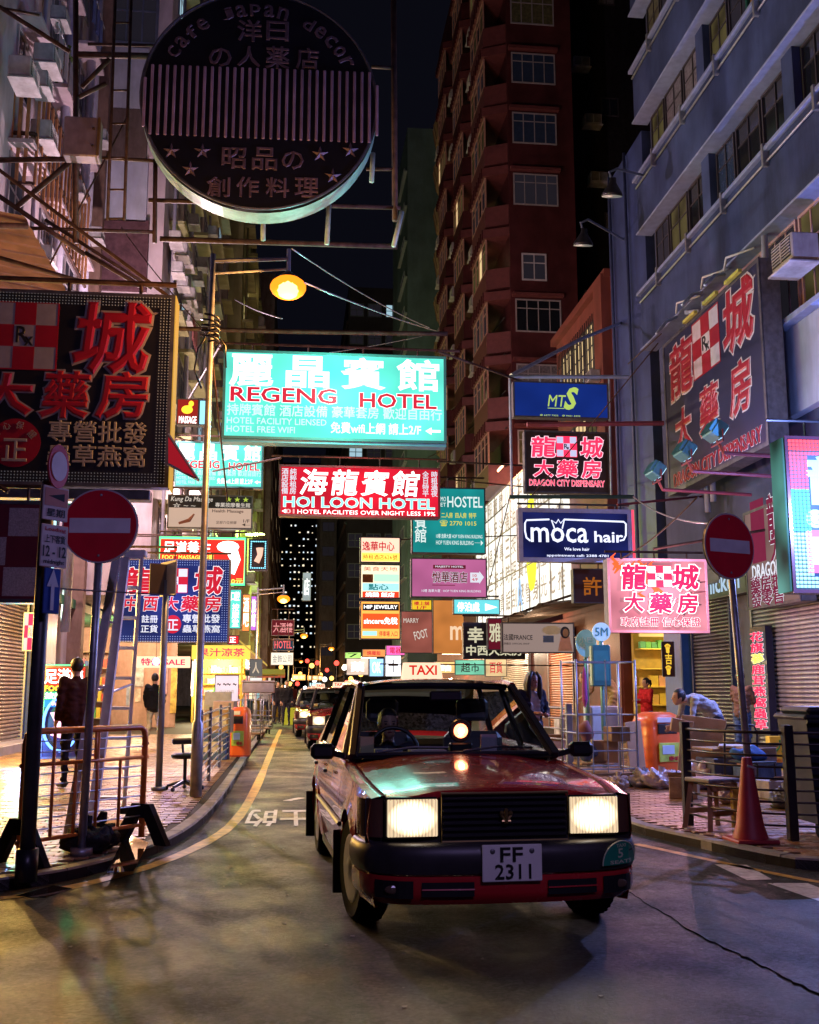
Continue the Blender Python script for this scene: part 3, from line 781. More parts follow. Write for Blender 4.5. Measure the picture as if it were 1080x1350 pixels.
for k in range(230):
    px = random.choice((random.gauss(405, 12), random.gauss(385, 14), random.uniform(364, 436), random.gauss(430, 6))); py = random.choice((random.uniform(690, 860), random.gauss(790, 40)))
    p = PY(px, py, 299.95)
    if not (-8.5 < p.x < 11.5 and 3 < p.z < 62): continue
    put('lit_window', wm_[k % 3], ft, Vector((round(p.x / 1.2) * 1.2, 299.95, round(p.z / 1.9) * 1.9 + .01 * (k % 7))) - ft.location, scale=(random.uniform(.3, .7), 1, random.uniform(.3, .7)))
# ---- left side
l1 = building('pale_tenement', 'pale pink rendered tenement on the left edge with pipes and cages', -20, -6.5, 12, 32, 34, W_PINK)
l2 = building('setback_tenement', 'old tenement with patched end wall above the hotel signs', -20, -4.3, 32.2, 62, 32, W_PINK, z0=4.2)
l3 = building('yellow_lit_tenement', 'yellow green lit tenement behind the street lamp', -16, -3.5, 62.2, 100, 36, W_CREAMLIT, z0=4.0)
l4 = building('far_left_tenement', 'farthest left tenement front beside the dark end of the street', -14, -2.4, 100.2, 190, 42, mat('mauve_render', (.36, .28, .30), .8, dirt=.5))
for fl in range(9):
    z = 5.6 + fl * 3.1
    for k in range(3):
        y = 23.5 + k * 2.9
        window(l1, (-6.5, y, z), LW, 1.3, 1.5, WFR, DIMP if (fl + k) % 3 else WINGLASS, 2, 2)
        part(l1, 'window_hood', (-6.5, y - .8, z + 1.62), (-5.95, y + .8, z + 1.72), W_PINK)
    for k in range(7):
        y = 34.5 + k * 3.9
        window(l2, (-4.3, y, z), LW, 1.8, 1.5, WFR, (DIMP, WINGLASS, LITC, DIMP, WINGLASS)[(fl * 2 + k) % 5], 3, 2, .07, .7)
        part(l2, 'window_hood', (-4.3, y - 1.1, z + 1.6), (-3.75, y + 1.1, z + 1.72), W_CREAMLIT)
    for k in range(8):
        y = 65 + k * 4.4
        window(l3, (-3.5, y, z), LW, 2.4, 1.6, mat('green_lit_frame', (.35, .42, .2), .6), (DIMW, DIMP, LITW, DIMW)[(fl + k * 3) % 4], 3, 2, .08)  # frame colour carries the green light as well
        part(l3, 'balcony_slab', (-3.5, y - 1.6, z - .35), (-2.85, y + 1.6, z - .15), W_CREAMLIT)
    for k in range(8):
        y = 104 + k * 9; window(l4, (-2.4, y, z), LW, 3, 1.5, WFR, DIMP if (k + fl) % 4 else LITW, 3, 1, .08)
    part(l3, 'vertical_fin', (-3.5, 70.3 + (fl % 4) * 7, 4.2), (-2.8, 70.6 + (fl % 4) * 7, 30), W_CREAMLIT) if fl < 4 else None
for i, (px0, px1, y0_, y1_, pn, mm) in enumerate(((113, 197, 66, 142, 'wall_panel', mat('blue_white_panel', (.46, .48, .58), .6, var=.15, vs=1.5, dirt=.35)), (110, 196, 216, 290, 'wall_panel', mat('blue_white_panel', (.5, .5, .6), .6)), (90, 197, 292, 380, 'brick_infill', W_BRICK), (118, 196, 146, 208, 'wall_panel', mat('brown_board', (.14, .10, .09), .7, dirt=.4)))):
    a = PY(px0, y1_, 32.1); c = PY(px1, y0_, 32.1); part(l2, pn, (a.x, 32.02, a.z), (c.x, 32.2, c.z), mm)
a = PY(166, 58, 32.1)
window(l2, (a.x, 32.1, a.z), FW, 2.0, 1.7, mat('dark_blue_grey_frame', (.10, .12, .18), .5), DIMP, 4, 2, .08, .7)
part(l2, 'corner_pillar', (-6.55, 31.7, 0), (-6.1, 32.1, 32), mat('brown_pillar', (.22, .14, .11), .7, dirt=.4))
for i, (px, py, X) in enumerate(((52, 90, -6.1), (48, 190, -6.1), (20, 110, -6.0), (46, 120, -6.0))):
    ac(PX(px, py, X), LW, '%s air conditioner on the pale wall left of the brown pillar' % ('topmost big', 'lowest', 'near dark', 'tilted middle')[i], 'air conditioners on the building walls', 1.1 if i != 3 else .9)
for i, (px, py) in enumerate(((226, 322), (232, 340), (229, 362), (238, 352), (236, 380), (243, 398), (240, 425), (252, 415), (256, 372))):
    ac(PX(px, py, -3.9), LW, '%s air conditioner of the cluster above the small green hotel sign' % ('topmost', 'second', 'third', 'small fourth', 'long fifth', 'sixth', 'lowest', 'outer low', 'outer high')[i], 'air conditioners on the building walls', .85 + .2 * (i % 2))
for i in range(10):
    ac(Vector((-3.0, 66 + 3.1 * (i % 5), 8 + 3.1 * (i * 3 % 7))), LW, '%s air conditioner on the yellow green tenement' % ORD[i], 'air conditioners on the building walls', 1.6)
# pipes, orange lit cages and corrugated awnings on the near pale wall
tubes(l1, 'drainpipe', [[(-6.2, 26.6, 3), (-6.2, 26.6, 34)], [(-6.25, 30.2, 3), (-6.25, 30.2, 34)], [(-6.2, 28.2, 14), (-6.2, 29.4, 15.2), (-6.2, 29.4, 34)]], .13, mat('pale_violet_pipe', (.42, .40, .50), .5))
cage = thing('window_cage', 'orange lit slatted balcony cage above the big black sign', 'cage', (-6.9, 26, 12.6))
CAGE = mat('orange_lit_slats', (.42, .20, .09), .6, var=.3, vs=5)  # orange light falling on the slats is put into their colour
b = MB()
for z in (0, 1.2, 2.6): b.bar((-.9, -3, z), (.9, -3, z), .07, .07); b.bar((.9, -3, z), (.9, 3.2, z), .07, .07)
b.build('frame', DSTEEL, cage)
for k in range(15):
    MB().bar((.93, -2.9 + k * .42, 0), (.93, -2.9 + k * .42, 2.6), .05, .09).build('slat', CAGE, cage)
b = MB()
for k in range(10): MB().bar((-.8 + k * .17, -3.03, 0), (-.8 + k * .17, -3.03, 2.6), .07, .05).build('slat', CAGE, cage)
aw = thing('corrugated_awning', 'sloping brown corrugated awning above the big black sign', 'awning', (-5.6, 19.5, 8.7))
b = MB(); rows = []
for k in range(41): rows.append([(-.9, -3.4 + k * .2, .35 + .035 * (k % 2)), (1.3, -3.4 + k * .2, .0 + .035 * (k % 2))])
b.grid(rows); b.build('sheet', mat('brown_corrugated_sheet', (.16, .08, .07), .6, .1, .3, 3, dirt=.4), aw)
tubes(aw, 'strut', [[Vector((-6.5, y, 8.62)), Vector((-4.3, y, 8.66))] for y in (16.4, 19.5, 23)], .05, DSTEEL)
# more wall clutter on the old facades
FLN = ('first', 'second', 'third', 'fourth', 'fifth', 'sixth', 'seventh', 'eighth', 'ninth')
for fl in range(1, 8):
    for k in range(3):
        if (fl * 2 + k) % 3 == 0: continue
        ac(Vector((-6.12, 24.6 + k * 2.9, 5.2 + fl * 3.1)), LW, '%s floor air conditioner beside the %s window column of the pale pink tenement' % (FLN[fl], ('near', 'middle', 'far')[k]), 'air conditioners on the building walls', .85)
for fl in range(1, 8):
    for k in range(5):
        if (fl * 3 + k) % 4 > 1: continue
        ac(Vector((-3.95, 36.4 + k * 3.9, 5.4 + fl * 3.1)), LW, '%s floor air conditioner after window column %s of the patched tenement' % (FLN[fl], ('one', 'two', 'three', 'four', 'five')[k]), 'air conditioners on the building walls', .9)
for i, (X, y, z0_, z1_, r) in enumerate(((-6.2, 24.0, 6, 30, .05), (-6.25, 27.3, 6, 33, .07), (-4.1, 33.2, 5, 30, .06), (-4.05, 37.8, 5, 30, .08), (-4.1, 45.6, 5, 31, .06), (-3.3, 63, 5, 34, .07), (-3.3, 72, 5, 34, .09), (-3.3, 81, 5, 34, .08))):
    par = (l1, l1, l2, l2, l2, l3, l3, l3)[i]; tubes(par, 'drainpipe', [[(X, y, z0_), (X, y, z1_ * .6), (X, y + .5, z1_ * .6 + .6), (X, y + .5, z1_)]], r, MATS['pale_violet_pipe'] if i < 5 else W_CREAMLIT)
for i, (X, y, z, cl) in enumerate(((-5.9, 25, 17.2, (.45, .42, .4)), (-5.8, 28, 20.4, (.12, .15, .3)), (-3.6, 36, 14, (.5, .2, .2)), (-3.6, 41, 17.5, (.4, .4, .45)), (-3.0, 68, 15, (.3, .4, .2)), (-5.9, 25.5, 23, (.3, .1, .12)))):
    e = thing('laundry', ('grey', 'navy', 'rose', 'pale', 'green', 'maroon')[i] + ' washing on a pole outside the ' + ('pale pink', 'pale pink', 'patched', 'patched', 'yellow green', 'pale pink')[i] + ' tenement', 'laundry', (X, y, z))
    tubes(e, 'pole', [[(X, y - 1, z + .05), (X, y + 1, z + .05)]], .02, STEEL)
    for k in range(3): b = MB(); b.grid([[(.04 * math.sin(j * 1.9 + k + i), -.8 + .58 * k + .42 * j / 4, -h) for j in range(5)] for h in (0, .4, .8)]); b.build('garment', mat('washing_%d' % i, cl, .8), e)
for i in range(6):
    y = 44 + i * 3; wire('overhead_cable', ('lowest', 'second', 'third', 'fourth', 'fifth', 'highest')[i] + ' service cable strung along the maroon tower wall', 'cable', [(9.2, 45, 9.5 + i * 1.7), (8.6, 68, 10 + i * 2.2)], .03, BLACK, .4)
# ============================================================ SIGNS
TEAL = glow('teal_lit_acrylic', (.12, .74, .60), 1.35, True, .22)
WGL = glow('white_lit_letters', (1, 1, .97), 2.2); REDL = glow('red_lit_letters', (.75, .02, .05), 1.0)
RED_U = mat('red_letter_paint', (.30, .008, .026), .35, var=.08); WHITE_U = mat('cream_letter_paint', (.30, .29, .29), .4, var=.08)
NAVY_U = mat('navy_sign_face', (.012, .016, .045), .3, var=.2, vs=2); BLACK_U = mat('black_sign_face', (.010, .010, .014), .35, var=.2, vs=2)
PINKR = mat('emblem_white', (.28, .27, .31), .4); INK = mat('black_ink', (.012, .012, .015), .4)
# 1 round black sign
c0 = PY(343, 131, 17)
d = Sign('big round black sign with pale stripes, stars and unlit neon letters at the top', 184, 0, 500, 279, 17, BLACK_U, name='round_sign', front=False)
d.e.location = c0; d.o = c0.copy(); R_ = 2.0
MB().lathe((0, 0, 0), [(R_ - .03, 0), (R_, .03), (R_, .12), (R_, .50)], 64, 'y').build('box', BLACK_U, d.e)
rim = mat('teal_lit_rim', (.30, .56, .52), .4, var=.15, dirt=.4)  # teal light from the hotel sign is mixed into the rim colour
b = MB(); b.lathe((0, 0, 0), [(R_ + .035, .10), (R_ + .035, .52)], 64, 'y'); b.f = b.f[:-2]; b.m = b.m[:-2]; b.build('rim_band', rim, d.e)
MB().tube([(R_ * 1.005 * math.cos(2 * PI * k / 64), -.01, R_ * 1.005 * math.sin(2 * PI * k / 64)) for k in range(64)], .025, 6, True).build('rim', FRAME, d.e)
STR = mat('faded_pink_tube', (.36, .25, .32), .4, var=.25, vs=3, dirt=.3); OLDL = mat('old_neon_letter_metal', (.18, .12, .14), .45, .3, .3, 8, dirt=.4)
DIMU = glow
for k in range(32):
    px = 192 + (497 - 192) * k / 31; t0, t1 = 86 + 11 * k / 31, 178 + 12 * k / 31
    if k in (0, 31): t0 += 17; t1 -= 10
    a = d.m(px, t0); c = d.m(px - 3, t1)
    MB().bev((a[0] - .025, -.05, c[1]), (a[0] + .025, -.01, a[1]), .01).build('tube', STR, d.e)
for t, x0, y0, x1, y1 in (('洋', 314, 27, 345, 55), ('日', 352, 29, 380, 54), ('の', 276, 64, 305, 88), ('人', 314, 62, 343, 88), ('薬', 351, 62, 381, 91), ('店', 391, 64, 420, 91), ('昭', 293, 195, 324, 222), ('品', 333, 195, 365, 224), ('の', 372, 200, 400, 223), ('創', 273, 234, 303, 259), ('作', 312, 234, 341, 260), ('料', 351, 235, 381, 260), ('理', 389, 235, 420, 260)):
    d.text(t, x0, y0, x1, y1, OLDL, .03, depth=.05, y=-.01)
wd = 'Cafe japan decor'
for i, ch in enumerate(wd):
    if ch == ' ': continue
    a = math.radians(152 - 124 * i / (len(wd) - 1)); r = R_ * .84; x, z = r * math.cos(a), r * math.sin(a)
    letters(ch, (x - .085, z - .11, x + .085, z + .11), OLDL, d.e, -.01, .03, rot=a - PI / 2, depth=.05)
for px, py in ((226, 200), (267, 200), (251, 224), (422, 204), (439, 233), (462, 199)):
    a = d.m(px, py); b = MB(); P = [(a[0] + (.15 if k % 2 == 0 else .06) * math.sin(k * PI / 5), -.02, a[1] + (.15 if k % 2 == 0 else .06) * math.cos(k * PI / 5)) for k in range(10)]
    for k in range(10): b.poly([P[k], P[(k + 1) % 10], (a[0], -.07, a[1])][::-1])
    b.build('star', OLDL, d.e)
# its scaffold
sc = thing('sign_scaffold', 'rusty steel scaffold frame with ladder carrying the round black sign', 'scaffold', PY(360, 300, 17.8))
CYP = mat('cyan_lit_strut', (.40, .55, .48), .5, var=.2, dirt=.3)  # strut colour includes the cyan light that falls on them
def pxbar(e, name, p, q, Y, r, m, n=6, Y2=None):
    return tubes(e, name, [[PY(p[0], p[1], Y), PY(q[0], q[1], Y2 or Y)]], r, m, n)
for p, q, r in (((196, 264), (528, 274), .05), ((211, 315), (524, 325), .06), ((519, -40), (521, 291), .07), ((205, 210), (204, 320), .05), ((483, 223), (521, 223), .04), ((490, 88), (521, 90), .04), ((102, 72), (200, 74), .07), ((116, 58), (206, 60), .035), ((100, -30), (100, 320), .06), ((0, 211), (92, 210), .06), ((130, 208), (204, 212), .04), ((23, 272), (100, 207), .06), ((-40, -16), (92, 68), .05), ((-40, 232), (112, 336), .055), ((-20, 299), (206, 306), .04), ((140, 110), (104, 128), .05), ((66, 348), (170, 150), .02), ((108, 115), (144, 78), .05), ((-10, 8), (52, 20), .03), ((112, 333), (186, 378), .05), ((60, 290), (200, 380), .04), ((0, 340), (110, 372), .05)):
    pxbar(sc, 'beam', p, q, 17.8, r * .8, DSTEEL)
for p, q in (((347, 270), (347, 317)), ((434, 270), (431, 322)), ((530, 279), (519, 325)), ((492, 202), (490, 240))): pxbar(sc, 'strut', p, q, 17.7, .045, CYP)
ld = thing('sign_ladder', 'thin rusty ladder hanging left of the round black sign', 'ladder', PY(155, 290, 17.4))
for p, q in (((153, -30), (142, 290)), ((174, -30), (164, 290))): pxbar(ld, 'rail', p, q, 17.4, .028, DSTEEL)
for i, y in enumerate((30, 75, 119, 163, 208, 250, 288)): pxbar(ld, 'rung', (151 - i * 1.3, y), (171 - i * 1.3, y), 17.4, .018, DSTEEL)
j = thing('junction_box', 'grey metal junction box with brass edge left of the round sign', 'electrical box', PY(106, 205, 17.3))
MB().bev((-.30, 0, 0), (.30, .3, .72), .02).build('box', mat('brown_grey_metal', (.30, .23, .23), .5, .3, .2, dirt=.3), j)
MB().box((.26, -.01, .01), (.305, -.001, .71)).build('edge_strip', mat('brass', (.6, .36, .12), .35, .8), j)
MB().sphere((.20, -.02, .18), .025, 8, 5).sphere((.20, -.02, .5), .025, 8, 5).build('bolt', DSTEEL, j)

# 2 big unlit pharmacy sign on the left
LS = [(-168, 384), (229, 381), (-165, 640), (224, 638)]
g = Sign('huge dark pharmacy sign with red outlined characters and dotted border at the left', LS, 0, 0, 0, 14.5, BLACK_U, depth=.22, fw=.05)
g.dots(.20, .042, mat('faint_glow_led_dot', (.30, .34, .36), .4, em=(.5, .6, .7), es=.12), .009)  # dots are switched off; a weak emission brightens them
OW = mat('pale_pink_outline', (.26, .22, .26), .4)
for t, x0, y0, x1, y1, bd, o in (('龍', -130, 398, -35, 490, .05, .035), ('城', 98, 401, 192, 490, .05, .035), ('大', -30, 494, 39, 544, .06, .04), ('藥', 55, 491, 114, 550, .045, .04), ('房', 128, 492, 191, 550, .05, .04), ('西', -120, 494, -60, 546, .05, .04)):
    g.text(t, x0, y0, x1, y1, RED_U, bd, (OW, o), shear=.08, depth=.04)
g.rx(-10, 400, 75, 486, RED_U, PINKR, INK)
g.text('專營批發', 64, 556, 193, 584, WHITE_U, .03, depth=.03); g.text('蟲草燕窩', 62, 587, 192, 615, WHITE_U, .03, depth=.03)
g.text('註冊正貨', -150, 556, -25, 584, WHITE_U, .03, depth=.03)
g.disc(-14, 552, 54, 616, RED_U); g.text('正', 4, 579, 36, 608, WHITE_U, .03, y=-.02)
for ch, x, y, r in (('正', -6, 572, .8), ('心', 9, 562, .4), ('保', 27, 561, -.2), ('證', 43, 573, -.8)): g.text(ch, x - 5, y - 5, x + 5, y + 5, WHITE_U, .01, y=-.02, rot=r)
MB().box((g.x1 + .006, -.01, g.z0), (g.x1 + .02, .40, g.z1)).build('edge_light', glow('amber_edge', (1, .55, .08), .6), g.e)
g.stay([(g.o.x - 2, 15.8, g.o.z + 3.1), (-6.4, 15.8, 9.9)], .04); g.stay([(g.o.x + 1.8, 15.8, g.o.z + 3.1), (-6.4, 15.8, 10.6)], .03); g.hang(.2, 4, r=.04)
MB().bev((g.x0, .1, g.z0 - .16), (g.x1 - .25, .35, g.z0 - .02), .01).build('bottom_channel', FRAME, g.e)
# 3 chequered sign lower left
g = Sign('dark red and mesh chequered sign with bright turquoise edge at the far left', -60, 660, 58, 794, 12.5, mat('maroon_panel', (.14, .012, .03), .4), depth=.3)
MESHG = mat('white_mesh_panel', (.42, .40, .46), .6, var=.3, vs=60, bump=.5, bs=120)
for x0, y0, x1, y1 in ((12, 670, 51, 707), (-24, 708, 8, 745), (4, 748, 48, 786), (-60, 670, -26, 707)): g.rect(x0, y0, x1, y1, MESHG)
MB().box((g.x1 + .006, .0, g.z0), (g.x1 + .06, .28, g.z1)).build('edge_light', glow('turquoise_edge', (.5, .95, 1), 1.6, True), g.e); g.hang(.2, 2)
g.stay([(g.o.x, 12.6, g.o.z + 1.3), (-6.4, 12.6, 5.4)], .03)
# 4 fascia strip seen below the big sign
g = Sign('blue fascia with red and white wavy lettering below the big pharmacy sign', -80, 640, 78, 668, 17, glow('blue_fascia', (.05, .12, .5), .6, True), depth=.2, fw=.02)
for k in range(7): g.text('⺠MWA'[1 + k % 3], -70 + k * 21, 643, -52 + k * 21, 665, WGL if k % 2 else glow('red_letter_lit', (.8, .04, .05), 1.0), .07)
g = Sign('green fascia with white characters behind the no entry sign', 80, 643, 142, 668, 17.4, glow('green_fascia', (.02, .30, .10), .6, True), depth=.2, fw=.02)
g.text('日昌', 88, 646, 124, 665, WGL, .03)
# 12 small regeng sign, mirrored side of the pair
def regeng(label, x0, y0, x1, y1, D, arrow_left=True, es=1):
    g = Sign(label, x0, y0, x1, y1, D, TEAL, depth=.28, fw=.045, frame=mat('teal_frame', (.05, .16, .15), .4))
    w = glow('white_on_teal', (.95, 1, .98), 1.9 if es > .9 else 1.1); c = glow('pale_on_teal', (.62, .95, .90), 1.3)
    for i, ch in enumerate('麗晶賓館'): g.tuv(ch, .03 + .25 * i, .05, .215 + .25 * i, .40, w, .036)
    g.tuv('REGENG', .035, .42, .50, .58, REDL, .035, (w, .03)); g.tuv('HOTEL', .61, .45, .955, .61, REDL, .035, (w, .03))
    g.tuv('持牌賓館 酒店設備 豪華套房 歡迎自由行', .02, .61, .98, .74, c, .02)
    g.tuv('HOTEL FACILITY LIENSED', .02, .765, .46, .835, c, .012); g.tuv('HOTEL FREE WIFI', .02, .86, .32, .93, c, .012)
    g.tuv('免費wifi上網 請上2/F', .48, .79, .885, .915, w, .02)
    b = g.uv(.905, .83, .975, .90); zc = (b[1] + b[3]) / 2; h = (b[3] - b[1])
    MB().poly([(b[0], -.012, zc), (b[0] + h, -.012, zc - h * .6), (b[0] + h, -.012, zc - h * .2), (b[2], -.012, zc - h * .2), (b[2], -.012, zc + h * .2), (b[0] + h, -.012, zc + h * .2), (b[0] + h, -.012, zc + h * .6)], (0, .004, 0)).build('arrow', w, g.e)
    return g
g = regeng('bright teal hotel sign with white characters, largest lit sign over the road', 294, 466, 588, 581, 20)
g.spill((.25, 1, .8), 480); g.spill((.25, 1, .8), 220, .9); g.hang(.18, 4, over=.3); g.stay([(g.o.x - 2.2, 20.1, g.o.z + 1.95), (-4.4, 33, 8.6)], .03); g.stay([(g.o.x + 2, 20.1, g.o.z + 1.9), (9.5, 31, 9.9)], .025)
MB().box((g.x0, .0, g.z0 - .07), (g.x1, .3, g.z0 - .012)).build('bottom_edge', mat('teal_edge', (.10, .32, .36), .3), g.e)
g = regeng('smaller teal hotel sign behind the street lamp pole', 231, 583, 347, 643, 29, es=.8); g.hang(.2, 3); g.stay([(g.o.x, 29.2, g.o.z + 1.3), (-6.4, 29.2, g.o.z + 1.6)])
# red pennant board
p0 = PY(222, 570, 13.6); e = thing('pennant_sign', 'red triangular pennant board pointing down beside the teal sign', 'sign', p0)
P = [PY(222, 572, 13.6), PY(262, 633, 13.6), PY(222, 612, 13.6)]; MB().poly([p - p0 for p in P], (0, .12, 0)).build('board', glow('red_pennant', (.55, .015, .03), .6), e)
MB().tube([P[0] - p0, P[1] - p0, P[2] - p0], .02, 5).build('edge', STEEL, e)
# 13 duck sign
g = Sign('tiny lit sign with yellow bird and blue edge left of the lamp pole', 233, 526, 262, 560, 24, glow('dark_red_lit', (.35, .02, .015), 1.0), fw=.02)
g.text('MASSAGE', 236, 549, 259, 558, WGL, .03)
a = g.bx(236, 529, 258, 547); b = MB(); b.sphere(((a[0] + a[2]) / 2, -.02, a[1] + .12), (.13, .03, .10), 10, 6).sphere((a[2] - .1, -.02, a[3] - .06), (.06, .03, .07), 8, 6).tube([(a[0] + .2, -.02, a[1] + .12), (a[2] - .1, -.02, a[3] - .07)], .04, 6)
b.build('bird_shape', glow('amber_neon', (1, .5, .03), 2.2), g.e)
g = Sign('pale blue lit box beside the tiny bird sign', 263, 528, 272, 560, 24, glow('pale_blue_lit', (.3, .75, 1), 1.6, True), fw=.01)
# 11 health massage
g = Sign('black and beige health massage sign crossed by the lamp pole', 221, 653, 333, 697, 26, glow('beige_lit', (.72, .50, .38), .85, True), fw=.03)
g.rect(222, 654, 332, 670, BLACK_U, 'header'); CR_ = glow('cream_print', (.9, .8, .7), .8); BRN = mat('dark_brown_print', (.05, .02, .02), .5)
g.text('Kung Da Massage', 225, 655, 280, 663, CR_, 0, y=-.016, shear=.2); g.text('★ ★ ★', 298, 655, 328, 662, glow('yellow_green_print', (.6, .8, .1), .8), 0, y=-.016); g.text('專業按摩養生館', 284, 663, 330, 669, CR_, .01, y=-.016)
g.text('☆ ~ ~', 228, 663, 258, 669, CR_, 0, y=-.016)
g.text('Health Massage', 280, 672, 321, 677, BRN, .02); g.text('足部穴位按摩', 285, 687, 312, 691, BRN, 0); g.text('1/F', 321, 685, 329, 689, BRN, .02); g.text('◄—', 319, 690, 330, 694, BRN, 0)
a = g.bx(236, 676, 256, 690); MB().tube([(a[0], -.012, a[1]), (a[0] + .25, -.012, a[1] + .08), (a[2], -.012, a[3] - .03)], [.03, .05, .02], 5).build('leaf_motif', mat('brown_leaf_print', (.3, .12, .08), .6), g.e)
g.hang(.2, 3); g.stay([(g.o.x, 26.2, g.o.z + 1), (-6.4, 26.2, g.o.z + 1.2)])
# 9 red and green neon
GN = glow('green_neon', (.10, 1, .30), 2.6, True); WN = glow('white_neon', (1, .95, .85), 3.2); YN = glow('yellow_neon', (1, .75, .1), 2.0)
g = Sign('red neon foot spa sign with green tube border', 208, 708, 325, 772, 27, glow('red_neon_field', (.9, .03, .02), 1.5, True), fw=.03)
a = g.uv(.02, .03, .98, .97)
MB().tube([(a[0], -.04, a[1]), (a[2], -.04, a[1]), (a[2], -.04, a[3]), (a[0], -.04, a[3])], .035, 6, True).build('neon_tube', GN, g.e)
g.text('足道養生', 216, 714, 278, 730, WN, .03); g.text('FOOT MASSAGE 按摩', 214, 731, 282, 738, YN, .03)
a = g.bx(288, 712, 318, 764); X, Z = (a[0] + a[2]) / 2, (a[1] + a[3]) / 2
b = MB(); b.sphere((X - .05, -.04, a[3] - .18), (.28, .03, .15), 14, 6); b.tube([(X + .02, -.04, a[3] - .2), (X + .14, -.04, Z), (X + .04, -.04, a[1] + .15)], [.16, .14, .10], 8); b.build('foot_shape', WN, g.e)
g.text('50元', 300, 763, 320, 770, YN, .03); g.hang(.15, 3); g.stay([(g.o.x, 27.2, g.o.z + 1.3), (-6.4, 27.2, g.o.z + 1.3)])
# 10 foot neon
g = Sign('small foot shaped neon sign with blue dotted border', 328, 711, 353, 752, 30, BLACK_U, fw=.02)
g.dots(.09, .05, glow('cyan_dots', (.25, .8, 1), 2.4), .02); a = g.bx(334, 718, 347, 746)
MB().tube([((a[0] + a[2]) / 2 + .04, -.03, a[3] - .1), ((a[0] + a[2]) / 2 + .05, -.03, (a[1] + a[3]) / 2), ((a[0] + a[2]) / 2 - .04, -.03, a[1] + .1)], [.11, .075, .085], 8).build('foot_shape', glow('peach_neon', (1, .55, .4), 1.3), g.e)
g.stay([(g.o.x, 30.2, g.o.z + .95), (-6.4, 30.2, g.o.z + .95)])
# 8 second pharmacy sign, blue lit
RW_ = glow('red_print_lit', (.70, .015, .04), .9); WO = glow('white_outline_lit', (.95, .85, .9), 1.2); WD = glow('white_print_lit', (.85, .88, 1), .95)
g = Sign('blue lit pharmacy sign hanging behind the ladder', 152, 737, 303, 847, 23.5, glow('blue_lit_face', (.018, .035, .20), .75, True, .5), fw=.03)
g.dots(.16, .052, glow('blue_white_dots', (.4, .5, 1), .8), .012)
for t, x0, y0, x1, y1 in (('龍', 162, 749, 200, 783), ('城', 256, 748, 291, 783), ('西', 189, 787, 207, 805), ('大', 216, 787, 234, 805), ('藥', 239, 786, 262, 806), ('房', 268, 786, 290, 806), ('中', 164, 787, 180, 805)): g.text(t, x0, y0, x1, y1, RW_, .045, (WO, .03), shear=.08)
g.rx(212, 750, 247, 781, RW_, WD, INK)
g.text('註冊', 187, 811, 208, 821, WD, .03); g.text('正貨', 186, 824, 208, 834, WD, .03); g.text('專營批發', 241, 810, 290, 821, WD, .03); g.text('蟲草燕窩', 241, 824, 290, 834, WD, .03)
g.disc(217, 811, 239, 835, RW_); g.text('正', 221, 817, 235, 831, WD, .03, y=-.02)
g.spill((.35, .3, 1), 160); g.hang(.15, 3); g.stay([(g.o.x, 23.7, g.o.z + 2.1), (-6.4, 23.7, g.o.z + 2.1)], .03)
# 14 small verticals
g = Sign('narrow teal vertical sign right of the blue pharmacy sign', 303, 777, 318, 829, 33, TEAL, fw=.02); g.text('口腔', 305, 780, 316, 792, WGL, .02); g.text('按\n摩\n堂', 306, 796, 315, 826, WGL, .02)
g = Sign('bright orange red vertical neon sign near the narrow teal sign', 320, 784, 329, 832, 34, glow('orange_neon_field', (1, .22, .05), 2.0, True), fw=.01); g.text('酒\n吧', 321, 788, 328, 826, WN, .02)
g = Sign('purple and white vertical neon sign beside the orange one', 331, 786, 338, 831, 36, glow('purple_neon_field', (.45, .12, .6), 1.8, True), fw=.01); g.text('旅\n館', 332, 790, 337, 826, WN, .02)
g = Sign('small red lit box under the blue pharmacy sign corner', 300, 838, 315, 849, 24, glow('red_box_lit', (.9, .02, .03), 1.1, True), fw=.01); g.text('正', 303, 840, 311, 847, WGL, .03)
# 15 far left cluster of hanging signs
for (x0, y0, x1, y1, D, c, es, t, tc, lb) in ((358, 817, 388, 838, 50, (.22, .02, .03), .6, '大酒樓', (.8, .3, .3), 'far dim maroon sign hanging over the end of the street'), (360, 842, 387, 858, 46, (.02, .06, .10), .8, 'HOTEL', (1, .15, .15), 'far dark blue sign with red letters under the maroon one'), (357, 860, 387, 877, 44, (.95, .88, .7), 1.3, '金飾公司', (.3, .3, .3), 'far cream lit sign lowest of the hanging three'), (385, 889, 403, 897, 80, (1, .5, .1), 2.0, '麵家', (1, 1, .8), 'tiny orange sign left above the far traffic'), (405, 890, 426, 897, 84, (1, .42, .08), 1.8, '茶餐廳', (1, 1, .8), 'tiny orange sign right above the far traffic'), (408, 900, 424, 905, 75, (.4, .8, 1), 1.4, '診所', (1, 1, 1), 'tiny pale blue sign under the orange ones')):
    g = Sign(lb, x0, y0, x1, y1, D, glow('far_sign_' + t, c, es, True), fw=.02, depth=.3); g.tuv(t, .08, .2, .92, .8, glow('far_txt_' + t, tc, 1.2), .02); g.hang(.5, 2)
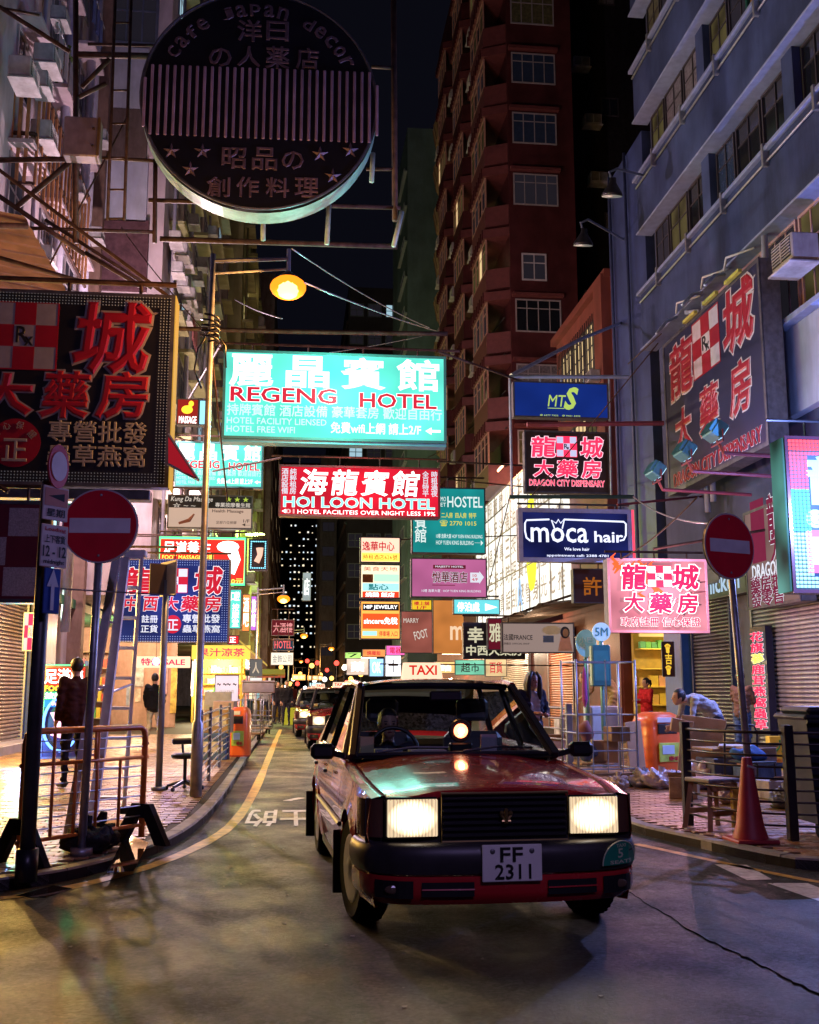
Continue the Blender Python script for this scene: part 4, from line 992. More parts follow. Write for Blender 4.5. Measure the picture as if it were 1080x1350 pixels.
# 17 hoi loon
REDF = glow('crimson_lit_face', (.68, .012, .035), 1.05, True, .3)
g = Sign('crimson lit hotel sign with white characters under the big teal sign', 368, 615, 580, 682, 25, REDF, depth=.3, fw=.045, frame=mat('dull_red_frame', (.14, .03, .04), .4))
CW = glow('cyan_white_letters', (.30, .85, .78), 1.3)
for i, ch in enumerate('海龍賓館'): g.tuv(ch, .125 + .19 * i, .08, .285 + .19 * i, .57, WGL, .03, shear=.12)
g.tuv('HOI LOON HOTEL', .03, .62, .965, .82, CW, .03, (WGL, .014)); g.tuv('HOTEL FACILITEIS OVER NIGHT LESS 19%', .115, .87, .97, .95, WGL, .0)
for u, t in ((.015, '酒店設備'), (.065, '純粹租房'), (.89, '全日特平'), (.945, '時租過夜')): g.tuv('\n'.join(t), u, .07, u + .04, .57, WD, .03)
g.tuv('◄', .02, .865, .045, .945, WGL, .02); g.tuv('01', .045, .865, .095, .945, glow('pink_box', (1, .6, .6), 1), .05)
g.spill((1, .15, .2), 160); g.hang(.25, 4, over=.2); g.stay([(g.o.x - 1.9, 25.2, g.o.z + 1.45), (-4.3, 33, g.o.z + 2.3)], .025); g.stay([(g.o.x + 1.9, 25.2, g.o.z + 1.45), (9.5, 31, g.o.z + 2.6)], .025)
# 18 hostel teal
g = Sign('deep teal hostel sign partly behind the crimson hotel sign', 543, 643, 640, 730, 27, glow('deep_teal_face', (.012, .30, .30), .95, True, .25), fw=.03)
WT = glow('white_print_soft', (.85, 1, .98), 1.0); YL = glow('yellow_print_soft', (.95, .85, .08), .9)
g.text('HOSTEL', 590, 655, 636, 669, WT, .02); g.text('MO', 581, 655, 588, 661, WT, 0); g.text('ET', 581, 663, 588, 668, WT, 0)
g.text('二人房  四人房  特平', 582, 676, 628, 683, YL, .02); g.text('☎ 2770 1015', 580, 686, 628, 694, YL, .01); g.text('10樓 逸華大廈 HOP YUEN KING BUILDING', 575, 704, 636, 710, WT, 0); g.text('HOP YUEN KING BUILDING ──►', 575, 712, 637, 719, WT, 0)
g.text('賓\n館', 547, 678, 562, 715, WT, .02); g.hang(.3, 3); g.stay([(g.o.x, 27.2, g.o.z + 2), (9.5, 32, g.o.z + 2.6)])
# 19 pink
g = Sign('pink hotel sign with arrow box below the deep teal hostel sign', 542, 736, 642, 788, 27, glow('pink_lit_face', (.62, .16, .38), .85, True, .2), fw=.03)
DP = mat('deep_magenta_print', (.30, .02, .10), .5)
g.rect(571, 745, 614, 750, DP, 'header'); g.text('MAJESTY HOTEL', 574, 746, 611, 749, WD, .02, y=-.016); g.text('悅華酒店', 570, 754, 616, 768, DP, .03, (WD, .03)); g.text('10樓 逸華大廈 · HOP YUEN KING BUILDING', 556, 777, 634, 781, WD, 0); g.rect(570, 771, 600, 772, DP, 'rule')
g.rect(620, 755, 632, 768, WD, 'arrow_box'); g.text('10\n4/F', 622, 757, 630, 766, RW_, .02, y=-.018)
MB().poly([g.m(632, 753)[0:1] + (-.014,) + g.m(632, 753)[1:], g.m(638, 761)[0:1] + (-.014,) + g.m(638, 761)[1:], g.m(632, 770)[0:1] + (-.014,) + g.m(632, 770)[1:]], (0, .004, 0)).build('arrow', WD, g.e)
g.hang(.08, 3, bar=False)
# 20 bright vertical stack
ys = [(707, 742), (744, 788), (790, 800), (802, 843)]
def lit(n, c, e): return glow('stack_' + n, c, e, True)
g = Sign('top yellow and pink panel of the bright vertical sign stack', 475, 708, 528, 742, 31, lit('pink', (1, .62, .45), 1.5), fw=.03); g.rect(477, 729, 527, 740, YN, 'band'); g.text('逸華中心', 478, 714, 520, 726, RW_, .03); g.text('時租酒店626號', 479, 731, 524, 738, glow('red_brown_print', (.6, .1, .02), .8), .02, y=-.018)
g.stay([(g.o.x, 31.2, g.o.z + .7), (9.5, 33, g.o.z + 1.3)])
g = Sign('food picture panel second in the bright vertical sign stack', 475, 744, 528, 789, 31, lit('cream', (1, .85, .55), 1.5), fw=.03); g.text('美食天地', 479, 747, 524, 753, RW_, 0); g.rect(478, 757, 492, 768, mat('food_photo_brown', (.3, .12, .04), .6), 'picture'); g.rect(493, 757, 526, 767, lit('palegreen', (.6, .95, .75), 1.1), 'picture'); g.rect(478, 769, 526, 779, lit('sky', (.45, .85, .9), 1.2), 'band'); g.text('點心', 486, 770, 512, 778, glow('teal_print', (.02, .4, .4), .6), .03, y=-.018); g.rect(478, 780, 526, 788, lit('red', (.9, .06, .02), 1.2), 'band'); g.text('燒鵝 飯店', 482, 781, 520, 787, WGL, .03, y=-.018)
g = Sign('orange sincere panel lowest in the bright vertical sign stack', 475, 792, 528, 843, 31, lit('amber', (1, .42, .08), 1.6), fw=.03); g.rect(478, 796, 526, 805, INK, 'band'); g.text('HIP JEWELRY', 480, 798, 524, 804, WGL, .02, y=-.018); g.rect(478, 809, 526, 829, lit('redo', (.95, .10, .02), 1.3), 'band'); g.text('sincere免稅', 480, 814, 524, 823, WGL, .03, y=-.018); g.rect(478, 832, 497, 838, lit('sky', (.45, .85, .9), 1.2), 'band'); g.text('停車場 入口', 500, 832, 524, 839, RW_, .02)
g.stay([(g.o.x, 31.2, g.o.z - .7), (9.5, 33, g.o.z - .7)])
# 21 small yellow, orange m panel, pink wall board, cyan
g = Sign('small yellow panel with red characters under the pink hotel sign', 543, 791, 569, 804, 33, glow('yellow_small', (1, .62, .03), 1.0, True), fw=.01); g.text('樓上舖', 546, 793, 566, 798, RW_, .03); g.text('1/F', 550, 799, 562, 803, RW_, .02)
g = Sign('plain orange board with a large pale m', 571, 791, 612, 862, 40, glow('orange_board', (.85, .30, .07), .7, True, .2), fw=.02); g.text('m', 594, 826, 611, 843, glow('peach_print', (1, .7, .45), 1.0), .03)
g = Sign('dusky red lit board with slanted lettering beside the orange board', 529, 806, 570, 861, 41, glow('dusky_red_board', (.42, .12, .09), .75, True, .3), fw=.02); g.text('FOOT', 546, 831, 564, 842, CR_, .02, rot=.25); g.text('MARRY', 532, 815, 552, 821, CR_, .01)
g = Sign('cyan lit arrow sign below the pink hotel sign', 598, 790, 659, 810, 30, glow('cyan_lit_face', (.18, .78, .85), 1.1, True), fw=.02); g.text('停泊處', 603, 794, 632, 806, WGL, .03); g.text('►', 640, 796, 655, 805, WGL, .03); g.hang(.1, 2)
# 23
GOLDP = glow('cream_sign_print', (.85, .80, .55), .8)
g = Sign('black sign with cream characters above the taxi roof', 611, 821, 692, 869, 29, BLACK_U, fw=.02); g.text('幸', 617, 827, 637, 847, GOLDP, .04); g.text('中西大藥房', 615, 851, 688, 864, GOLDP, .04); g.hang(.2, 2)
g = Sign('dark crimson square sign with one white character by the black sign', 643, 815, 662, 857, 28.6, glow('dark_crimson_face', (.20, .012, .03), .6), fw=.02); g.text('雅', 645, 822, 661, 846, GOLDP, .03)
g = Sign('cream shop banner with FRANCE lettering and a woman picture', 662, 821, 757, 861, 28, glow('cream_banner', (.55, .40, .36), .55, True), fw=.03)
g.text('法國FRANCE', 664, 836, 702, 844, INK, .02); g.text('旗艦店 OFFICIAL SHOP', 664, 847, 698, 850, INK, 0); g.disc(715, 825, 740, 837, mat('pale_oval', (.6, .55, .5), .5)); g.rect(716, 838, 730, 847, mat('blue_photo', (.08, .12, .3), .5), 'picture')
a = g.bx(734, 824, 756, 860); X = (a[0] + a[2]) / 2
MB().sphere((X, -.02, a[3] - .2), (.13, .01, .16), 10, 8).build('picture_hair', INK, g.e); MB().sphere((X + .01, -.035, a[3] - .21), (.08, .01, .11), 10, 8).build('picture_face', mat('picture_skin', (.34, .20, .14), .6), g.e)
MB().poly([(X - .2, -.014, a[1] + .03), (X + .2, -.014, a[1] + .03), (X + .12, -.014, a[1] + .42), (X - .12, -.014, a[1] + .42)], (0, .005, 0)).build('picture_dress', mat('picture_pink', (.55, .3, .28), .6), g.e)
# 24 MTS
g = Sign('royal blue sign with yellow green MTS script', 677, 504, 802, 551, 24, glow('royal_blue_face', (.012, .045, .36), .55, True, .2), fw=.03); YG = glow('yellow_green_print2', (.55, .75, .15), .9)
g.text('MT', 722, 521, 744, 536, YG, -.003, shear=.15); g.tuv('S', .53, .16, .63, .74, YG, .06, shear=.25); g.text('◎ 6377 7322    ◎ 9421 3332', 712, 547, 765, 549, YG, 0); g.rect(722, 538, 744, 538.8, YG, 'rule')
BLF = mat('pale_blue_steel', (.34, .42, .55), .4, .5, .15)
g.stay([PY(672, 497, 24), PY(829, 497, 24)], .05, BLF, 'beam'); g.stay([PY(672, 497, 24), PY(675, 655, 24)], .035, BLF, 'post'); g.stay([PY(803, 497, 24), PY(806, 655, 24)], .03, BLF, 'post')
g.stay([PY(674, 495, 24), PY(768, 446, 27), PY(826, 423, 29.8)], .05, BLF, 'beam'); g.stay([PY(672, 655, 24), PY(835, 655, 24)], .05, mat('dark_teal_steel', (.04, .10, .11), .5, .4), 'beam')
g.stay([PY(695, 560, 24), PY(875, 558, 24)], .06, mat('maroon_steel', (.28, .07, .10), .5, .3), 'beam')
for x in (712, 740, 770): g.stay([PY(x, 497, 24), PY(x, 504, 24)], .03, BLF, 'link')
# 25 small dragon
PKO = glow('pink_white_outline', (1, .62, .75), 1.5); RN = glow('red_neon_letters', (.95, .03, .10), 1.5)
g = Sign('small dark pharmacy sign with glowing pink edged characters under the blue script sign', 692, 569, 803, 650, 24.2, mat('brown_black_face', (.04, .025, .02), .3, var=.5, vs=2), fw=.03)
for t, x0, y0, x1, y1 in (('龍', 700, 576, 731, 602), ('城', 765, 577, 793, 603), ('大', 704, 607, 728, 628), ('藥', 734, 607, 760, 629), ('房', 767, 607, 791, 630)): g.text(t, x0, y0, x1, y1, RN, .04, (PKO, .035), shear=.08)
g.rx(734, 576, 760, 602, RN, glow('lilac_white', (.65, .65, .95), 1), INK); g.text('DRAGON CITY DISPENSARY', 698, 633, 797, 641, RN, .02, (PKO, .03))
# 26 moca
g = Sign('navy hair salon sign with pale outlined lettering and crown', 684, 671, 833, 741, 22.5, glow('navy_salon_face', (.016, .022, .15), .65, True, .6), fw=.09, frame=mat('silver_lilac_frame', (.45, .45, .58), .3, .6))
NW = glow('lilac_white_neon', (.75, .78, 1), 1.5)
g.text('moca', 700, 696, 775, 715, NW, .015); g.text('hair', 784, 701, 821, 715, NW, .03); 
b = MB(); Q = [(699, 713), (694, 709), (692, 700), (692, 690), (694, 686), (724, 685)]; b.tube([(g.m(*q)[0], -.02, g.m(*q)[1]) for q in Q], .02, 5); Q = [(744, 685), (822, 688), (825, 691), (825, 706), (822, 712), (817, 713)]; b.tube([(g.m(*q)[0], -.02, g.m(*q)[1]) for q in Q], .02, 5)
Q = [(731, 697), (727, 686), (733, 690), (736, 685), (739, 690), (744, 684), (741, 697)]; b.tube([(g.m(*q)[0], -.02, g.m(*q)[1]) for q in Q], .016, 5); b.build('neon_tube', NW, g.e)
g.text('We love hair', 744, 722, 777, 726, NW, .02); g.text('appointment call: 2388 4781', 721, 731, 802, 735, NW, .02)
g.hang(.12, 4, m=FRAME); g.stay([(g.o.x + 1, 22.6, g.o.z + 1.3), (9.6, 24, g.o.z + 1.8)], .03, mat('maroon_steel', (1, 1, 1)))
MB().box((g.x1 + .01, -.02, g.z0 + .1), (g.x1 + .06, .05, g.z1)).build('edge_light', glow('red_edge_light', (1, .06, .12), 1.6, True), g.e)
# 27
g = Sign('small dark maroon sign with one orange character under the salon sign', 756, 750, 803, 795, 25, mat('dark_maroon_face', (.05, .012, .012), .5), fw=.02); g.text('許', 769, 761, 793, 785, glow('dull_orange_print', (.5, .14, .02), .7), .02); g.hang(.15, 2)
# 28 pink LED pharmacy sign
PKF = glow('pink_led_face', (1, .36, .45), .80, True, .5); g = Sign('pink glowing pharmacy sign hanging below the left of the no entry disc', 802, 737, 933, 834, 19.5, PKF, fw=.04, frame=mat('pale_pink_frame', (.55, .35, .4), .4), depth=.3)
ORF = glow('orange_flames', (1, .12, .03), 1.6); b = MB()
for k in range(16):
    x0, z0 = g.m(808 + random.uniform(0, 60), 742 + random.uniform(5, 55)); h = random.uniform(.12, .3)
    b.tube([(x0, -.012, z0), (x0 + .08, -.012, z0 + h * .5), (x0 - .02, -.012, z0 + h), (x0 + .06, -.012, z0 + h * 1.3)], [.015, .045, .03, .008], 5)
b.build('flame_shapes', ORF, g.e); b = MB()
for k in range(8):
    x0, z0 = g.m(888 + random.uniform(0, 35), 768 + random.uniform(0, 45)); b.tube([(x0 - .2, -.01, z0 - .15), (x0 - .05, -.012, z0 + .1), (x0 + .2, -.01, z0 + .12)], [.012, .025, .012], 5)
b.build('dark_swirls', mat('brown_swirl', (.16, .07, .07), .5), g.e)
HP = glow('hot_pink_letters', (.85, .03, .16), 1.0)
for t, x0, y0, x1, y1 in (('龍', 818, 745, 849, 777), ('城', 885, 746, 918, 777), ('大', 822, 782, 846, 806), ('藥', 855, 783, 883, 808), ('房', 892, 783, 917, 808)): g.text(t, x0, y0, x1, y1, HP, .05, (WGL, .04), y=-.05, shear=.08)
g.rx(853, 747, 884, 774, RN, WGL, INK, y=-.05); g.text('政府註冊 信心保證', 818, 814, 922, 826, HP, .03, (WGL, .03), y=-.04)
g.spill((1, .45, .6), 260); g.hang(.15, 3); g.stay([(g.o.x, 19.6, g.o.z + 1.6), (9.6, 19.6, g.o.z + 2.1)], .03)
# 29 large wall pharmacy sign
g = Sign('large navy wall sign with tilted red pharmacy characters at the right', [(871, 452), (1003, 346), (886, 652), (1013, 588)], 0, 0, 0, 8.75, mat('navy_wall_face', (.016, .018, .060), .35, var=.2, vs=2), wall='X', depth=.4, fw=.08)
OP = mat('pale_outline_paint', (.50, .46, .52), .4)
for t, xc, yc, w_, h in (('龍', 898, 486, 29, 1.22), ('城', 973, 416, 39, 1.25), ('大', 901, 566, 20, .92), ('藥', 935, 539, 24, .98), ('房', 976, 510, 27, 1.0)): g.ct(t, xc, yc, w_, h, RED_U, .05, (OP, .035), shear=.08, depth=.05)
aL = g.m(914, 452); aR = g.m(949, 452); zc = (aL[1] + aR[1]) / 2; W0, H0 = g.x1 - g.x0, g.z1 - g.z0
g.rx((aL[0] - g.x0) / W0, (g.z1 - zc - .62) / H0, (aR[0] - g.x0) / W0, (g.z1 - zc + .62) / H0, RED_U, OP, INK, px=False)
aL = g.m(889, 615); aR = g.m(1004, 546); letters('DRAGON CITY DISPENSARY', (aL[0], g.z0 + .14, aR[0], g.z0 + .44), RED_U, g.e, -.01, .03, outline=(OP, .03), depth=.03)
for k, px in enumerate((915, 948, 978)):
    MB().box((g.x0 + W0 * (.3 + .22 * k), -.12, g.z1 - .02), (g.x0 + W0 * (.3 + .22 * k) + .7, -.04, g.z1 + .05)).build('edge_batten', mat('yellow_batten', (.5, .5, .1), .5), g.e)
# floodlights on arms in front of the wall sign
FLM = mat('turquoise_flood_housing', (.10, .32, .36), .4, .4)
for k, (px, py) in enumerate(((866, 622), (905, 596), (945, 570))):
    p = PX(px, py, 7.0); e = thing('floodlight', ('farthest', 'middle', 'nearest')[k] + ' turquoise floodlight on an arm below the large wall sign', 'floodlight', p, -PI / 2, 'floodlights of the wall sign')
    M_ = Matrix.Rotation(math.radians(-35), 4, 'X')
    MB().bev((-.22, -.13, -.14), (.22, .08, .14), .02, M_).build('housing', FLM, e)
    b = MB()
    for i in range(7): b.box((-.2 + i * .065, -.18, -.12), (-.185 + i * .065, -.13, .12), M_)
    b.build('cooling_fin', FLM, e)
    MB().box((-.18, .082, -.11), (.18, .09, .11), M_).build('lens', glow('flood_lens', (.45, .8, 1), 2.5), e)
    MB().tube([(0, 0, -.12), (0, .1, -.35), (0, 1.9, -.42)], .035, 6).tube([(-.25, 0, 0), (-.25, .0, -.2), (.25, 0, -.2), (.25, 0, 0)], .015, 5).build('arm', mat('maroon_steel', (1, 1, 1)), e)
    sp = bpy.data.lights.new('added_flood_beam', 'SPOT'); sp.energy = 170; sp.color = (.40, .50, 1); sp.spot_size = math.radians(120); sp.spot_blend = .6; sp.shadow_soft_size = .1  # floodlights are really off; beam and lens glow are added to light the sign
    so = put('added_flood_beam', sp, e, (0, .12, .05)); so.rotation_euler = (math.radians(115), 0, 0)
for k, (a, c) in enumerate((((866, 440), (892, 418)), ((900, 402), (925, 386)), ((930, 376), (955, 362)))):
    p = PX(a[0], a[1], 8.2); q = PX(c[0], c[1], 9.1); e = thing('wall_bracket', ('lower left', 'middle', 'upper right')[k] + ' steel bracket arm above the large wall sign', 'bracket', p, group='bracket arms above the wall sign')
    tubes(e, 'arm', [[p, p.lerp(q, .5) + Vector((0, 0, .1)), q]], .04, BLF); tubes(e, 'cable', [[q + Vector((0, 0, .1)), q + Vector((-.2, -.6, .12)), q + Vector((.1, -1.3, .05))]], .025, mat('white_cable', (.6, .62, .66), .5))
# 30 lower wall sign
CRD = glow('dim_cream_face', (.42, .26, .24), .45, True, .3)
g = Sign('dim cream wall sign with maroon pharmacy characters beside the bright dotted sign', [(984, 684), (1052, 640), (984, 806), (1052, 792)], 0, 0, 0, 9.1, CRD, wall='X', depth=.3, fw=.05)
PLUM = glow('plum_letters', (.35, .03, .10), .5); g.ct('龍', 1021, 680, 17, .85, PLUM, .04, (WD, .02)); g.ct('大', 1024, 719, 14, .6, PLUM, .04, (WD, .02)); g.ct('DRAGON', 1012, 751, 38, .28, WD, .03, (INK, .02))
g.ct('藥房批', 1012, 768, 42, .34, PLUM, .03, (WD, .02)); g.ct('發零售', 1013, 787, 42, .34, PLUM, .03, (WD, .02)); g.ct('▮', 1000, 700, 16, 1.2, PLUM, .03)
# 31 LED sign at right
g = Sign('dazzling dotted light sign in red, white and turquoise at the right edge', 1040, 577, 1180, 782, 15.5, glow('magenta_teal_field', (.12, .25, .55), .8, True, .9), depth=.35, fw=.05, frame=mat('dark_sign_frame', (.05, .02, .03), .4))
W0, H0 = g.x1 - g.x0, g.z1 - g.z0
def ledband(v0, v1, col, es, nm):
    b = MB(); pitch = .062; z = g.z1 - v0 * H0 - .03
    while z > g.z1 - v1 * H0:
        x = g.x0 + .07
        while x < g.x1 - .05:
            if min(x - g.x0, g.x1 - x) < .36 or g.z1 - z < .28 or z - g.z0 < .26: b.box((x - .022, -.03, z - .022), (x + .022, -.01, z + .022))
            x += pitch
        z -= pitch
    return b.build('light_dots', glow('led_' + nm, col, es, True), g.e, kind='stuff')
ledband(.02, .10, (1, .08, .12), 2.4, 'red'); ledband(.10, .34, (1, .16, .34), 1.7, 'pink'); ledband(.34, .62, (.12, .90, .60), 1.6, 'teal'); ledband(.62, .98, (.45, .92, 1), 1.6, 'white')
g.text('龍', 1066, 604, 1140, 664, glow('led_white', (.75, .92, 1), 1.3, True), .06, y=-.02); g.disc(1062, 672, 1088, 696, glow('led_white', (1, 1, 1), 6)); g.rect(1064, 700, 1170, 756, glow('led_magenta_box', (1, .2, .45), 1.6, True), 'panel')
g.text('G', 1068, 676, 1083, 692, INK, .02, y=-.02); g.rect(1070, 708, 1100, 745, glow('led_rose', (1, .6, .8), 1.5), 'panel', y=-.02)
MB().bev((g.x0 - .05, .0, g.z0 + .02), (g.x0 - .012, .42, g.z1 - .02), .01).build('side_panel', glow('mottled_side', (.10, .34, .30), .6, True, .9), g.e)
g.hang(.3, 2, over=.2, m=BLACKM)
g.spill((.24, .36, 1.0), 1700, -.9, .3); g.spill((1, .30, .6), 160, -.7, .3); g.spill((.28, .40, 1), 200, 1.3, .3)
# 32 column of letter lamps and the hidden shop fascia
cl = thing('letter_column', 'vertical column of small red and white lit characters on the dark blue door post', 'sign', PX(1002, 900, 9.3), -PI / 2)
z0_ = PX(1002, 962, 9.3).z; z1_ = PX(1002, 832, 9.3).z
for i, ch in enumerate('花旗蔘鹿茸燕窩蟲草'):
    zz = z1_ - (i + .5) * (z1_ - z0_) / 9 - cl.location.z; hh = (z1_ - z0_) / 9 * .42
    letters(ch, (-.28, zz - hh, .28, zz + hh), RN if i != 2 else YN, cl, -.02, .05, outline=(WD, .03))
MB().box((-.36, 0, z0_ - cl.location.z - .1), (.36, .15, z1_ - cl.location.z + .1)).build('board', NAVY_U, cl)
g = Sign('dark blue shop fascia with pale lettering behind the no entry disc', [(925, 757), (984, 745), (925, 790), (984, 784)], 0, 0, 0, 9.3, NAVY_U, wall='X', fw=.02); g.ct('chicken', 950, 768, 50, .42, glow('pale_blue_print', (.5, .7, .9), .9), .03)
# ---- the white lit billboard wall
WB = glow('white_billboard', (1, .97, .86), 1.5, True, .25)
bbz0, bbz1, by0, by1 = 4.3, 10.3, 35.5, 53.0
bb = thing('billboard', 'long brilliant white billboard full of faint grey lettering behind the salon sign', 'billboard', (9.2, (by0 + by1) / 2, bbz0), -PI / 2)
Wb = (by1 - by0) / 2; Hb = bbz1 - bbz0
MB().box((-Wb, -.02, 0), (Wb, .25, Hb)).build('face', WB, bb)
GP = glow('grey_print_on_white', (.42, .38, .30), .8, base=(.3, .3, .25)); rows_ = ('按摩足浴推拿刮痧', '中式指壓泰式古法', '營業時間通宵服務', '精油香薰全身護理', '歡迎光臨貴賓專享', '電話二三八八四七')
for r_ in range(5):
    for k in range(13):
        ch = rows_[(r_ * 3 + k) % 6][(k * 5 + r_) % 8]; x = -Wb + .9 + k * 1.32; z = .55 + r_ * 1.13
        letters(ch, (x, z, x + .95, z + .8), GP, bb, -.03, .015 + .02 * (k % 2))
letters('♨', (Wb - 5.5, 1.3, Wb - 4.1, 4.4), glow('lemon_print', (.95, .95, .05), 1.5), bb, -.05, .2)
letters('♙', (1.2, .1, 2.2, 1.6), glow('pale_blue_figure', (.35, .6, .95), 1.2), bb, -.05, .05)
b = MB()
for k in range(11): b.box((-Wb + k * 1.74, -.06, 0), (-Wb + k * 1.74 + .05, -.02, Hb))
for k in range(4): b.box((-Wb, -.06, k * 1.98), (Wb, -.02, k * 1.98 + .05))
b.build('panel_joint', mat('pale_steel_joint', (.4, .38, .34), .5), bb)
lowc = thing('canopy', 'cluttered sagging canopy under the white billboard', 'awning', (8.3, 40, 4.0))
b = MB(); rows = []
for k in range(24): rows.append([(-1.1, -10 + k * .9, -.15 + .12 * math.sin(k * 1.7)), (0, -10 + k * .9, .12 * math.sin(k * .9)), (1.2, -10 + k * .9, .1)])
b.grid(rows); b.build('sheet', mat('dirty_canopy_sheet', (.16, .13, .10), .7, var=.4, vs=2, dirt=.5), lowc)
tubes(lowc, 'strut', [[Vector((7.2, 30.5 + 2.1 * k, 3.9)), Vector((9.4, 30.3 + 2.1 * k, 4.6))] for k in range(10)], .03, DSTEEL)

# ============================================================ STREET LAMPS
def sodium(label, base, h, arm, E, m_pole=STEEL, big=True, grp='street lamps down the road'):
    e = thing('street_lamp', label, 'street lamp', base, group=grp)
    MB().tube([(0, 0, 0), (0, 0, .9), (0, 0, .95), (0, 0, h)], [.075, .075, .05, .038], 12).build('pole', m_pole, e, True)
    ax = arm
    MB().tube([(0, 0, h - .1), (ax, 0, h - .02)], .028, 6).tube([(0, 0, h - .28), (ax, 0, h - .17)], .018, 6).tube([(ax, 0, h + .12), (ax, 0, h - .25)], .03, 6).build('arm', m_pole, e)
    z = h - .42
    MB().lathe((ax, 0, z), [(.05, .20), (.12, .14), (.20, .04), (.20, .0)], 16).build('lamp_hood', FRAME, e, True)
    MB().sphere((ax, 0, z - .02), (.25, .25, .16), 18, 9).build('lamp_bowl', glow('sodium_halo_bowl', (1, .25, .012), 2.2), e, True); MB().sphere((ax, -.06, z - .07), (.17, .20, .125), 16, 8).build('lamp_bulb', glow('sodium_bulb', (1, .62, .16), 5), e, True)  # real bowl, enlarged and orange so that it also draws the lamp's halo
    L = bpy.data.lights.new('lamp_light', 'POINT'); L.energy = E; L.color = (1, .42, .09); L.shadow_soft_size = .13
    put('lamp_light', L, e, (ax, 0, z - .36))
    return e
bp = G(258, 1050, PH); tp = PY(279, 335, bp.y)
lx = PY(380, 375, bp.y).x - bp.x
sodium('tall grey street lamp with glowing amber bowl left of the road', bp, tp.z - PH, lx, 820)
clut = thing('cable_bundle', 'tangle of black cables wrapped round the street lamp pole', 'cable', PY(278, 437, bp.y - .1))
b = MB()
for k in range(5): b.tube([(.12 * math.cos(a * .8 + k), -.06 + .1 * math.sin(a * .8 + k), .05 * k - .02 * a) for a in range(10)], .015, 5)
b.tube([(-.02, 0, 0), (-.16, 0, -.25), (-.2, 0, -.55), (-.1, 0, -.8)], .015, 5); b.tube([(.05, 0, 0), (.2, 0, -.2), (.22, 0, -.5)], .012, 5); b.build('cable', BLACK, clut, True)
for i, (px, py, D) in enumerate(((374, 789, 42), (401, 838, 72), (437, 855, 95), (419, 873, 120), (392, 872, 140))):
    p = PY(px, py, D); sodium(('nearest', 'second', 'third', 'fourth', 'farthest')[i] + ' far amber street lamp of the row beyond the teal signs', (p.x - 1.0 if i < 4 else p.x - .5, D, 0), p.z + .42, 1.0, (700, 600, 500, 400, 400)[i])
ws_ = thing('street_lamp', 'added cool fill lamp on the right kerb behind the viewer', 'street lamp', (4.6, -5.0, PH)); MB().tube([(0, 0, 0), (0, 0, 7.6), (-.4, .2, 8.0), (-1.4, .7, 8.1)], [.08, .06, .05, .04], 10).build('pole', STEEL, ws_, True)  # unseen fill lamp, added to light the foreground from behind the camera
MB().bev((-1.9, .55, 8.0), (-1.2, .85, 8.12), .02).build('lamp_head', FRAME, ws_); MB().box((-1.85, .58, 7.985), (-1.3, .82, 7.998)).build('lamp_lens', glow('cool_lens', (.7, .75, 1), 20), ws_)
L = bpy.data.lights.new('lamp_light', 'POINT'); L.energy = 1250; L.color = (.55, .40, 1.0); L.shadow_soft_size = .15; put('lamp_light', L, ws_, (-1.6, .7, 7.8))
# two unlit reflector lamps on wall arms
for i, (px, py, D) in enumerate(((807, 257, 24.5), (769, 322, 26.5))):
    p = PY(px, py, D); e = thing('wall_lamp', ('upper' if i == 0 else 'lower') + ' unlit bell lamp on a long arm in the dark', 'lamp', p, group='unlit bell lamps')
    M_ = Matrix.Rotation(math.radians(18), 4, 'X')
    b = MB(); b.lathe((0, 0, 0), [(.27, -.02), (.25, .05), (.14, .22), (.09, .30), (.08, .42)], 20); b.v = [tuple(M_ @ Vector(v)) for v in b.v]; b.build('hood', BLACKM, e, True)
    b = MB(); b.lathe((0, 0, -.04), [(.26, .0), (.18, .02), (.05, .03)], 20); b.v = [tuple(M_ @ Vector(v)) for v in b.v]; b.build('reflector', mat('dusty_glow_reflector', (.70, .68, .60), .35, .3, .3, 12, em=(.7, .75, .65), es=.22), e, True)  # lamp is off; slight emission stands in for light caught by the reflector
    q = PY((868, 826)[i], (236, 318)[i], (27, 29)[i]) - p
    MB().tube([(0, 0, .4), (-.05, 0, .62), (.15, 0, .72), tuple(q)], .035, 6).build('arm', mat('blue_grey_arm', (.16, .20, .30), .4, .5), e)
# ---- overhead wires
for i, (p, q, D0, D1, sg) in enumerate((((385, 328), (566, 432), 18, 26, .1), ((400, 372), (575, 436), 14.3, 26, .05), ((310, 395), (372, 420), 30, 20, .05), ((435, 465), (556, 443), 24, 28, .02), ((230, 433), (590, 440), 22, 22, .02), ((276, 435), (300, 660), 14.3, 16, 0), ((300, 470), (160, 300), 20, 26, .1), ((835, 655), (945, 690), 22, 14, .15), ((812, 740), (920, 655), 20, 14, .1), ((672, 655), (640, 790), 24, 30, 0), ((828, 480), (872, 440), 24, 22, 0), ((700, 655), (868, 452), 24, 22, .02))):
    wire('overhead_cable', ('thin cable from the round sign frame down to the dark tower', 'pale cable passing behind the amber lamp', 'short pale cable above the green sign', 'pale stay rising right above the teal sign', 'dark pole crossing the street above the teal sign', 'cable running down beside the lamp pole', 'cable sloping across the patched wall', 'white cable looped below the wall sign', 'pink cable crossing behind the no entry disc', 'thin cable hanging from the blue steel frame', 'short cable right of the blue script sign', 'long cable from the blue frame up to the wall sign')[i], 'cable', [PY(p[0], p[1], D0), PY(q[0], q[1], D1)], .05 if i == 4 else .014, STEEL if i in (0, 1, 2, 3, 7) else DSTEEL, sg)
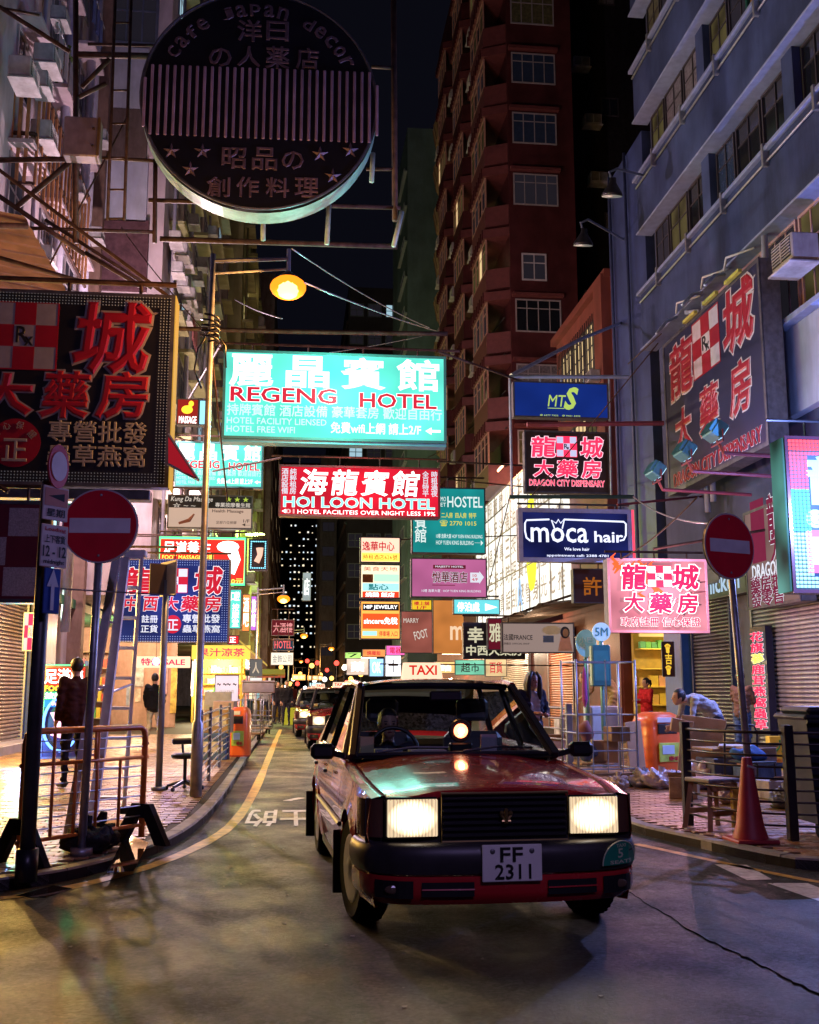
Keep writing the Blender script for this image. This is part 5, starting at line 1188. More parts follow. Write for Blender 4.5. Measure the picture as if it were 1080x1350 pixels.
# ============================================================ TAXI
def carpaint():
    m = bpy.data.materials.new('red_car_paint'); m.use_nodes = True; n = m.node_tree; P = n.nodes['Principled BSDF']
    tc = n.nodes.new('ShaderNodeTexCoord'); z = n.nodes.new('ShaderNodeTexNoise'); z.inputs['Scale'].default_value = 3; z.inputs['Detail'].default_value = 6
    n.links.new(tc.outputs['Object'], z.inputs['Vector']); r = n.nodes.new('ShaderNodeValToRGB')
    r.color_ramp.elements[0].color = (.44, .012, .018, 1); r.color_ramp.elements[1].color = (.60, .022, .030, 1); n.links.new(z.outputs[0], r.inputs[0]); n.links.new(r.outputs[0], P.inputs['Base Color'])
    r2 = n.nodes.new('ShaderNodeValToRGB'); r2.color_ramp.elements[0].color = (.16,) * 3 + (1,); r2.color_ramp.elements[1].color = (.34,) * 3 + (1,)
    z2 = n.nodes.new('ShaderNodeTexNoise'); z2.inputs['Scale'].default_value = 9; z2.inputs['Detail'].default_value = 8; n.links.new(tc.outputs['Object'], z2.inputs['Vector'])
    n.links.new(z2.outputs[0], r2.inputs[0]); n.links.new(r2.outputs[0], P.inputs['Roughness'])
    P.inputs['Coat Weight'].default_value = 1; P.inputs['Coat Roughness'].default_value = .05; P.inputs['Specular IOR Level'].default_value = .6
    MATS['red_car_paint'] = m
    return m
CARP = carpaint(); SILV = mat('silver_car_roof', (.30, .31, .33), .25, .6, .1, coat=.8)
CHROME = mat('worn_chrome', (.6, .6, .6), .18, 1., .1); CARGL = glassmat('car_glass', (.80, .92, .90)); DARKIN = mat('dark_interior', (.025, .025, .028), .7, bump=.2)
BUMP_D = mat('dark_bumper_rubber', (.035, .032, .035), .42, var=.3, vs=6, dirt=.3)
AMB = mat('amber_lens', (.10, .045, .03), .12, coat=.6); AXR, RB = .31, 2.785
def zs(y):
    K = [(-.72, .795), (-.3, .84), (.2, .875), (.7, .905), (1.3, .93), (2.6, .95), (3.2, .94), (3.82, .90)]
    for (a, za), (c, zc) in zip(K, K[1:]):
        if y <= c: return za + (zc - za) * max(0, (y - a) / (c - a))
    return K[-1][1]
def Wd(y): return .828 - (.05 * ((-y) / .72) ** 2 if y < 0 else 0) - (.06 * ((y - 2.8) / 1.0) ** 2 if y > 2.8 else 0)
def side_panel(e, name, y0, y1, s, m, label=None):
    ys = [y0 + .004, y1 - .004]
    y = y0
    while y < y1: ys.append(y); y += .06
    for c in (0, RB):
        for k in range(-8, 9):
            yy = c + .36 * math.sin(k * PI / 16)
            if y0 + .01 < yy < y1 - .01: ys.append(yy)
        for yy in (c - .3605, c + .3605):
            if y0 + .01 < yy < y1 - .01: ys.append(yy)
    ys = sorted(v for v in set(round(v, 4) for v in ys) if y0 + .003 < v < y1 - .003)
    rows = []
    for y in ys:
        zb = .21
        for c in (0, RB):
            if abs(y - c) < .36: zb = max(zb, AXR + math.sqrt(max(0, .36 ** 2 - (y - c) ** 2)))
        zt = zs(y); r = []
        for j in range(10):
            t = j / 9; z = zb + (zt - zb) * t
            x = Wd(y) - .05 * ((z - .56) / .38) ** 2 - (.012 if .50 < z < .56 else 0)
            for c in (0, RB):
                dd = math.hypot(y - c, z - AXR)
                if dd < .44: x += .014 * (1 - (dd - .36) / .08)
            r.append((s * x, y, z))
        x = Wd(y)
        r += [(s * (x - .065), y, zt + .012), (s * (x - .09), y, zt + .016), (s * (x - .12), y, zt + .004)]
        r.insert(0, (s * (Wd(y) - .10), y, zb + .01))
        rows.append(r)
    b = MB().grid(rows)
    if s > 0: b.f = [f[::-1] for f in b.f]
    return b.build(name, m, e, 'auto', label=label)
def headglass():
    if 'headlamp_glass' in MATS: return MATS['headlamp_glass']
    m = glow('headlamp_glass', (1, .74, .46), 2.0, True); n = m.node_tree; P = n.nodes['Principled BSDF']; tc = n.nodes.new('ShaderNodeTexCoord')
    mp = n.nodes.new('ShaderNodeMapping'); mp.inputs['Location'].default_value = (-1, -1, -1.0); mp.inputs['Scale'].default_value = (2, 2, 2); n.links.new(tc.outputs['Generated'], mp.inputs[0])
    sp = n.nodes.new('ShaderNodeSeparateXYZ'); n.links.new(mp.outputs[0], sp.inputs[0])
    cb = n.nodes.new('ShaderNodeCombineXYZ'); n.links.new(sp.outputs[0], cb.inputs[0]); n.links.new(sp.outputs[2], cb.inputs[2])
    g = n.nodes.new('ShaderNodeTexGradient'); g.gradient_type = 'SPHERICAL'; n.links.new(cb.outputs[0], g.inputs[0])
    wv = n.nodes.new('ShaderNodeTexWave'); wv.inputs['Scale'].default_value = 5; wv.inputs['Distortion'].default_value = .6; n.links.new(tc.outputs['Generated'], wv.inputs[0])
    a = n.nodes.new('ShaderNodeMapRange'); a.inputs[1].default_value = 0; a.inputs[2].default_value = .8; a.inputs[3].default_value = 1.1; a.inputs[4].default_value = 9; n.links.new(g.outputs[1], a.inputs[0])
    b = n.nodes.new('ShaderNodeMapRange'); b.inputs[3].default_value = .6; b.inputs[4].default_value = 1.15; n.links.new(wv.outputs[1], b.inputs[0])
    k = n.nodes.new('ShaderNodeMath'); k.operation = 'MULTIPLY'; n.links.new(a.outputs[0], k.inputs[0]); n.links.new(b.outputs[0], k.inputs[1]); n.links.new(k.outputs[0], P.inputs['Emission Strength'])
    return m
def build_taxi(label, loc, rz, main=True):
    e = thing('taxi', label, 'taxi', loc, rz)
    if not main: e['group'] = 'cars queued behind the taxi'
    for s, nm in ((-1, 'offside'), (1, 'nearside')):
        side_panel(e, 'front_wing', -.70, .60, s, CARP)
        d1 = side_panel(e, 'door', .61, 1.72, s, CARP); d2 = side_panel(e, 'door', 1.73, 2.66, s, CARP); side_panel(e, 'rear_wing', 2.67, 3.80, s, CARP)
        for d_, yy in ((d1, 1.5), (d2, 2.42)): MB().bev((s * .835 if s > 0 else -.865, yy - .07, .79), (.865 if s > 0 else -.835, yy + .07, .815), .006).build('handle', BLACK, d_)
        # rub strip and sill
        MB().tube([(s * (Wd(y) + .006), y, .53) for y in (.42, .8, 1.4, 2.0, 2.38)], .018, 6).build('side_strip', BLACK, e)
        MB().box((s * .76 - .03, .42, .17), (s * .76 + .03, 2.38, .24)).build('sill', BLACK, e)
        # glass and frames
        def sp(y, z): t = (z - .94) / .48; return (s * (.775 - .165 * t), y, z)
        q = [sp(.82, .955), sp(1.70, .965), sp(1.70, 1.40), sp(1.37, 1.40)]; MB().poly(q).build('side_window', CARGL, d1)
        q = [sp(1.78, .965), sp(2.62, .975), sp(2.52, 1.39), sp(1.78, 1.40)]; MB().poly(q).build('side_window', CARGL, d2)
        for f_ in ([sp(.74, .945), sp(1.36, 1.43)], [sp(1.74, .95), sp(1.74, 1.42)], [sp(2.70, .96), sp(2.56, 1.42)]): MB().tube(f_, .026, 6).build('window_frame', BLACK, e)
        fr = MB(); fr.tube([sp(.72, .952), sp(1.5, .958), sp(2.7, .965)], .016, 6); fr.build('belt_trim', CHROME, e)
        MB().grid([[(s * .735, .66, .93), (s * .70, .64, .965)], [(s * .60, 1.34, 1.425), (s * .565, 1.30, 1.44)]]).tube([(s * .725, .665, .94), (s * .595, 1.35, 1.43)], .038, 6).build('windscreen_pillar', BLACKM, e)
        MB().tube([(s * .597, 1.33, 1.44), (s * .608, 1.6, 1.462), (s * .608, 2.3, 1.46), (s * .60, 2.62, 1.435)], .028, 8).build('roof_gutter', CARP, e)
        MB().poly([sp(2.66, .95), sp(3.22, .95), (s * .60, 2.66, 1.43), sp(2.56, 1.42)]).build('rear_pillar', CARP, e)
        # mirror
        mb = MB(); mb.bev((s * .93 - .085, .64, .935), (s * .93 + .085, .74, 1.04), .025); mb.bar((s * .78, .74, .95), (s * .88, .70, .98), .04, .04); mb.build('mirror', BLACK, e, 'auto')
        # wheels
        for wy in (0, RB):
            w_ = MB(); w_.lathe((0, 0, 0), [(.20, -.085), (.285, -.095), (.308, -.075), (.312, 0), (.308, .075), (.285, .095), (.20, .085)], 36, 'x')
            for k in range(36): a = 2 * PI * k / 36; w_.box((-.07, -.012, .300), (.07, .012, .318), Matrix.Rotation(a, 4, 'X'))
            wo = w_.build('wheel', RUBBER, e, 'auto'); wo.location = (s * .715, wy, .315)
            if wy == 0: wo.rotation_euler = (0, 0, math.radians(7))
            MB().lathe((0, 0, 0), [(.20, -.06), (.19, .06 if s > 0 else -.06), (.10, .075 * s), (.05, .09 * s)], 20, 'x').build('rim', STEEL, wo)
            MB().lathe((0, 0, 0), [(.205, .088 * s), (.19, .092 * s), (.07, .10 * s), (.03, .11 * s)], 20, 'x').build('hub_cap', mat('dull_hub_cap', (.35, .35, .37), .35, .7, .2), wo)
            MB().grid([[(s * .60, wy + .37 * math.cos(a), .315 + .37 * math.sin(a)), (s * .80, wy + .37 * math.cos(a), .315 + .37 * math.sin(a))] for a in [PI * k / 12 for k in range(13)]]).build('wheel_arch', BLACK, e)
            MB().bev((s * .77 - .11, wy + .37, .10), (s * .77 + .11, wy + .385, .50), .005).build('mud_flap', BLACK, e)
    # hood
    rows = []
    for i in range(15):
        y = -.735 + 1.36 * i / 14; r = []
        Xh = Wd(max(y, -.7)) - .118
        for j in range(25):
            u = -1 + 2 * j / 24; x = Xh * u
            yy = y + (.06 * u * u if i == 0 else .05 * u * u * (1 - i / 14))
            z = zs(max(y, -.72)) + .008 + .050 * (1 - u * u) + (.010 if abs(u) < .62 else .010 * max(0, (1 - (abs(u) - .62) / .12)))
            if i == 0: z -= .012
            r.append((x, yy, z))
        rows.append(r)
    b = MB().grid(rows); b.grid([[(p[0], p[1], p[2]) for p in rows[0]], [(p[0], p[1] + .004, p[2] - .035) for p in rows[0]]][::-1]); b.build('bonnet', CARP, e, 'auto')
    b = MB(); b.grid([[(x, .60 + .03 * (x / .7) ** 2, .935), (x, .68 + .02 * (x / .7) ** 2, .955)] for x in [-.72 + .12 * k for k in range(13)]]); b.build('cowl', BLACK, e)
    # windscreen
    def ws(u, t): x = (.70 - .14 * t) * u; return (x, .63 + .70 * t + .07 * u * u, .955 + .475 * t + .01 * (1 - u * u))
    b = MB().grid([[ws(-1 + 2 * j / 12, i / 6) for j in range(13)] for i in range(7)]); b.build('windscreen', CARGL, e, True)
    b = MB().tube([ws(-1 + 2 * j / 12, 1.0) for j in range(13)], .028, 6); b.build('windscreen_header', BLACKM, e)
    b = MB().tube([ws(-1 + 2 * j / 12, 0.0) for j in range(13)], .02, 6); b.build('windscreen_seal', BLACK, e)
    # roof, rear glass, boot
    rows = []
    for i in range(10):
        y = 1.33 + 1.32 * i / 9; f = 1 - abs(2 * i / 9 - .9) ** 3 * .28
        rows.append([((.60) * u, y + (.05 * u * u - .05 if i == 0 else 0), 1.438 + .065 * (1 - abs(u) ** 2.6) * f) for u in [-1 + 2 * j / 14 for j in range(15)]])
    MB().grid(rows).build('roof', SILV, e, True)
    MB().grid([[((.58 + .10 * t) * u, 2.64 + .60 * t + .05 * (1 - u * u) * 0, 1.43 - .47 * t + .03 * (1 - u * u)) for u in [-1 + 2 * j / 8 for j in range(9)]] for t in (0, .25, .5, .75, 1)]).build('rear_window', CARGL, e, True)
    MB().grid([[((Wd(y) - .11) * u, y, zs(y) + .03 * (1 - u * u)) for u in [-1 + 2 * j / 10 for j in range(11)]] for y in (3.2, 3.4, 3.6, 3.78)] + [[(.74 * (-1 + 2 * j / 10), 3.83, .30) for j in range(11)]]).build('boot_lid', CARP, e, 'auto')
    # front fascia
    def yf(x): return -.745 + .085 * (x / .8) ** 2
    MB().grid([[(x, yf(x) + .012, z) for x in [-.79 + 1.58 * j / 16 for j in range(17)]] for z in (.50, .80)][::-1]).build('front_panel', BUMP_D, e)
    g = MB(); g.box((-.365, -.752, .565), (.365, -.735, .822)); gr = g.build('grille', BLACK, e)
    for k in range(7): MB().bev((-.36, -.776, .585 + .034 * k), (.36, -.752, .599 + .034 * k), .004).build('grille_bar', mat('grille_bar_black', (.014, .014, .016), .45), gr)
    MB().tube([(-.37, -.768, .56), (-.37, -.768, .825), (.37, -.768, .825), (.37, -.768, .56)], .009, 6, True).build('grille_frame', mat('dull_gold_trim', (.35, .25, .10), .3, .8), gr)
    em = MB(); em.tube([(0, -.79, .66), (0, -.79, .725)], .014, 6)
    for a in (-1, 0, 1): em.sphere((a * .026, -.79, .715 + (.014 if a == 0 else 0)), .014, 8, 5)
    for a in (-1, 1): em.tube([(0, -.79, .67), (a * .03, -.79, .705)], .008, 5)
    em.tube([(-.025, -.79, .672), (.025, -.79, .672)], .007, 5); em.build('crest', mat('old_gold', (.6, .40, .15), .3, .9), gr)
    HL = headglass()
    for s in (-1, 1):
        xa, xb = sorted((s * .378, s * .688)); y0 = yf(.5) - .03
        h = MB(); h.bev((xa, y0 + .004, .578), (xb, y0 + .09, .805), .012); ho = h.build('headlight', mat('reflector_chrome', (.8, .75, .65), .15, 1), e)
        MB().bev((xa + .010, y0 - .012, .590), (xb - .010, y0 + .002, .795), .006).build('lens', HL, ho)
        MB().lathe((s * .525, y0 - .013, .695), [(.034, -.004), (.03, .0)], 16, 'y').build('bulb', glow('headlamp_core', (1, .95, .85), 14), ho)
        f = MB()
        for k in range(9): xx = xa + .03 + (xb - xa - .06) * k / 8; f.box((xx - .002, y0 - .016, .595), (xx + .002, y0 - .012, .79))
        f.build('lens_flute', mat('clear_flute', (.8, .7, .5), .2, em=(1, .72, .42), es=1.2), ho)
        if main:
            sp_ = bpy.data.lights.new('headlamp_beam', 'SPOT'); sp_.energy = 45; sp_.color = (1, .80, .52); sp_.spot_size = math.radians(95); sp_.spot_blend = .8; sp_.shadow_soft_size = .08
            so = put('headlamp_beam', sp_, ho, (s * .525, y0 - .06, .69)); so.rotation_euler = (math.radians(82), 0, math.radians(180))
        c = MB(); R0 = [(s * x, yf(x) - .022 + (.0 if x < .75 else (x - .75) * 1.0)) for x in (.695, .73, .76, .79)] + [(s * .812, -.60), (s * .822, -.50)]
        c.grid([[(p[0], p[1], z) for p in R0] for z in (.585, .69, .795)]); c.build('corner_lamp', AMB, e, True)
    # bumper
    Ph = [(0, -.885), (.25, -.88), (.47, -.862), (.62, -.825), (.72, -.765), (.785, -.68), (.822, -.56), (.838, -.37)]
    path = [(-x, y) for x, y in Ph[::-1]] + Ph[1:]
    def sweep(prof):
        rows = []
        for i, p in enumerate(path):
            a = Vector(path[max(i - 1, 0)]); c = Vector(path[min(i + 1, len(path) - 1)]); t = (c - a).normalized(); n = Vector((t.y, -t.x))
            rows.append([(p[0] + n.x * o, p[1] + n.y * o, z) for o, z in prof])
        return MB().grid(rows)
    bm = sweep([(-.12, .560), (-.02, .560), (0, .545), (.014, .50), (.012, .45), (-.004, .400), (-.03, .392)]).build('bumper', BUMP_D, e, 'auto')
    sweep([(-.03, .391), (-.004, .388), (-.004, .30), (-.015, .27), (-.05, .235), (-.20, .225)]).build('bumper_skirt', CARP, bm, 'auto')
    def yb(x):
        x = abs(x)
        for (a, ya), (c, yc) in zip(Ph, Ph[1:]):
            if x <= c: return ya + (yc - ya) * (x - a) / (c - a)
        return -.4
    for s in (-1, 1):
        for (xa, xb, za, zb, mm, nm) in ((.21, .50, .285, .362, BLACK, 'air_slot'), (.545, .745, .275, .368, BLACK, 'fog_lamp_recess')):
            n = 5; rows = [[(s * (xa + (xb - xa) * k / n), yb(xa + (xb - xa) * k / n) - .008, z) for z in (za, zb)] for k in range(n + 1)]
            b = MB().grid(rows); sl = b.build(nm, mm, bm)
            if nm == 'air_slot': MB().tube([(s * xa, yb(xa) - .014, .323), (s * xb, yb(xb) - .014, .323)], .006, 5).build('slot_bar', CARP, sl)
            else: MB().sphere((s * .65, yb(.65) - .004, .32), (.05, .012, .025), 10, 6).build('fog_lens', mat('dull_lens', (.12, .08, .05), .15), sl)
    pt = MB().bev((-.170, -.914, .362), (.170, -.902, .560), .004).build('number_plate', mat('number_plate_white', (.88, .87, .78), .35, var=.06), e)
    pk = mat('plate_black', (.01, .01, .01), .4)
    letters('FF', (-.068, .470, .058, .545), pk, pt, -.915, .02); letters('2311', (-.098, .378, .105, .455), pk, pt, -.915, .02)
    for s in (-1, 1): MB().sphere((s * .112, -.915, .525), (.015, .006, .015), 10, 6).build('plate_bolt', mat('grey_bolt', (.2, .2, .2), .4, .6), pt)
    # seats roundel
    b = MB(); cx_, cz_, rr = .665, .425, .128
    def sq(x, z, o): return (x, yb(x) - .016 - o, z)
    P = [(cx_ + rr * math.cos(PI * k / 20), cz_ + rr * math.sin(PI * k / 20)) for k in range(21)]
    for (a, c) in zip(P, P[1:]): b.poly([sq(a[0], a[1], .006), sq(a[0], cz_, .006), sq(c[0], cz_, .006), sq(c[0], c[1], .006)])
    st = b.build('seats_sticker', mat('dark_green_sticker', (.02, .26, .15), .35), bm)
    b = MB().tube([sq(x, z, .008) for x, z in P] + [sq(cx_ - rr, cz_, .008)], .004, 5, False); b.build('sticker_border', mat('cream_print_flat', (.6, .62, .4), .5), st)
    def onb(t, x0, z0, x1, z1):
        V, F, bbx = textmesh(t, .012, .01); me = bpy.data.meshes.new('lettering')
        vv = []
        for a, c, dd in V:
            X = x0 + (a - bbx[0]) / (bbx[1] - bbx[0]) * (x1 - x0); Z = z0 + (c - bbx[2]) / (bbx[3] - bbx[2]) * (z1 - z0); vv.append(sq(X, Z, .008 + (.002 if dd > 0 else 0)))
        me.from_pydata(vv, [], F); me.materials.append(mat('cream_print_flat', (1, 1, 1))); put('lettering', me, st)
    onb('5', .640, .462, .678, .512); onb('TAXI', .63, .520, .70, .538); onb('SEATS', .585, .431, .748, .450)
    # roof sign
    b = MB(); b.poly([(-.17, 1.98, 1.50), (.17, 1.98, 1.50), (.15, 1.99, 1.635), (-.15, 1.99, 1.635)], (0, .12, 0)); rs = b.build('roof_sign', glow('taxi_sign_lit', (1, .62, .42), 1.5, True), e)
    letters('TAXI', (-.115, 1.535, .115, 1.61), glow('taxi_sign_red', (.85, .03, .02), .9), rs, 1.972, .04)
    # wipers, interior
    for x0, x1 in ((-.55, -.05), (.05, .58)):
        a = Vector(ws(x0 / .7, .02)) + Vector((0, -.03, .01)); c = Vector(ws(x1 / .7, .06)) + Vector((0, -.03, .015)); MB().tube([a, a.lerp(c, .5) + Vector((0, -.01, .02)), c], .008, 5).build('wiper', BLACK, e)
    MB().bev((-.70, .72, .80), (.70, 1.02, .965), .03).build('dashboard', DARKIN, e, 'auto')
    MB().box((-.72, .60, .28), (.72, 3.2, .34)).build('cabin_floor', DARKIN, e)
    for x in (-.37, .37):
        b = MB(); b.bev((x - .25, 1.25, .40), (x + .25, 1.75, .60), .05); b.bev((x - .24, 1.68, .55), (x + .24, 1.84, 1.08), .05); b.bev((x - .13, 1.72, 1.16), (x + .13, 1.82, 1.34), .03); b.build('seat', mat('grey_vinyl', (.10, .10, .11), .5), e, 'auto')
    MB().bev((-.62, 2.35, .38), (.62, 2.75, .58), .05).bev((-.62, 2.70, .55), (.62, 2.88, .98), .05).build('rear_seat', mat('grey_vinyl', (.1, .1, .1)), e, 'auto')
    MB().tube([(-.37 + .18 * math.cos(a), 1.10 + .06 * math.sin(a), .96 + .17 * math.sin(a)) for a in [2 * PI * k / 20 for k in range(20)]], .016, 6, True).bar((-.54, 1.10, .96), (-.20, 1.10, .96), .03, .02).build('steering_wheel', BLACK, e, True)
    MB().bev((-.12, .98, 1.33), (.12, 1.01, 1.40), .01).build('interior_mirror', BLACK, e)
    if main:
        fl = MB().bev((.0, .80, .965), (.16, .90, 1.03), .01).build('meter', BLACK, e)
        MB().lathe((.08, .86, 1.115), [(.078, -.02), (.085, 0), (.078, .02)], 20, 'y').build('meter_flag', BLACK, fl)
        MB().sphere((.08, .835, 1.115), (.052, .02, .052), 14, 8).build('flag_lamp', glow('flag_lamp_red', (1, .20, .08), 9, True), fl)
        MB().sphere((.08, .822, 1.115), (.026, .012, .026), 10, 6).build('flag_lamp_core', glow('flag_lamp_core', (1, .8, .5), 16), fl)
        MB().bev((.22, .80, .965), (.34, .83, 1.09), .005).build('photo_card', mat('pale_card', (.45, .40, .42), .5), e)
        MB().bev((-.66, .78, .965), (-.56, .80, 1.08), .005).build('licence_card', mat('yellow_card', (.55, .5, .25), .5), e)
        MB().bev((-.30, .76, .966), (-.04, .9, .985), .004).build('papers', mat('pale_paper', (.6, .5, .5), .6), e)
        MB().bev((-.55, .80, .966), (-.35, .94, .99), .004).build('cloth', mat('grey_cloth', (.3, .32, .35), .8), e)
    return e
fw = Vector((math.sin(YAW), math.cos(YAW), 0)); rt = Vector((math.cos(YAW), -math.sin(YAW), 0))
TP = rt * .425 + fw * 7.02
taxi = build_taxi('red taxi with glowing headlights and plate FF 2311 driving towards the camera', (TP.x, TP.y, 0), math.radians(9.1) - YAW)

# ============================================================ PEOPLE
import numpy as np
TSC = bpy.data.scenes.new('tmp')
def remesh(mb, voxel):
    me = bpy.data.meshes.new('person_body'); me.from_pydata(mb.v, [], mb.f); ob = bpy.data.objects.new('t', me); TSC.collection.objects.link(ob)
    md = ob.modifiers.new('r', 'REMESH'); md.mode = 'VOXEL'; md.voxel_size = voxel
    sm = ob.modifiers.new('s', 'SMOOTH'); sm.factor = .5; sm.iterations = 3
    TSC.view_layers[0].update(); dg = TSC.view_layers[0].depsgraph
    r = bpy.data.meshes.new_from_object(ob.evaluated_get(dg)); bpy.data.objects.remove(ob)
    return r
BASE = dict(pelvis=(0, 0, .93), waist=(0, 0, 1.08), chest=(0, 0, 1.30), neck=(0, .01, 1.46), head=(0, -.015, 1.585),
            shL=(-.175, .0, 1.40), elL=(-.225, .03, 1.13), wrL=(-.22, -.06, .90), shR=(.175, .0, 1.40), elR=(.225, .03, 1.13), wrR=(.22, -.06, .90),
            hiL=(-.085, 0, .90), knL=(-.10, -.02, .50), anL=(-.11, .03, .09), hiR=(.085, 0, .90), knR=(.10, -.02, .50), anR=(.11, .03, .09))
def person(label, loc, rz, H, shirt, trousers, hair='short', pose=None, shoes=(.02, .02, .02), sleeves=True, voxel=.018, jacket=1.0, group=None, look=0., legs=True, face=True, inner=None):
    J = dict(BASE); J.update(pose or {}); J = {k: Vector(v) for k, v in J.items()}
    e = thing('person', label, 'person', loc, rz, group); k = H / 1.70; e.scale = (k, k, k)
    caps = []
    def cap(a, b, ra, rb, m): caps.append((Vector(a), Vector(b), ra, rb, m))
    w_ = jacket
    up = (J['neck'] - J['pelvis']).normalized()
    for a in (-.05, .05): cap(J['pelvis'] + Vector((a, 0, 0)), J['waist'] + Vector((a, 0, 0)), .115 * w_, .105 * w_, 0)
    for a in (-.075, .075): cap(J['waist'] + Vector((a * .7, 0, 0)), J['chest'] + Vector((a, 0, 0)), .105 * w_, .105 * w_, 0)
    cap(J['chest'], J['neck'] - up * .03, .11, .06, 0)
    cap(J['neck'] - up * .03, J['head'] - Vector((0, -.01, .05)), .052, .050, 2)
    for s in 'LR':
        cap(J['chest'].lerp(J['sh' + s], .3), J['sh' + s], .08, .062 * w_, 0)
        cap(J['sh' + s], J['el' + s], .056 * w_, .046 * w_, 0); cap(J['el' + s], J['wr' + s].lerp(J['el' + s], .08), .044 * w_, .034 * w_, 0 if sleeves else 2)
        d_ = (J['wr' + s] - J['el' + s]).normalized(); cap(J['wr' + s], J['wr' + s] + d_ * .05, .026, .030, 2)
        if legs:
            cap(J['pelvis'], J['hi' + s], .11, .098, 1); cap(J['hi' + s], J['kn' + s], .092, .062, 1); cap(J['kn' + s], J['an' + s], .060, .045, 1)
            an = J['an' + s]; cap(an + Vector((0, .03, -.04)), an + Vector((0, -.17, -.055)), .045, .038, 3)
    b = MB()
    for a, c, ra, rb, m in caps:
        n = 3; b.tube([a.lerp(c, i / n) for i in range(n + 1)], [ra + (rb - ra) * i / n for i in range(n + 1)], 12); b.sphere(a, ra, 12, 8); b.sphere(c, rb, 12, 8)
    hd = J['head']; Rl = Matrix.Rotation(look, 4, 'Z')
    def hp(x, y, z): return hd + Rl @ Vector((x, y, z))
    b.sphere(hp(0, .01, .02), (.076, .094, .105), 16, 12, Rl); b.sphere(hp(0, -.03, -.055), (.050, .055, .055), 12, 8, Rl)
    b.tube([hp(0, -.085, .015), hp(0, -.112, -.022)], [.009, .016], 8)
    for s in (-1, 1): b.sphere(hp(s * .078, .01, -.005), (.014, .022, .032), 8, 6, Rl)
    for s in 'LR':      # palms, fingers, thumbs
        wr = J['wr' + s]; d_ = (wr - J['el' + s]).normalized(); sd = Vector((0, 1, 0)); sd = (sd - d_ * sd.dot(d_)).normalized(); nn = d_.cross(sd)
        pc = wr + d_ * .09; b.sphere(pc, (.020, .038, .045) if abs(d_.z) > .6 else (.035, .045, .03), 10, 6)
        for f in range(4):
            r0 = pc + d_ * .03 + sd * (-.028 + .019 * f); L_ = (.060, .070, .066, .052)[f]; cu = nn * (.02 if s == 'L' else -.02)
            b.tube([r0, r0 + d_ * L_ * .5 + cu * .3, r0 + d_ * L_ * .85 + cu], [.0105, .010, .0085], 7)
        t0 = wr + d_ * .05 - sd * .03; b.tube([t0, t0 - sd * .028 + d_ * .025, t0 - sd * .034 + d_ * .055], [.013, .012, .010], 7)
    me = remesh(b, voxel)
    nv = len(me.polygons); cen = np.empty(nv * 3); me.polygons.foreach_get('center', cen); cen = cen.reshape(-1, 3)
    best = np.full(nv, 1e9); mi = np.full(nv, 2)
    for a, c, ra, rb, m in caps:
        a_, c_ = np.array(a), np.array(c); ab = c_ - a_; t = np.clip(((cen - a_) @ ab) / (ab @ ab + 1e-9), 0, 1)
        dd = np.linalg.norm(cen - (a_ + t[:, None] * ab), axis=1) - (ra + (rb - ra) * t); q = dd < best; best[q] = dd[q]; mi[q] = m
    hq = np.linalg.norm(cen - np.array(hd), axis=1) < .125; mi[hq] = 2
    for s in 'LR':
        d_ = (J['wr' + s] - J['el' + s]).normalized(); pc = np.array(J['wr' + s] + d_ * .10); mi[np.linalg.norm(cen - pc, axis=1) < .085] = 2
    if inner: q = (np.abs(cen[:, 0]) < .075) & (cen[:, 1] < -.02) & (mi == 0); mi[q] = 4
    for m in (mat('cloth_%d_%d_%d' % tuple(int(v * 99) for v in shirt), shirt, .8, var=.2, vs=14, bump=.3, bs=20), mat('cloth_%d_%d_%d' % tuple(int(v * 99) for v in trousers), trousers, .8, var=.2, vs=14, bump=.3, bs=20), SKIN, mat('dark_shoes', shoes, .5), mat('inner_%s' % (inner is not None), inner or (.5, .5, .5), .8)): me.materials.append(m)
    from mathutils import noise as N
    for v in me.vertices:
        dh = (v.co - hd).length; dw = min((v.co - J['wrL']).length, (v.co - J['wrR']).length)
        if dh > .19 and dw > .12: q = Vector((v.co.x * 7, v.co.y * 7, v.co.z * 13)); v.co += v.normal * ((abs(N.noise(q)) - .25) * .045 * min(1, (dh - .19) * 8))
    me.polygons.foreach_set('material_index', mi.astype(np.int32)); me.polygons.foreach_set('use_smooth', [True] * nv); me.update()
    put('body', me, e)
    # hair
    b = MB(); b.sphere(hp(0, .022, .032), (.087, .100, .108), 18, 14, Rl)
    keep = []
    for f in b.f:
        c = sum((Vector(b.v[i]) for i in f), Vector()) / len(f) - hd; c = Rl.inverted() @ c
        if c.y < -.035 and c.z < .075: continue
        if c.z < -.045 and hair != 'long': continue
        if abs(c.x) > .05 and c.z < -.005 and c.y < .02 and hair == 'short': continue
        keep.append(f)
    b.f = keep; b.m = [0] * len(keep)
    if hair == 'long':
        for s in (-1, 1): b.tube([hp(s * .03, -.03, .125), hp(s * .080, -.045, .05), hp(s * .092, -.03, -.06), hp(s * .088, -.035, -.17), hp(s * .08, -.04, -.27)], [.02, .030, .038, .036, .015], 10)
        b.tube([hp(0, .07, .08), hp(0, .09, -.05), hp(0, .085, -.22)], [.06, .085, .05], 10)
    if hair == 'pony': b.tube([hp(0, .09, .06), hp(0, .15, .06), hp(0, .165, -.02), hp(0, .14, -.10)], [.02, .032, .028, .008], 10)
    b.build('hair', HAIR, e, True)
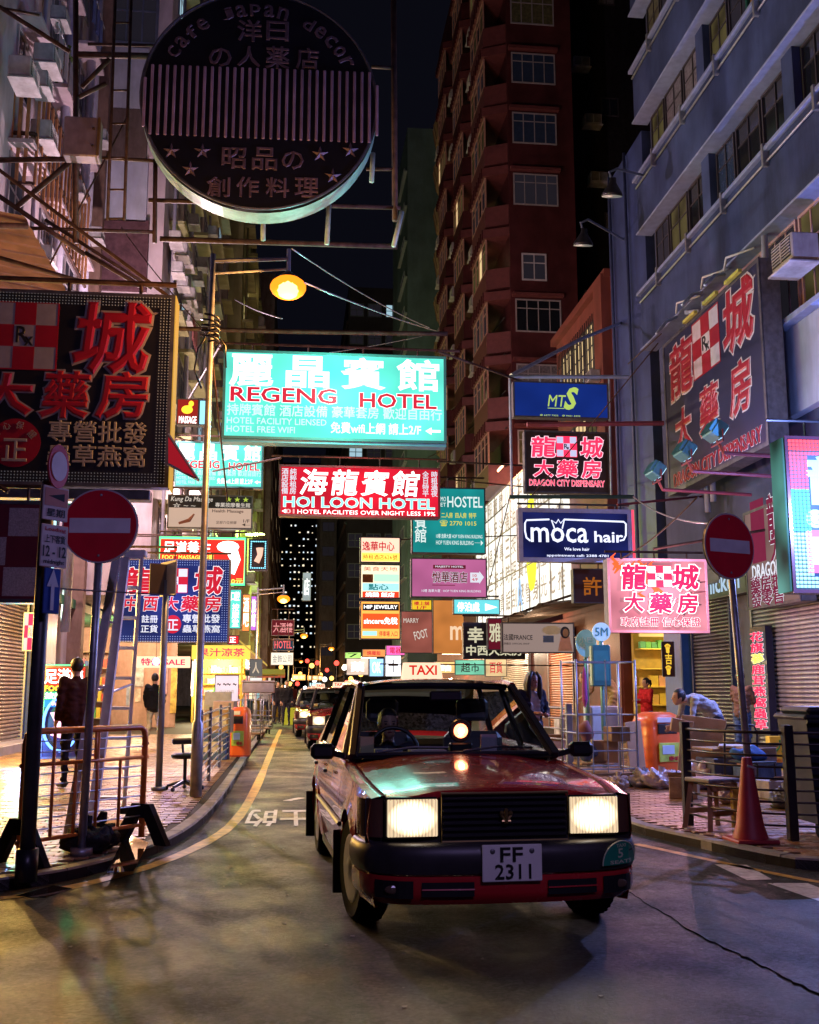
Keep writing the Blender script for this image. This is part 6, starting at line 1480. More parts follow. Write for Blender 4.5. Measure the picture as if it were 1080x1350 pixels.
    if face:
        for s in (-1, 1):
            MB().sphere(hp(s * .030, -.074, .012), (.013, .008, .006), 8, 5, Rl).build('eye', mat('dark_eye', (.015, .01, .01), .2), e)
            MB().tube([hp(s * .016, -.080, .030), hp(s * .045, -.070, .033)], .0035, 5).build('eyebrow', HAIR, e)
        MB().sphere(hp(0, -.086, -.052), (.022, .007, .006), 8, 5, Rl).build('mouth', mat('lips', (.35, .08, .08), .4), e)
    return e
# driver
tp_ = taxi.matrix_basis
drv = person('dark haired taxi driver behind the steering wheel', tp_ @ Vector((-.37, 1.42, -.37)), taxi.rotation_euler.z, 1.62, (.05, .05, .07), (.03, .03, .04), pose=dict(elL=(-.26, -.15, 1.18), wrL=(-.15, -.32, 1.30), elR=(.26, -.15, 1.18), wrR=(.15, -.32, 1.30), hiL=(-.09, 0, .90), knL=(-.12, -.38, .92), anL=(-.12, -.52, .62), hiR=(.09, 0, .90), knR=(.12, -.38, .92), anR=(.12, -.52, .62)))
WALK = dict(knL=(-.09, -.16, .52), anL=(-.10, -.22, .11), knR=(.09, .04, .50), anR=(.10, .26, .14), elL=(-.24, .12, 1.15), wrL=(-.24, .10, .90), elR=(.24, -.05, 1.14), wrR=(.23, -.18, .93))
P = lambda px, D, z=PH: Vector((PY(px, 911, D).x, D, z))
person('woman with long dark hair and dark jacket over a pale top beside the taxi', P(700, 13.2), .35, 1.56, (.03, .035, .06), (.03, .03, .05), 'long', dict(head=(0, -.05, 1.565), elL=(-.24, -.02, 1.15), wrL=(-.10, -.22, 1.14), elR=(.24, -.02, 1.15), wrR=(.10, -.22, 1.12)), voxel=.014, inner=(.55, .50, .52), jacket=1.06)
person('man in a black jacket walking away past the blue pharmacy sign', P(204, 26.5), PI - .1, 1.72, (.012, .012, .016), (.35, .33, .36), 'short', WALK, jacket=1.25)
person('dark clothed man standing between the ladder and the neon lightbox', P(100, 15.5), PI + .6, 1.76, (.035, .012, .014), (.015, .015, .025), 'short', dict(elL=(-.24, .03, 1.13), wrL=(-.2, -.12, .95)), jacket=1.25)
person('girl with ponytail in a red jacket in front of the yellow shop', P(852, 24), -1.2, 1.60, (.50, .025, .03), (.12, .16, .30), 'pony', dict(elL=(-.22, -.08, 1.15), wrL=(-.1, -.26, 1.16), elR=(.22, -.08, 1.15), wrR=(.1, -.26, 1.18)), jacket=1.1)
BEND = dict(pelvis=(0, .10, .92), waist=(0, .04, 1.05), chest=(0, -.20, 1.16), neck=(0, -.36, 1.20), head=(0, -.47, 1.20), shL=(-.17, -.30, 1.17), elL=(-.2, -.36, .93), wrL=(-.14, -.52, .80), shR=(.17, -.30, 1.17), elR=(.2, -.36, .93), wrR=(.14, -.52, .82), hiL=(-.09, .10, .90), hiR=(.09, .10, .90))
person('man in a pale grey shirt bending over cardboard at the right', P(932, 15.6), -1.45, 1.72, (.34, .35, .37), (.05, .06, .10), 'short', BEND, sleeves=False)
person('worker in tan clothes leaning behind the blue wheeled cage', P(803, 20, .45), -1.9, 1.70, (.30, .23, .10), (.36, .27, .13), 'short', BEND)
person('bare armed person in a brown vest standing by the dark shutter', P(977, 19.2), 2.2, 1.66, (.17, .11, .085), (.06, .12, .28), 'short', dict(elL=(-.22, -.08, 1.16), wrL=(0, -.22, 1.14), elR=(.22, -.08, 1.16), wrR=(0, -.22, 1.12)), sleeves=False)
fp = [(366, 44, (.02, .02, .03), 'short', 'man in dark clothes standing at the kerb beside the far trolleys'), (378, 42, (.015, .015, .02), 'short', 'man in black standing nearest the far queue of cars'), (372, 50, (.35, .28, .25), 'long', 'person in a pale top between the two dark far men'), (359, 52, (.3, .1, .1), 'short', 'far pedestrian in dull red by the left shop fronts'), (350, 47, (.25, .25, .3), 'pony', 'far pedestrian in grey near the white topped trolley'), (386, 60, (.1, .02, .02), 'short', 'small far pedestrian in maroon in the roadway')]
for px, D, c, hr, lb in fp: person(lb, P(px, D), random.choice((0, PI, .5)), random.uniform(1.6, 1.78), c, (.02, .02, .035), hr, WALK if px % 2 else None, voxel=.03, face=False, group='pedestrians at the far end')
bpy.data.scenes.remove(TSC)
# ============================================================ SHOP FRONTS
def ground_wall(name, a, b, m, label):
    o = MB().box(a, b).build(name, m); return tag(o, label, 'wall')
ground_wall('wall', (-20, 12, 0), (-6.5, 28.8, 4.0), mat('grey_shop_wall', (.30, .26, .26), .7, dirt=.4), 'left ground floor wall that holds the ribbed shutter')
SP = mat('shop_interior_wall', (.62, .55, .40), .6, var=.1)
def shutter(label, X, y0, y1, z0, z1, m, side, guide=STEEL, pitch=.085):
    """side -1: on the right wall facing the road; +1: on the left wall"""
    yc = (y0 + y1) / 2; e = thing('roller_shutter', label, 'shutter', (X, yc, z0), -PI / 2 if side < 0 else PI / 2); W = (y1 - y0) / 2
    n = int((z1 - z0) / pitch); me = MB()
    prof = [(0, 0), (-.030, .012), (-.036, .035), (-.025, .062), (0, .078)]
    me.grid([[(x, p[0], p[1]) for p in prof] for x in (-W, W)][::-1]); sm = me.mesh('slat', m, 'auto')
    for k in range(n): put('slat', sm, e, (0, 0, k * pitch))
    for a in (-W - .08, W): MB().box((a, -.07, 0), (a + .08, .04, z1 - z0)).build('guide', guide, e)
    MB().bev((-W - .1, -.28, z1 - z0), (W + .1, .04, z1 - z0 + .35), .02).build('shutter_box', guide, e)
    return e
shutter('ribbed steel roller shutter at the left edge lit by neon', -6.42, 20.6, 26.5, PH, 3.5, mat('cream_shutter', (.50, .40, .34), .38, .5, .15), 1)
MB().bev((-6.5, 26.7, 0), (-6.15, 28.75, 3.9), .02).build('wall', mat('blue_pillar_paint', (.06, .12, .42), .35, var=.2, dirt=.3))
bpy.context.scene.collection.objects[-1]['label'] = 'glossy blue pillar between the left shutter and the neon shop'; bpy.context.scene.collection.objects[-1]['category'] = 'pillar'
MB().bev((-6.9, 20.0, 0), (-5.9, 27.6, .28), .02).build('step', mat('pale_stone_step', (.45, .42, .40), .5, dirt=.3)); q = COL.objects[-1]; tag(q, 'low pale stone step in front of the left shutter', 'step')
g = Sign('narrow red and white chequered sign with Rx on the blue pillar', 31, 808, 49, 858, 22, glow('rx_white_lit', (.9, .75, .78), .9, True), fw=.015, depth=.12)
for (u0, v0, u1, v1) in ((.33, 0, .66, .33), (0, .33, .33, .66), (.66, .33, 1, .66), (.33, .66, .66, 1)): g.rect(u0, v0, u1, v1, RN, 'chequer', px=False)
g.tuv('R', .38, .4, .60, .6, INK, .03, y=-.02)
# neon lightbox standing on the pavement
g = Sign('standing neon lightbox in red, green and blue for foot spa behind the barrier', 56, 878, 113, 1000, 19.5, mat('dark_neon_back', (.02, .02, .05), .3), fw=.03, depth=.3)
g.rect(57, 880, 112, 904, glow('neon_red_field', (.95, .04, .02), 2.2, True)); g.text('足滿樂', 60, 882, 110, 901, WN, .04, y=-.03); g.rect(57, 876, 112, 880, GN, 'tube')
g.text('FOOT SPA', 60, 904, 108, 911, glow('orange_neon_letters', (1, .45, .03), 3.5), .05, y=-.03); g.rect(57, 912, 110, 922, glow('green_neon_field', (.04, .85, .25), 1.8, True), 'band'); g.text('按摩', 60, 913, 84, 921, WN, .03, y=-.03)
g.rect(57, 923, 110, 932, glow('blue_neon_field', (.03, .20, .9), 1.8, True), 'band'); a = g.bx(62, 934, 100, 975)
X, Z = (a[0] + a[2]) / 2, (a[1] + a[3]) / 2; b = MB(); b.tube([(X, -.03, Z + .22), (X + .03, -.03, Z), (X - .03, -.03, Z - .22)], [.20, .13, .15], 10)
for k in range(5): b.sphere((X - .16 + .08 * k, -.03, Z + .36 - .02 * k), .04, 8, 5)
b.build('foot_shape', glow('pink_neon_foot', (1, .45, .65), 2.4, True), g.e)
MB().tube([(X + .30 * math.cos(k * PI / 12), -.04, Z + .46 * math.sin(k * PI / 12)) for k in range(24)], .025, 6, True).build('neon_tube', glow('blue_neon_tube', (.15, .35, 1), 3.5, True), g.e)
for dz, c, E in ((.7, (1, .30, .04), 240), (.1, (.05, 1, .25), 150), (-.55, (.1, .25, 1), 200)):
    L = bpy.data.lights.new('neon_glow', 'POINT'); L.energy = E; L.color = c; L.shadow_soft_size = .05; put('neon_glow', L, g.e, (g.x0 - .25, -.35, (g.z0 + g.z1) / 2 + dz))
# open shop recess under the tenement
def tube_light(label, p, q, col, E, r=.03, es=14, grp='fluorescent tubes in the shops'):
    p = Vector(p); q = Vector(q); c = (p + q) / 2; e = thing('tube_light', label, 'lamp', c, group=grp)
    MB().tube([p - c, q - c], r, 8).build('tube', glow('tube_%.1f_%.1f_%.1f' % col, col, es), e); d_ = (q - p).normalized()
    MB().bar(p - c + Vector((0, 0, .06)), q - c + Vector((0, 0, .06)), .09, .05).build('batten', WHITEP, e)
    L = bpy.data.lights.new('tube_glow', 'POINT'); L.energy = E; L.color = col; L.shadow_soft_size = .12; put('tube_glow', L, e, (0, 0, -.22))
ground_wall('wall', (-9.8, 28.8, 0), (-9.6, 41, 4.0), SP, 'back wall of the open left shop'); ground_wall('wall', (-9.8, 41.0, 0), (-4.35, 41.2, 4.2), mat('pink_poster_wall', (.50, .32, .28), .6, dirt=.3), 'pink side wall with posters facing the camera behind the walking man')
o = MB().box((-9.8, 28.8, 3.75), (-6.3, 41, 4.0)).build('canopy', mat('green_canopy', (.02, .14, .07), .5)); tag(o, 'green fascia canopy over the open left shop', 'awning')
sh = thing('shop_shelves', 'crowded lit shelves with signs and goods inside the open left shop', 'shelf', (-8, 40.7, .1))
b = MB()
for z in (.3, .9, 1.5, 2.1, 2.7): b.box((-1.5, -.3, z), (1.3, .2, z + .04))
b.build('board', mat('shelf_board', (.4, .3, .2), .6), sh)
def goods(parent, x0, x1, y, zlist, n, pal, h=.3, axis='x', dy=.2):
    for c_i, c in enumerate(pal):
        b = MB()
        for z in zlist:
            for k in range(n):
                if (k + c_i + int(z * 10)) % len(pal): continue
                w_ = (x1 - x0) / n; xx = x0 + k * w_; hh = h * random.uniform(.6, 1)
                if axis == 'x': b.box((xx + .01, y - dy, z), (xx + w_ - .01, y, z + hh))
                else: b.box((y, xx + .01, z), (y + dy, xx + w_ - .01, z + hh))
        if b.v: b.build('goods', c, parent, kind='stuff')
PAL = [mat('goods_%d' % i, c, .5, var=.1) for i, c in enumerate([(.6, .08, .05), (.6, .45, .05), (.1, .4, .12), (.55, .5, .45), (.08, .15, .45), (.5, .2, .3)])]
goods(sh, -1.4, 1.2, -.05, (.34, .94, 1.54, 2.14), 16, PAL, .38)
for i, (x, y, z, c, E) in enumerate(((-8.0, 36, 3.6, (1., .80, .45), 850), (-7.2, 31, 3.6, (.75, 1., .8), 380), (-5.4, 38, 3.6, (1., .60, .32), 800))):
    tube_light(('long warm tube light inside the open left shop', 'greenish tube light near the neon box', 'peach tube light over the poster wall')[i], (x - .6, y, z), (x + .6, y, z), c, E)
for i, (px0, py0, px1, py1, c) in enumerate(((176, 880, 190, 905, (.5, .5, .55)), (178, 908, 186, 925, (.6, .5, .45)), (206, 878, 222, 915, (.55, .3, .35)), (224, 880, 234, 940, (.6, .42, .1)), (166, 905, 174, 930, (.3, .35, .5)))):
    a = PY(px0, py1, 40.95); c_ = PY(px1, py0, 40.95); o = MB().box((a.x, 40.94, a.z), (c_.x, 40.99, c_.z)).build('poster', mat('poster_%d' % i, c, .5, var=.5, vs=6)); tag(o, ('pale bluish poster high on the pink wall', 'small cream poster low on the pink wall', 'rose poster right of the walking man', 'tall amber door poster at the right of the pink wall', 'small blue poster at the left of the pink wall')[i], 'poster')
sb = thing('shop_banner', 'brightly lit orange and white shop header above the walking man', 'sign', (PY(213, 870, 33).x, 33, PY(213, 875, 33).z))
MB().bev((-.75, 0, -.12), (.85, .12, .22), .01).build('board', glow('peach_lit_board', (1, .55, .35), 2.0, True), sb); letters('特價 SALE', (-.6, -.05, .7, .16), RN, sb, -.01, .04)
lb_ = thing('led_bulb', 'blue glowing bulb hanging by the grey pole', 'lamp', PY(206, 872, 28)); MB().sphere((0, 0, 0), .09, 10, 8).build('bulb', glow('blue_bulb', (.12, .25, 1), 12, True), lb_); MB().tube([(0, 0, .05), (0, 0, .6)], .01, 5).build('cord', BLACK, lb_)
# yellow shop
YW = mat('yellow_shop_panel', (.62, .42, .05), .5, var=.15)
ys_ = thing('yellow_stall', 'bright yellow lit corner stall beyond the lamp pole', 'shop', (-3.6, 47, 0))
b = MB(); b.box((-.7, 0, 0), (-.62, 14, 3.2)); b.box((-.7, 0, 3.0), (1.55, 14, 3.3)); b.box((1.35, 0, PH), (1.45, .1, 3.0)); b.box((-.62, 3.5, PH), (1.4, 3.6, 3.0)); b.build('frame', YW, ys_)
MB().box((-.75, -.12, 2.75), (1.75, -.02, 3.35)).build('header', glow('yellow_header_lit', (1, .70, .10), 1.3, True), ys_); letters('果汁涼茶', (-.5, 2.88, 1.5, 3.22), RN, ys_, -.13, .03)
for z in (.7, 1.2, 1.7, 2.2): MB().box((-.6, 3.2, z), (1.35, 3.5, z + .03)).build('shelf_board', YW, ys_)
goods(ys_, -.6, 1.35, 3.45, (.73, 1.23, 1.73, 2.23), 14, PAL, .35)
MB().box((-.6, .3, .1), (.9, 1.0, 1.0)).build('counter', mat('counter_front', (.5, .35, .2), .5), ys_)
tube_light('bright white tube light inside the yellow stall', (-3.9, 48.5, 2.85), (-2.7, 48.5, 2.85), (1., .80, .40), 1500)
tube_light('upright bright tube at the mouth of the yellow stall', (-4.15, 45.5, 1.2), (-4.15, 45.5, 2.6), (1., .82, .5), 600)
for k in range(7):
    y = 62 + k * 8; tube_light(('first', 'second', 'third', 'fourth', 'fifth', 'sixth', 'seventh')[k] + ' shop tube light along the far left shop fronts', (-3.2, y, 2.9), (-2.2, y, 2.9), ((1, .85, .6), (1, .6, .4), (.8, .95, 1))[k % 3], 420)
for k in range(6):
    y = 62.5 + k * 9; o = MB().bev((-3.5 + .15 * k, y, 0), (-3.3 + .2 * k, y + 7, 3.1), .02).build('lit_shop', glow('far_shop_%d' % k, ((1, .6, .2), (.9, .3, .2), (1, .8, .5), (.4, .8, .9), (1, .45, .1), (.9, .8, .6))[k], .9, True, .6)); tag(o, ('amber', 'reddish', 'cream', 'pale blue', 'deep orange', 'pale')[k] + ' lit shop front number %s along the far left pavement' % ('one two three four five six'.split()[k]), 'shop')
ya = thing('yellow_awning', 'sloping yellow awning right of the small red lit box', 'awning', PY(338, 872, 46)); MB().poly([(-.75, 0, .85), (.35, 0, -.1), (.35, 5, -.1), (-.75, 5, .85)], (0, 0, .08)).build('sheet', glow('yellow_awning_lit', (.9, .62, .12), .7, True), ya)
# small signs over the left pavement
for i, (x0, y0, x1, y1, D, c, es, lb) in enumerate(((283, 890, 315, 925, 30, (.95, .72, .78), 1.2, 'pale pink lit board beside the yellow stall'), (329, 869, 346, 892, 40, (.28, .27, .26), .5, 'grey lit panel above the trolleys'), (329, 893, 346, 902, 40, (.9, .9, .85), 1.2, 'small white lit box above the trolleys'), (262, 868, 283, 885, 52, (1, .9, .7), 1.5, 'warm white menu board inside the yellow stall'))):
    g = Sign(lb, x0, y0, x1, y1, D, glow('smallboard_%d' % i, c, es, True, .2), fw=.02, depth=.12)
    if i == 0: g.tuv('~ ~~ ~', .1, .3, .9, .4, INK, 0); g.tuv('今日特價', .2, .55, .8, .7, GP, 0)
    if i == 1: g.tuv('人', .25, .2, .75, .8, GP, .05)
# right ground floor
ground_wall('wall', (9.62, 10, 0), (22, 26.3, 4.4), mat('blue_grey_shop_wall', (.18, .20, .30), .6, dirt=.3), 'right ground floor wall holding the steel shutters')
shutter('pale violet ribbed roller shutter at the right edge', 9.55, 14.6, 21.3, PH, 3.75, mat('pale_violet_shutter', (.46, .44, .52), .35, .6, .15), -1)
shutter('dark ribbed roller shutter behind the right no entry pole', 9.55, 22.5, 24.7, PH, 3.75, mat('dark_shutter', (.16, .15, .20), .35, .6, .2), -1, mat('navy_pipe', (1, 1, 1)))
o = MB().bev((9.35, 25.1, 0), (9.62, 26.3, 4.2), .02).build('pillar', mat('bright_blue_paint', (.02, .09, .40), .4)); tag(o, 'bright blue door pillar right of the yellow shop', 'pillar')
o = MB().box((9.62, 29.55, 0), (13, 29.75, 4.2)).build('wall', mat('yellow_shop_panel', (1, 1, 1))); tag(o, 'yellow side wall of the lit right shop', 'wall')
o = MB().box((12.9, 26.3, 0), (13, 29.55, 4.2)).build('wall', YW); tag(o, 'yellow back wall of the lit right shop', 'wall')
ys2 = thing('shop_shelves', 'yellow shelves of boxed goods in the lit shop behind the girl', 'shelf', (10.9, 29.3, 0))
for z in (.5, 1.0, 1.5, 2.0, 2.55): MB().box((-1.25, -.25, z), (1.9, .2, z + .03)).build('shelf_board', YW, ys2)
PAL2 = [mat('box_%d' % i, c, .5, var=.1) for i, c in enumerate([(.7, .5, .05), (.65, .4, .08), (.6, .55, .3), (.7, .35, .15)])]
goods(ys2, -1.2, 1.8, .1, (.53, 1.03, 1.53), 12, PAL2, .40); goods(ys2, -1.2, 1.8, .1, (2.58,), 18, [mat('green_cans', (.15, .5, .05), .4), mat('goods_2', (1, 1, 1))], .25)
hd_ = MB().box((-1.3, -.4, 2.9), (1.8, -.3, 3.7)).build('header', glow('yellow_wall_lit', (1, .70, .22), .9, True), ys2)
tube_light('warm tube light in the yellow right shop', (9.9, 28.6, 3.7), (11.2, 28.6, 3.7), (1., .78, .40), 480); tube_light('second warm tube light deeper in the yellow right shop', (9.9, 27.2, 3.7), (11.2, 27.2, 3.7), (1., .82, .5), 220)
tube_light('added pinkish fill tube hidden behind the huge dark pharmacy sign', (-5.2, 27.5, 9.2), (-4.2, 27.5, 9.2), (1., .70, .80), 3600)  # added out of sight to brighten the upper left walls
tube_light('assumed orange tube light under the orange lit slatted cage', (-6.3, 23.0, 9.9), (-6.3, 24.6, 9.9), (1., .45, .15), 110)  # assumed source for the orange light on the slats above
tube_light('added pinkish fill tube behind the health massage sign', (-3.9, 39, 8.3), (-3.1, 39, 8.3), (1., .66, .62), 2200)  # extra tube, put here to wash the patched tenement in pink
tube_light('added yellow green fill tube high on the yellow green tenement', (-2.9, 66, 11), (-1.9, 66, 11), (.70, 1., .25), 2600)  # added source that tints the far left facade
tube_light('added warm fill tube just outside the left edge', (-6.2, 16.0, 3.1), (-6.2, 17.6, 3.1), (1., .50, .10), 1100)  # unseen tube added to warm the left pavement
tube_light('second added warm fill tube just outside the left edge', (-6.2, 19.0, 3.1), (-6.2, 20.4, 3.1), (1., .62, .15), 2400)  # another unseen tube added for the pavement's warm light
tube_light('added orange fill tube on top of the white billboard', (8.6, 44, 10.7), (8.6, 43, 10.7), (1., .42, .2), 260)  # assumed lamp, added out of view to throw orange light on the maroon tower
bn = Sign('dark vertical banner with yellow emblem and characters at the yellow shop', 873, 846, 889, 892, 25.2, mat('brown_banner', (.06, .02, .015), .5), fw=.01, depth=.05); bn.tuv('♛\n吉\n♛', .25, .06, .8, .94, glow('gold_banner', (1, .6, .05), 1.1), .03)
o = MB().box((9.44, 30.25, 0), (9.9, 70, 3.9)).build('wall', W_RED); tag(o, 'long red tiled shop wall under the white billboard', 'wall')
shutter('orange lit ribbed shutter right of the woman', 9.38, 35.2, 38.6, PH, 3.2, mat('orange_shutter', (.55, .20, .09), .4, .3, .15), -1)
shutter('cream ribbed shutter just above the taxi roof', 9.38, 42.0, 47.5, PH, 3.2, mat('cream_shutter', (1, 1, 1)), -1)
for i, (x, y, c, E) in enumerate(((8.6, 37, (1., .60, .35), 260), (8.6, 44.5, (1., .85, .6), 320), (8.6, 58, (1., .6, .3), 500), (4.6, 66, (1., .7, .4), 500), (4.4, 84, (1, .5, .25), 500))):
    tube_light(('tube light over the orange shutter', 'tube light over the cream shutter', 'tube light by the orange board', 'tube light at the far right kerb', 'farthest tube light on the right pavement')[i], (x - .5, y, 3.4), (x + .5, y, 3.4), c, E)
for i, (x0, y0, x1, y1, D, c, es, t, lb) in enumerate(((487, 868, 506, 892, 45, (.3, .6, 1), 1.8, 'OK', 'blue white lit box by the taxi roof sign'), (508, 864, 529, 892, 44, (.95, .97, 1), 2.2, '十', 'glaring white lit box left of the TAXI roof sign'), (509, 851, 534, 864, 46, (.9, .15, .5), 1.6, '電器', 'magenta awning sign above the glaring white box'), (457, 868, 486, 890, 60, (1, .75, .6), 1.1, '藥', 'peach lit stall front left of the blue white box'), (455, 860, 476, 868, 62, (.5, .9, .2), 1.6, '7', 'lime lit strip at the end of the orange awning'), (478, 856, 508, 866, 55, (1, .35, .1), 1.4, '燒臘飯', 'orange red strip sign left of the magenta awning'), (574, 872, 600, 888, 40, (1, .55, .2), 1.5, '麵', 'orange lit strip right of the TAXI roof sign'), (600, 870, 640, 890, 42, (.25, .75, .5), 1.0, '超市', 'green lit fascia above the middle of the taxi roof'), (640, 868, 668, 892, 41, (1, .7, .35), 1.0, '百貨', 'amber shop front above the right of the taxi roof'), (399, 755, 410, 792, 70, (.7, .8, .9), .5, '店', 'dim narrow vertical sign far down the right side'))):
    g = Sign(lb, x0, y0, x1, y1, D, glow('clutter_%d' % i, c, es, True, .4), fw=.02, depth=.3); g.tuv(t, .2, .2, .8, .8, (WGL, INK, REDL)[i % 3], .02)
# ============================================================ STREET FURNITURE
def noentry(label, px, py, baseG, D, dia, rz, lean=0.):
    base = Vector((PY(baseG, 911, D).x, D, PH)); c = PY(px, py, D)
    e = thing('road_sign', label, 'road sign', base, 0); h = c.z - base.z; dx = c.x - base.x
    MB().tube([(0, 0, 0), (dx, .06, h + dia * .48)], .034, 12).tube([(0, 0, 0), (0, 0, .06)], .09, 12).build('pole', STEEL, e, True)
    R = Matrix.Translation((dx, 0, h)) @ Matrix.Rotation(rz, 4, 'Z'); r = dia / 2
    def disc(n, pr, m, nm): b = MB().lathe((0, 0, 0), pr, n, 'y'); b.v = [tuple(R @ Vector(v)) for v in b.v]; return b.build(nm, m, e)
    pl_ = disc(40, [(r, .012), (r, .03), (r * .6, .05)], BLACKM, 'back_plate'); disc(40, [(r, 0), (r, .011)], mat('sign_rim_white', (.55, .5, .55), .4), 'rim')
    disc(40, [(r * .955, -.004), (r * .955, -.001)], mat('sign_red_face', (.85, .018, .05), .28, var=.15, vs=2, coat=.4, dirt=.2), 'face')
    b = MB().bev((-r * .80, -.010, -r * .20), (r * .80, -.0045, r * .20), .003, R); b.build('white_bar', mat('sign_white_bar', (.85, .85, .90), .3, var=.1), e)
    for z in (-.8, .82): b = MB().sphere((0, 0, 0), (.012, .006, .012), 8, 5); b.v = [tuple(R @ (Vector(v) + Vector((0, -.008, z * r)))) for v in b.v]; b.build('bolt', STEEL, e)
    return e
noentry('round no entry sign on a dark pole behind the ladder at the left', 132, 693, 118, 9.2, .645, math.radians(-4))
noentry('round no entry sign on a tall pole by the cone at the right', 962, 720, 985, 10.0, .66, math.radians(22))
# post with parking plates
pb = G(34, 1162, PH); po = thing('parking_sign_post', 'dark thick post with parking plates and blue arrow at the left', 'sign post', pb)
MB().tube([(0, 0, 0), (0, 0, 2.85)], .052, 14).build('pole', mat('dark_grey_post', (.07, .07, .075), .45, .4, .3, dirt=.4), po, True); MB().tube([(0, 0, 0), (0, 0, .22)], .078, 12).build('foot', BLACKM, po, True)
def plate(px, py, w, h, m, nm, rz=62, lab=None, disc=False):
    D = pb.y - .12; c = PY(px, py, D) - pb; R = Matrix.Translation(c) @ Matrix.Rotation(math.radians(rz), 4, 'Z')
    if disc: b = MB().lathe((0, 0, 0), [(w / 2, 0), (w / 2, .015)], 30, 'y'); b.v = [tuple(R @ Vector((v[0], v[1], v[2] * h / w))) for v in b.v]
    else: b = MB().bev((-w / 2, 0, -h / 2), (w / 2, .015, h / 2), .004, R)
    o = b.build(nm, m, po, label=lab); return o, R
def onplate(t, R, box, m, o, bold=.02):
    V, F, bbx = textmesh(t, bold * .5, .01); me = bpy.data.meshes.new('lettering')
    me.from_pydata([tuple(R @ Vector((box[0] + (a - bbx[0]) / (bbx[1] - bbx[0]) * (box[2] - box[0]), -.003 - (.002 if d_ > 0 else 0), box[1] + (c - bbx[2]) / (bbx[3] - bbx[2]) * (box[3] - box[1])))) for a, c, d_ in V], [], F); me.materials.append(m); put('lettering', me, o)
RP = mat('plate_red', (.5, .03, .04), .4); WP = mat('plate_white', (.60, .52, .50), .4, var=.1, dirt=.2); BP = mat('plate_blue', (.02, .06, .30), .35)
o, R = plate(78, 615, .20, .33, RP, 'oval_plate', 58, 'oval white plate with red rim', True); b = MB().lathe((0, -.006, 0), [(.078, 0), (.078, .004)], 30, 'y'); b.v = [tuple(R @ Vector((v[0], v[1], v[2] * 1.4))) for v in b.v]; b.build('oval_inset', WP, o)
o, R = plate(74, 664, .22, .25, WP, 'plate', 50, 'red and white plate'); b = MB().box((-.10, -.004, -.02), (.10, -.001, .11), R); b.build('red_field', mat('faded_red_print', (.5, .2, .15), .5), o); onplate('◄', R, (-.07, .02, .07, .08), INK, o); onplate('星期', R, (-.08, -.10, .08, -.04), INK, o)
o, R = plate(72, 720, .23, .31, WP, 'plate', 50, 'white plate with hours'); onplate('12 - 12', R, (-.10, -.08, .10, .0), INK, o, .03); onplate('上下客貨', R, (-.09, .02, .09, .08), INK, o); onplate('Loading', R, (-.09, .10, .09, .135), RP, o); onplate('midnight', R, (-.09, -.14, .09, -.10), INK, o)
o, R = plate(69, 779, .14, .33, BP, 'plate', 50, 'blue plate with upright white arrow'); b = MB().box((-.014, -.006, -.14), (.014, -.001, .05), R); b.poly([tuple(R @ Vector(p)) for p in ((-.05, -.004, .03), (.05, -.004, .03), (0, -.004, .16))], tuple(R.to_3x3() @ Vector((0, .003, 0)))); b.build('arrow', mat('plate_arrow', (.6, .6, .65), .4), o)
MB().tube([(.1, 0, PY(80, 776, pb.y).z - pb.z), (.9, .5, PY(120, 776, pb.y).z - pb.z)], .006, 5).build('cord', GN if 0 else STEEL, po)
# slim second post with small tilted board
sp0 = G(209, 1042, PH); s2 = thing('sign_post', 'slim blue grey post topped by a blank tilted board right of the ladder', 'sign post', sp0); tz = PY(214, 765, sp0.y).z - sp0.z
MB().tube([(0, 0, 0), (0, 0, tz)], .045, 12).tube([(0, 0, 0), (0, 0, .05)], .10, 10).build('pole', mat('blue_grey_post', (.26, .30, .38), .4, .5, .2), s2, True)
MB().bev((-.01, -.30, tz - .22), (.012, .18, tz + .26), .004, Matrix.Rotation(math.radians(32), 4, 'Z')).build('board', mat('cream_board', (.62, .55, .48), .5), s2)
MB().bev((-.02, -.1, tz - .20), (.0, .25, tz + .22), .004, Matrix.Rotation(math.radians(120), 4, 'Z')).build('board', mat('dark_board_back', (.08, .06, .05), .5), s2)
# ladder
lb0 = Vector((0, 0, 0)); la = thing('ladder', 'aluminium folding ladder standing open behind the orange barrier', 'ladder', G(140, 1108, PH)); ly = la.location.y
def lp(px, py, dy=0): return PY(px, py, ly + dy) - la.location
fr = [(lp(167, 732, .45), lp(119, 1070, .95)), (lp(187, 732, .45), lp(163, 1070, .95))]
bk = [(lp(154, 735, .4), lp(88, 1112, -.1)), (lp(166, 735, .4), lp(118, 1110, -.05))]
for a, c in fr: MB().bar(a, c, .035, .05).build('rail', ALU, la)
for a, c in bk: MB().bar(a, c, .085, .03).build('rail', ALU, la)
for k in range(9):
    t = .01 + .117 * k; a = fr[0][0].lerp(fr[0][1], t); c = fr[1][0].lerp(fr[1][1], t); MB().bar(a, c, .11, .03).build('rung', ALU, la)
    if k and k % 2 == 0: MB().bar(bk[0][0].lerp(bk[0][1], t), bk[1][0].lerp(bk[1][1], t), .04, .02).build('rung', ALU, la)
MB().bev(fr[0][0] - Vector((.04, .03, .01)), fr[1][0] + Vector((.04, .12, .05)), .01).build('top_cap', ALU, la)
MB().tube([fr[0][0].lerp(fr[0][1], .5), bk[0][0].lerp(bk[0][1], .5)], .012, 5).tube([fr[1][0].lerp(fr[1][1], .5), bk[1][0].lerp(bk[1][1], .5)], .012, 5).build('spreader', STEEL, la)
for a in (fr[0][1], fr[1][1]): MB().bev(a + Vector((-.06, -.05, -.02)), a + Vector((.06, .05, .05)), .01).build('foot', RUBBER, la)
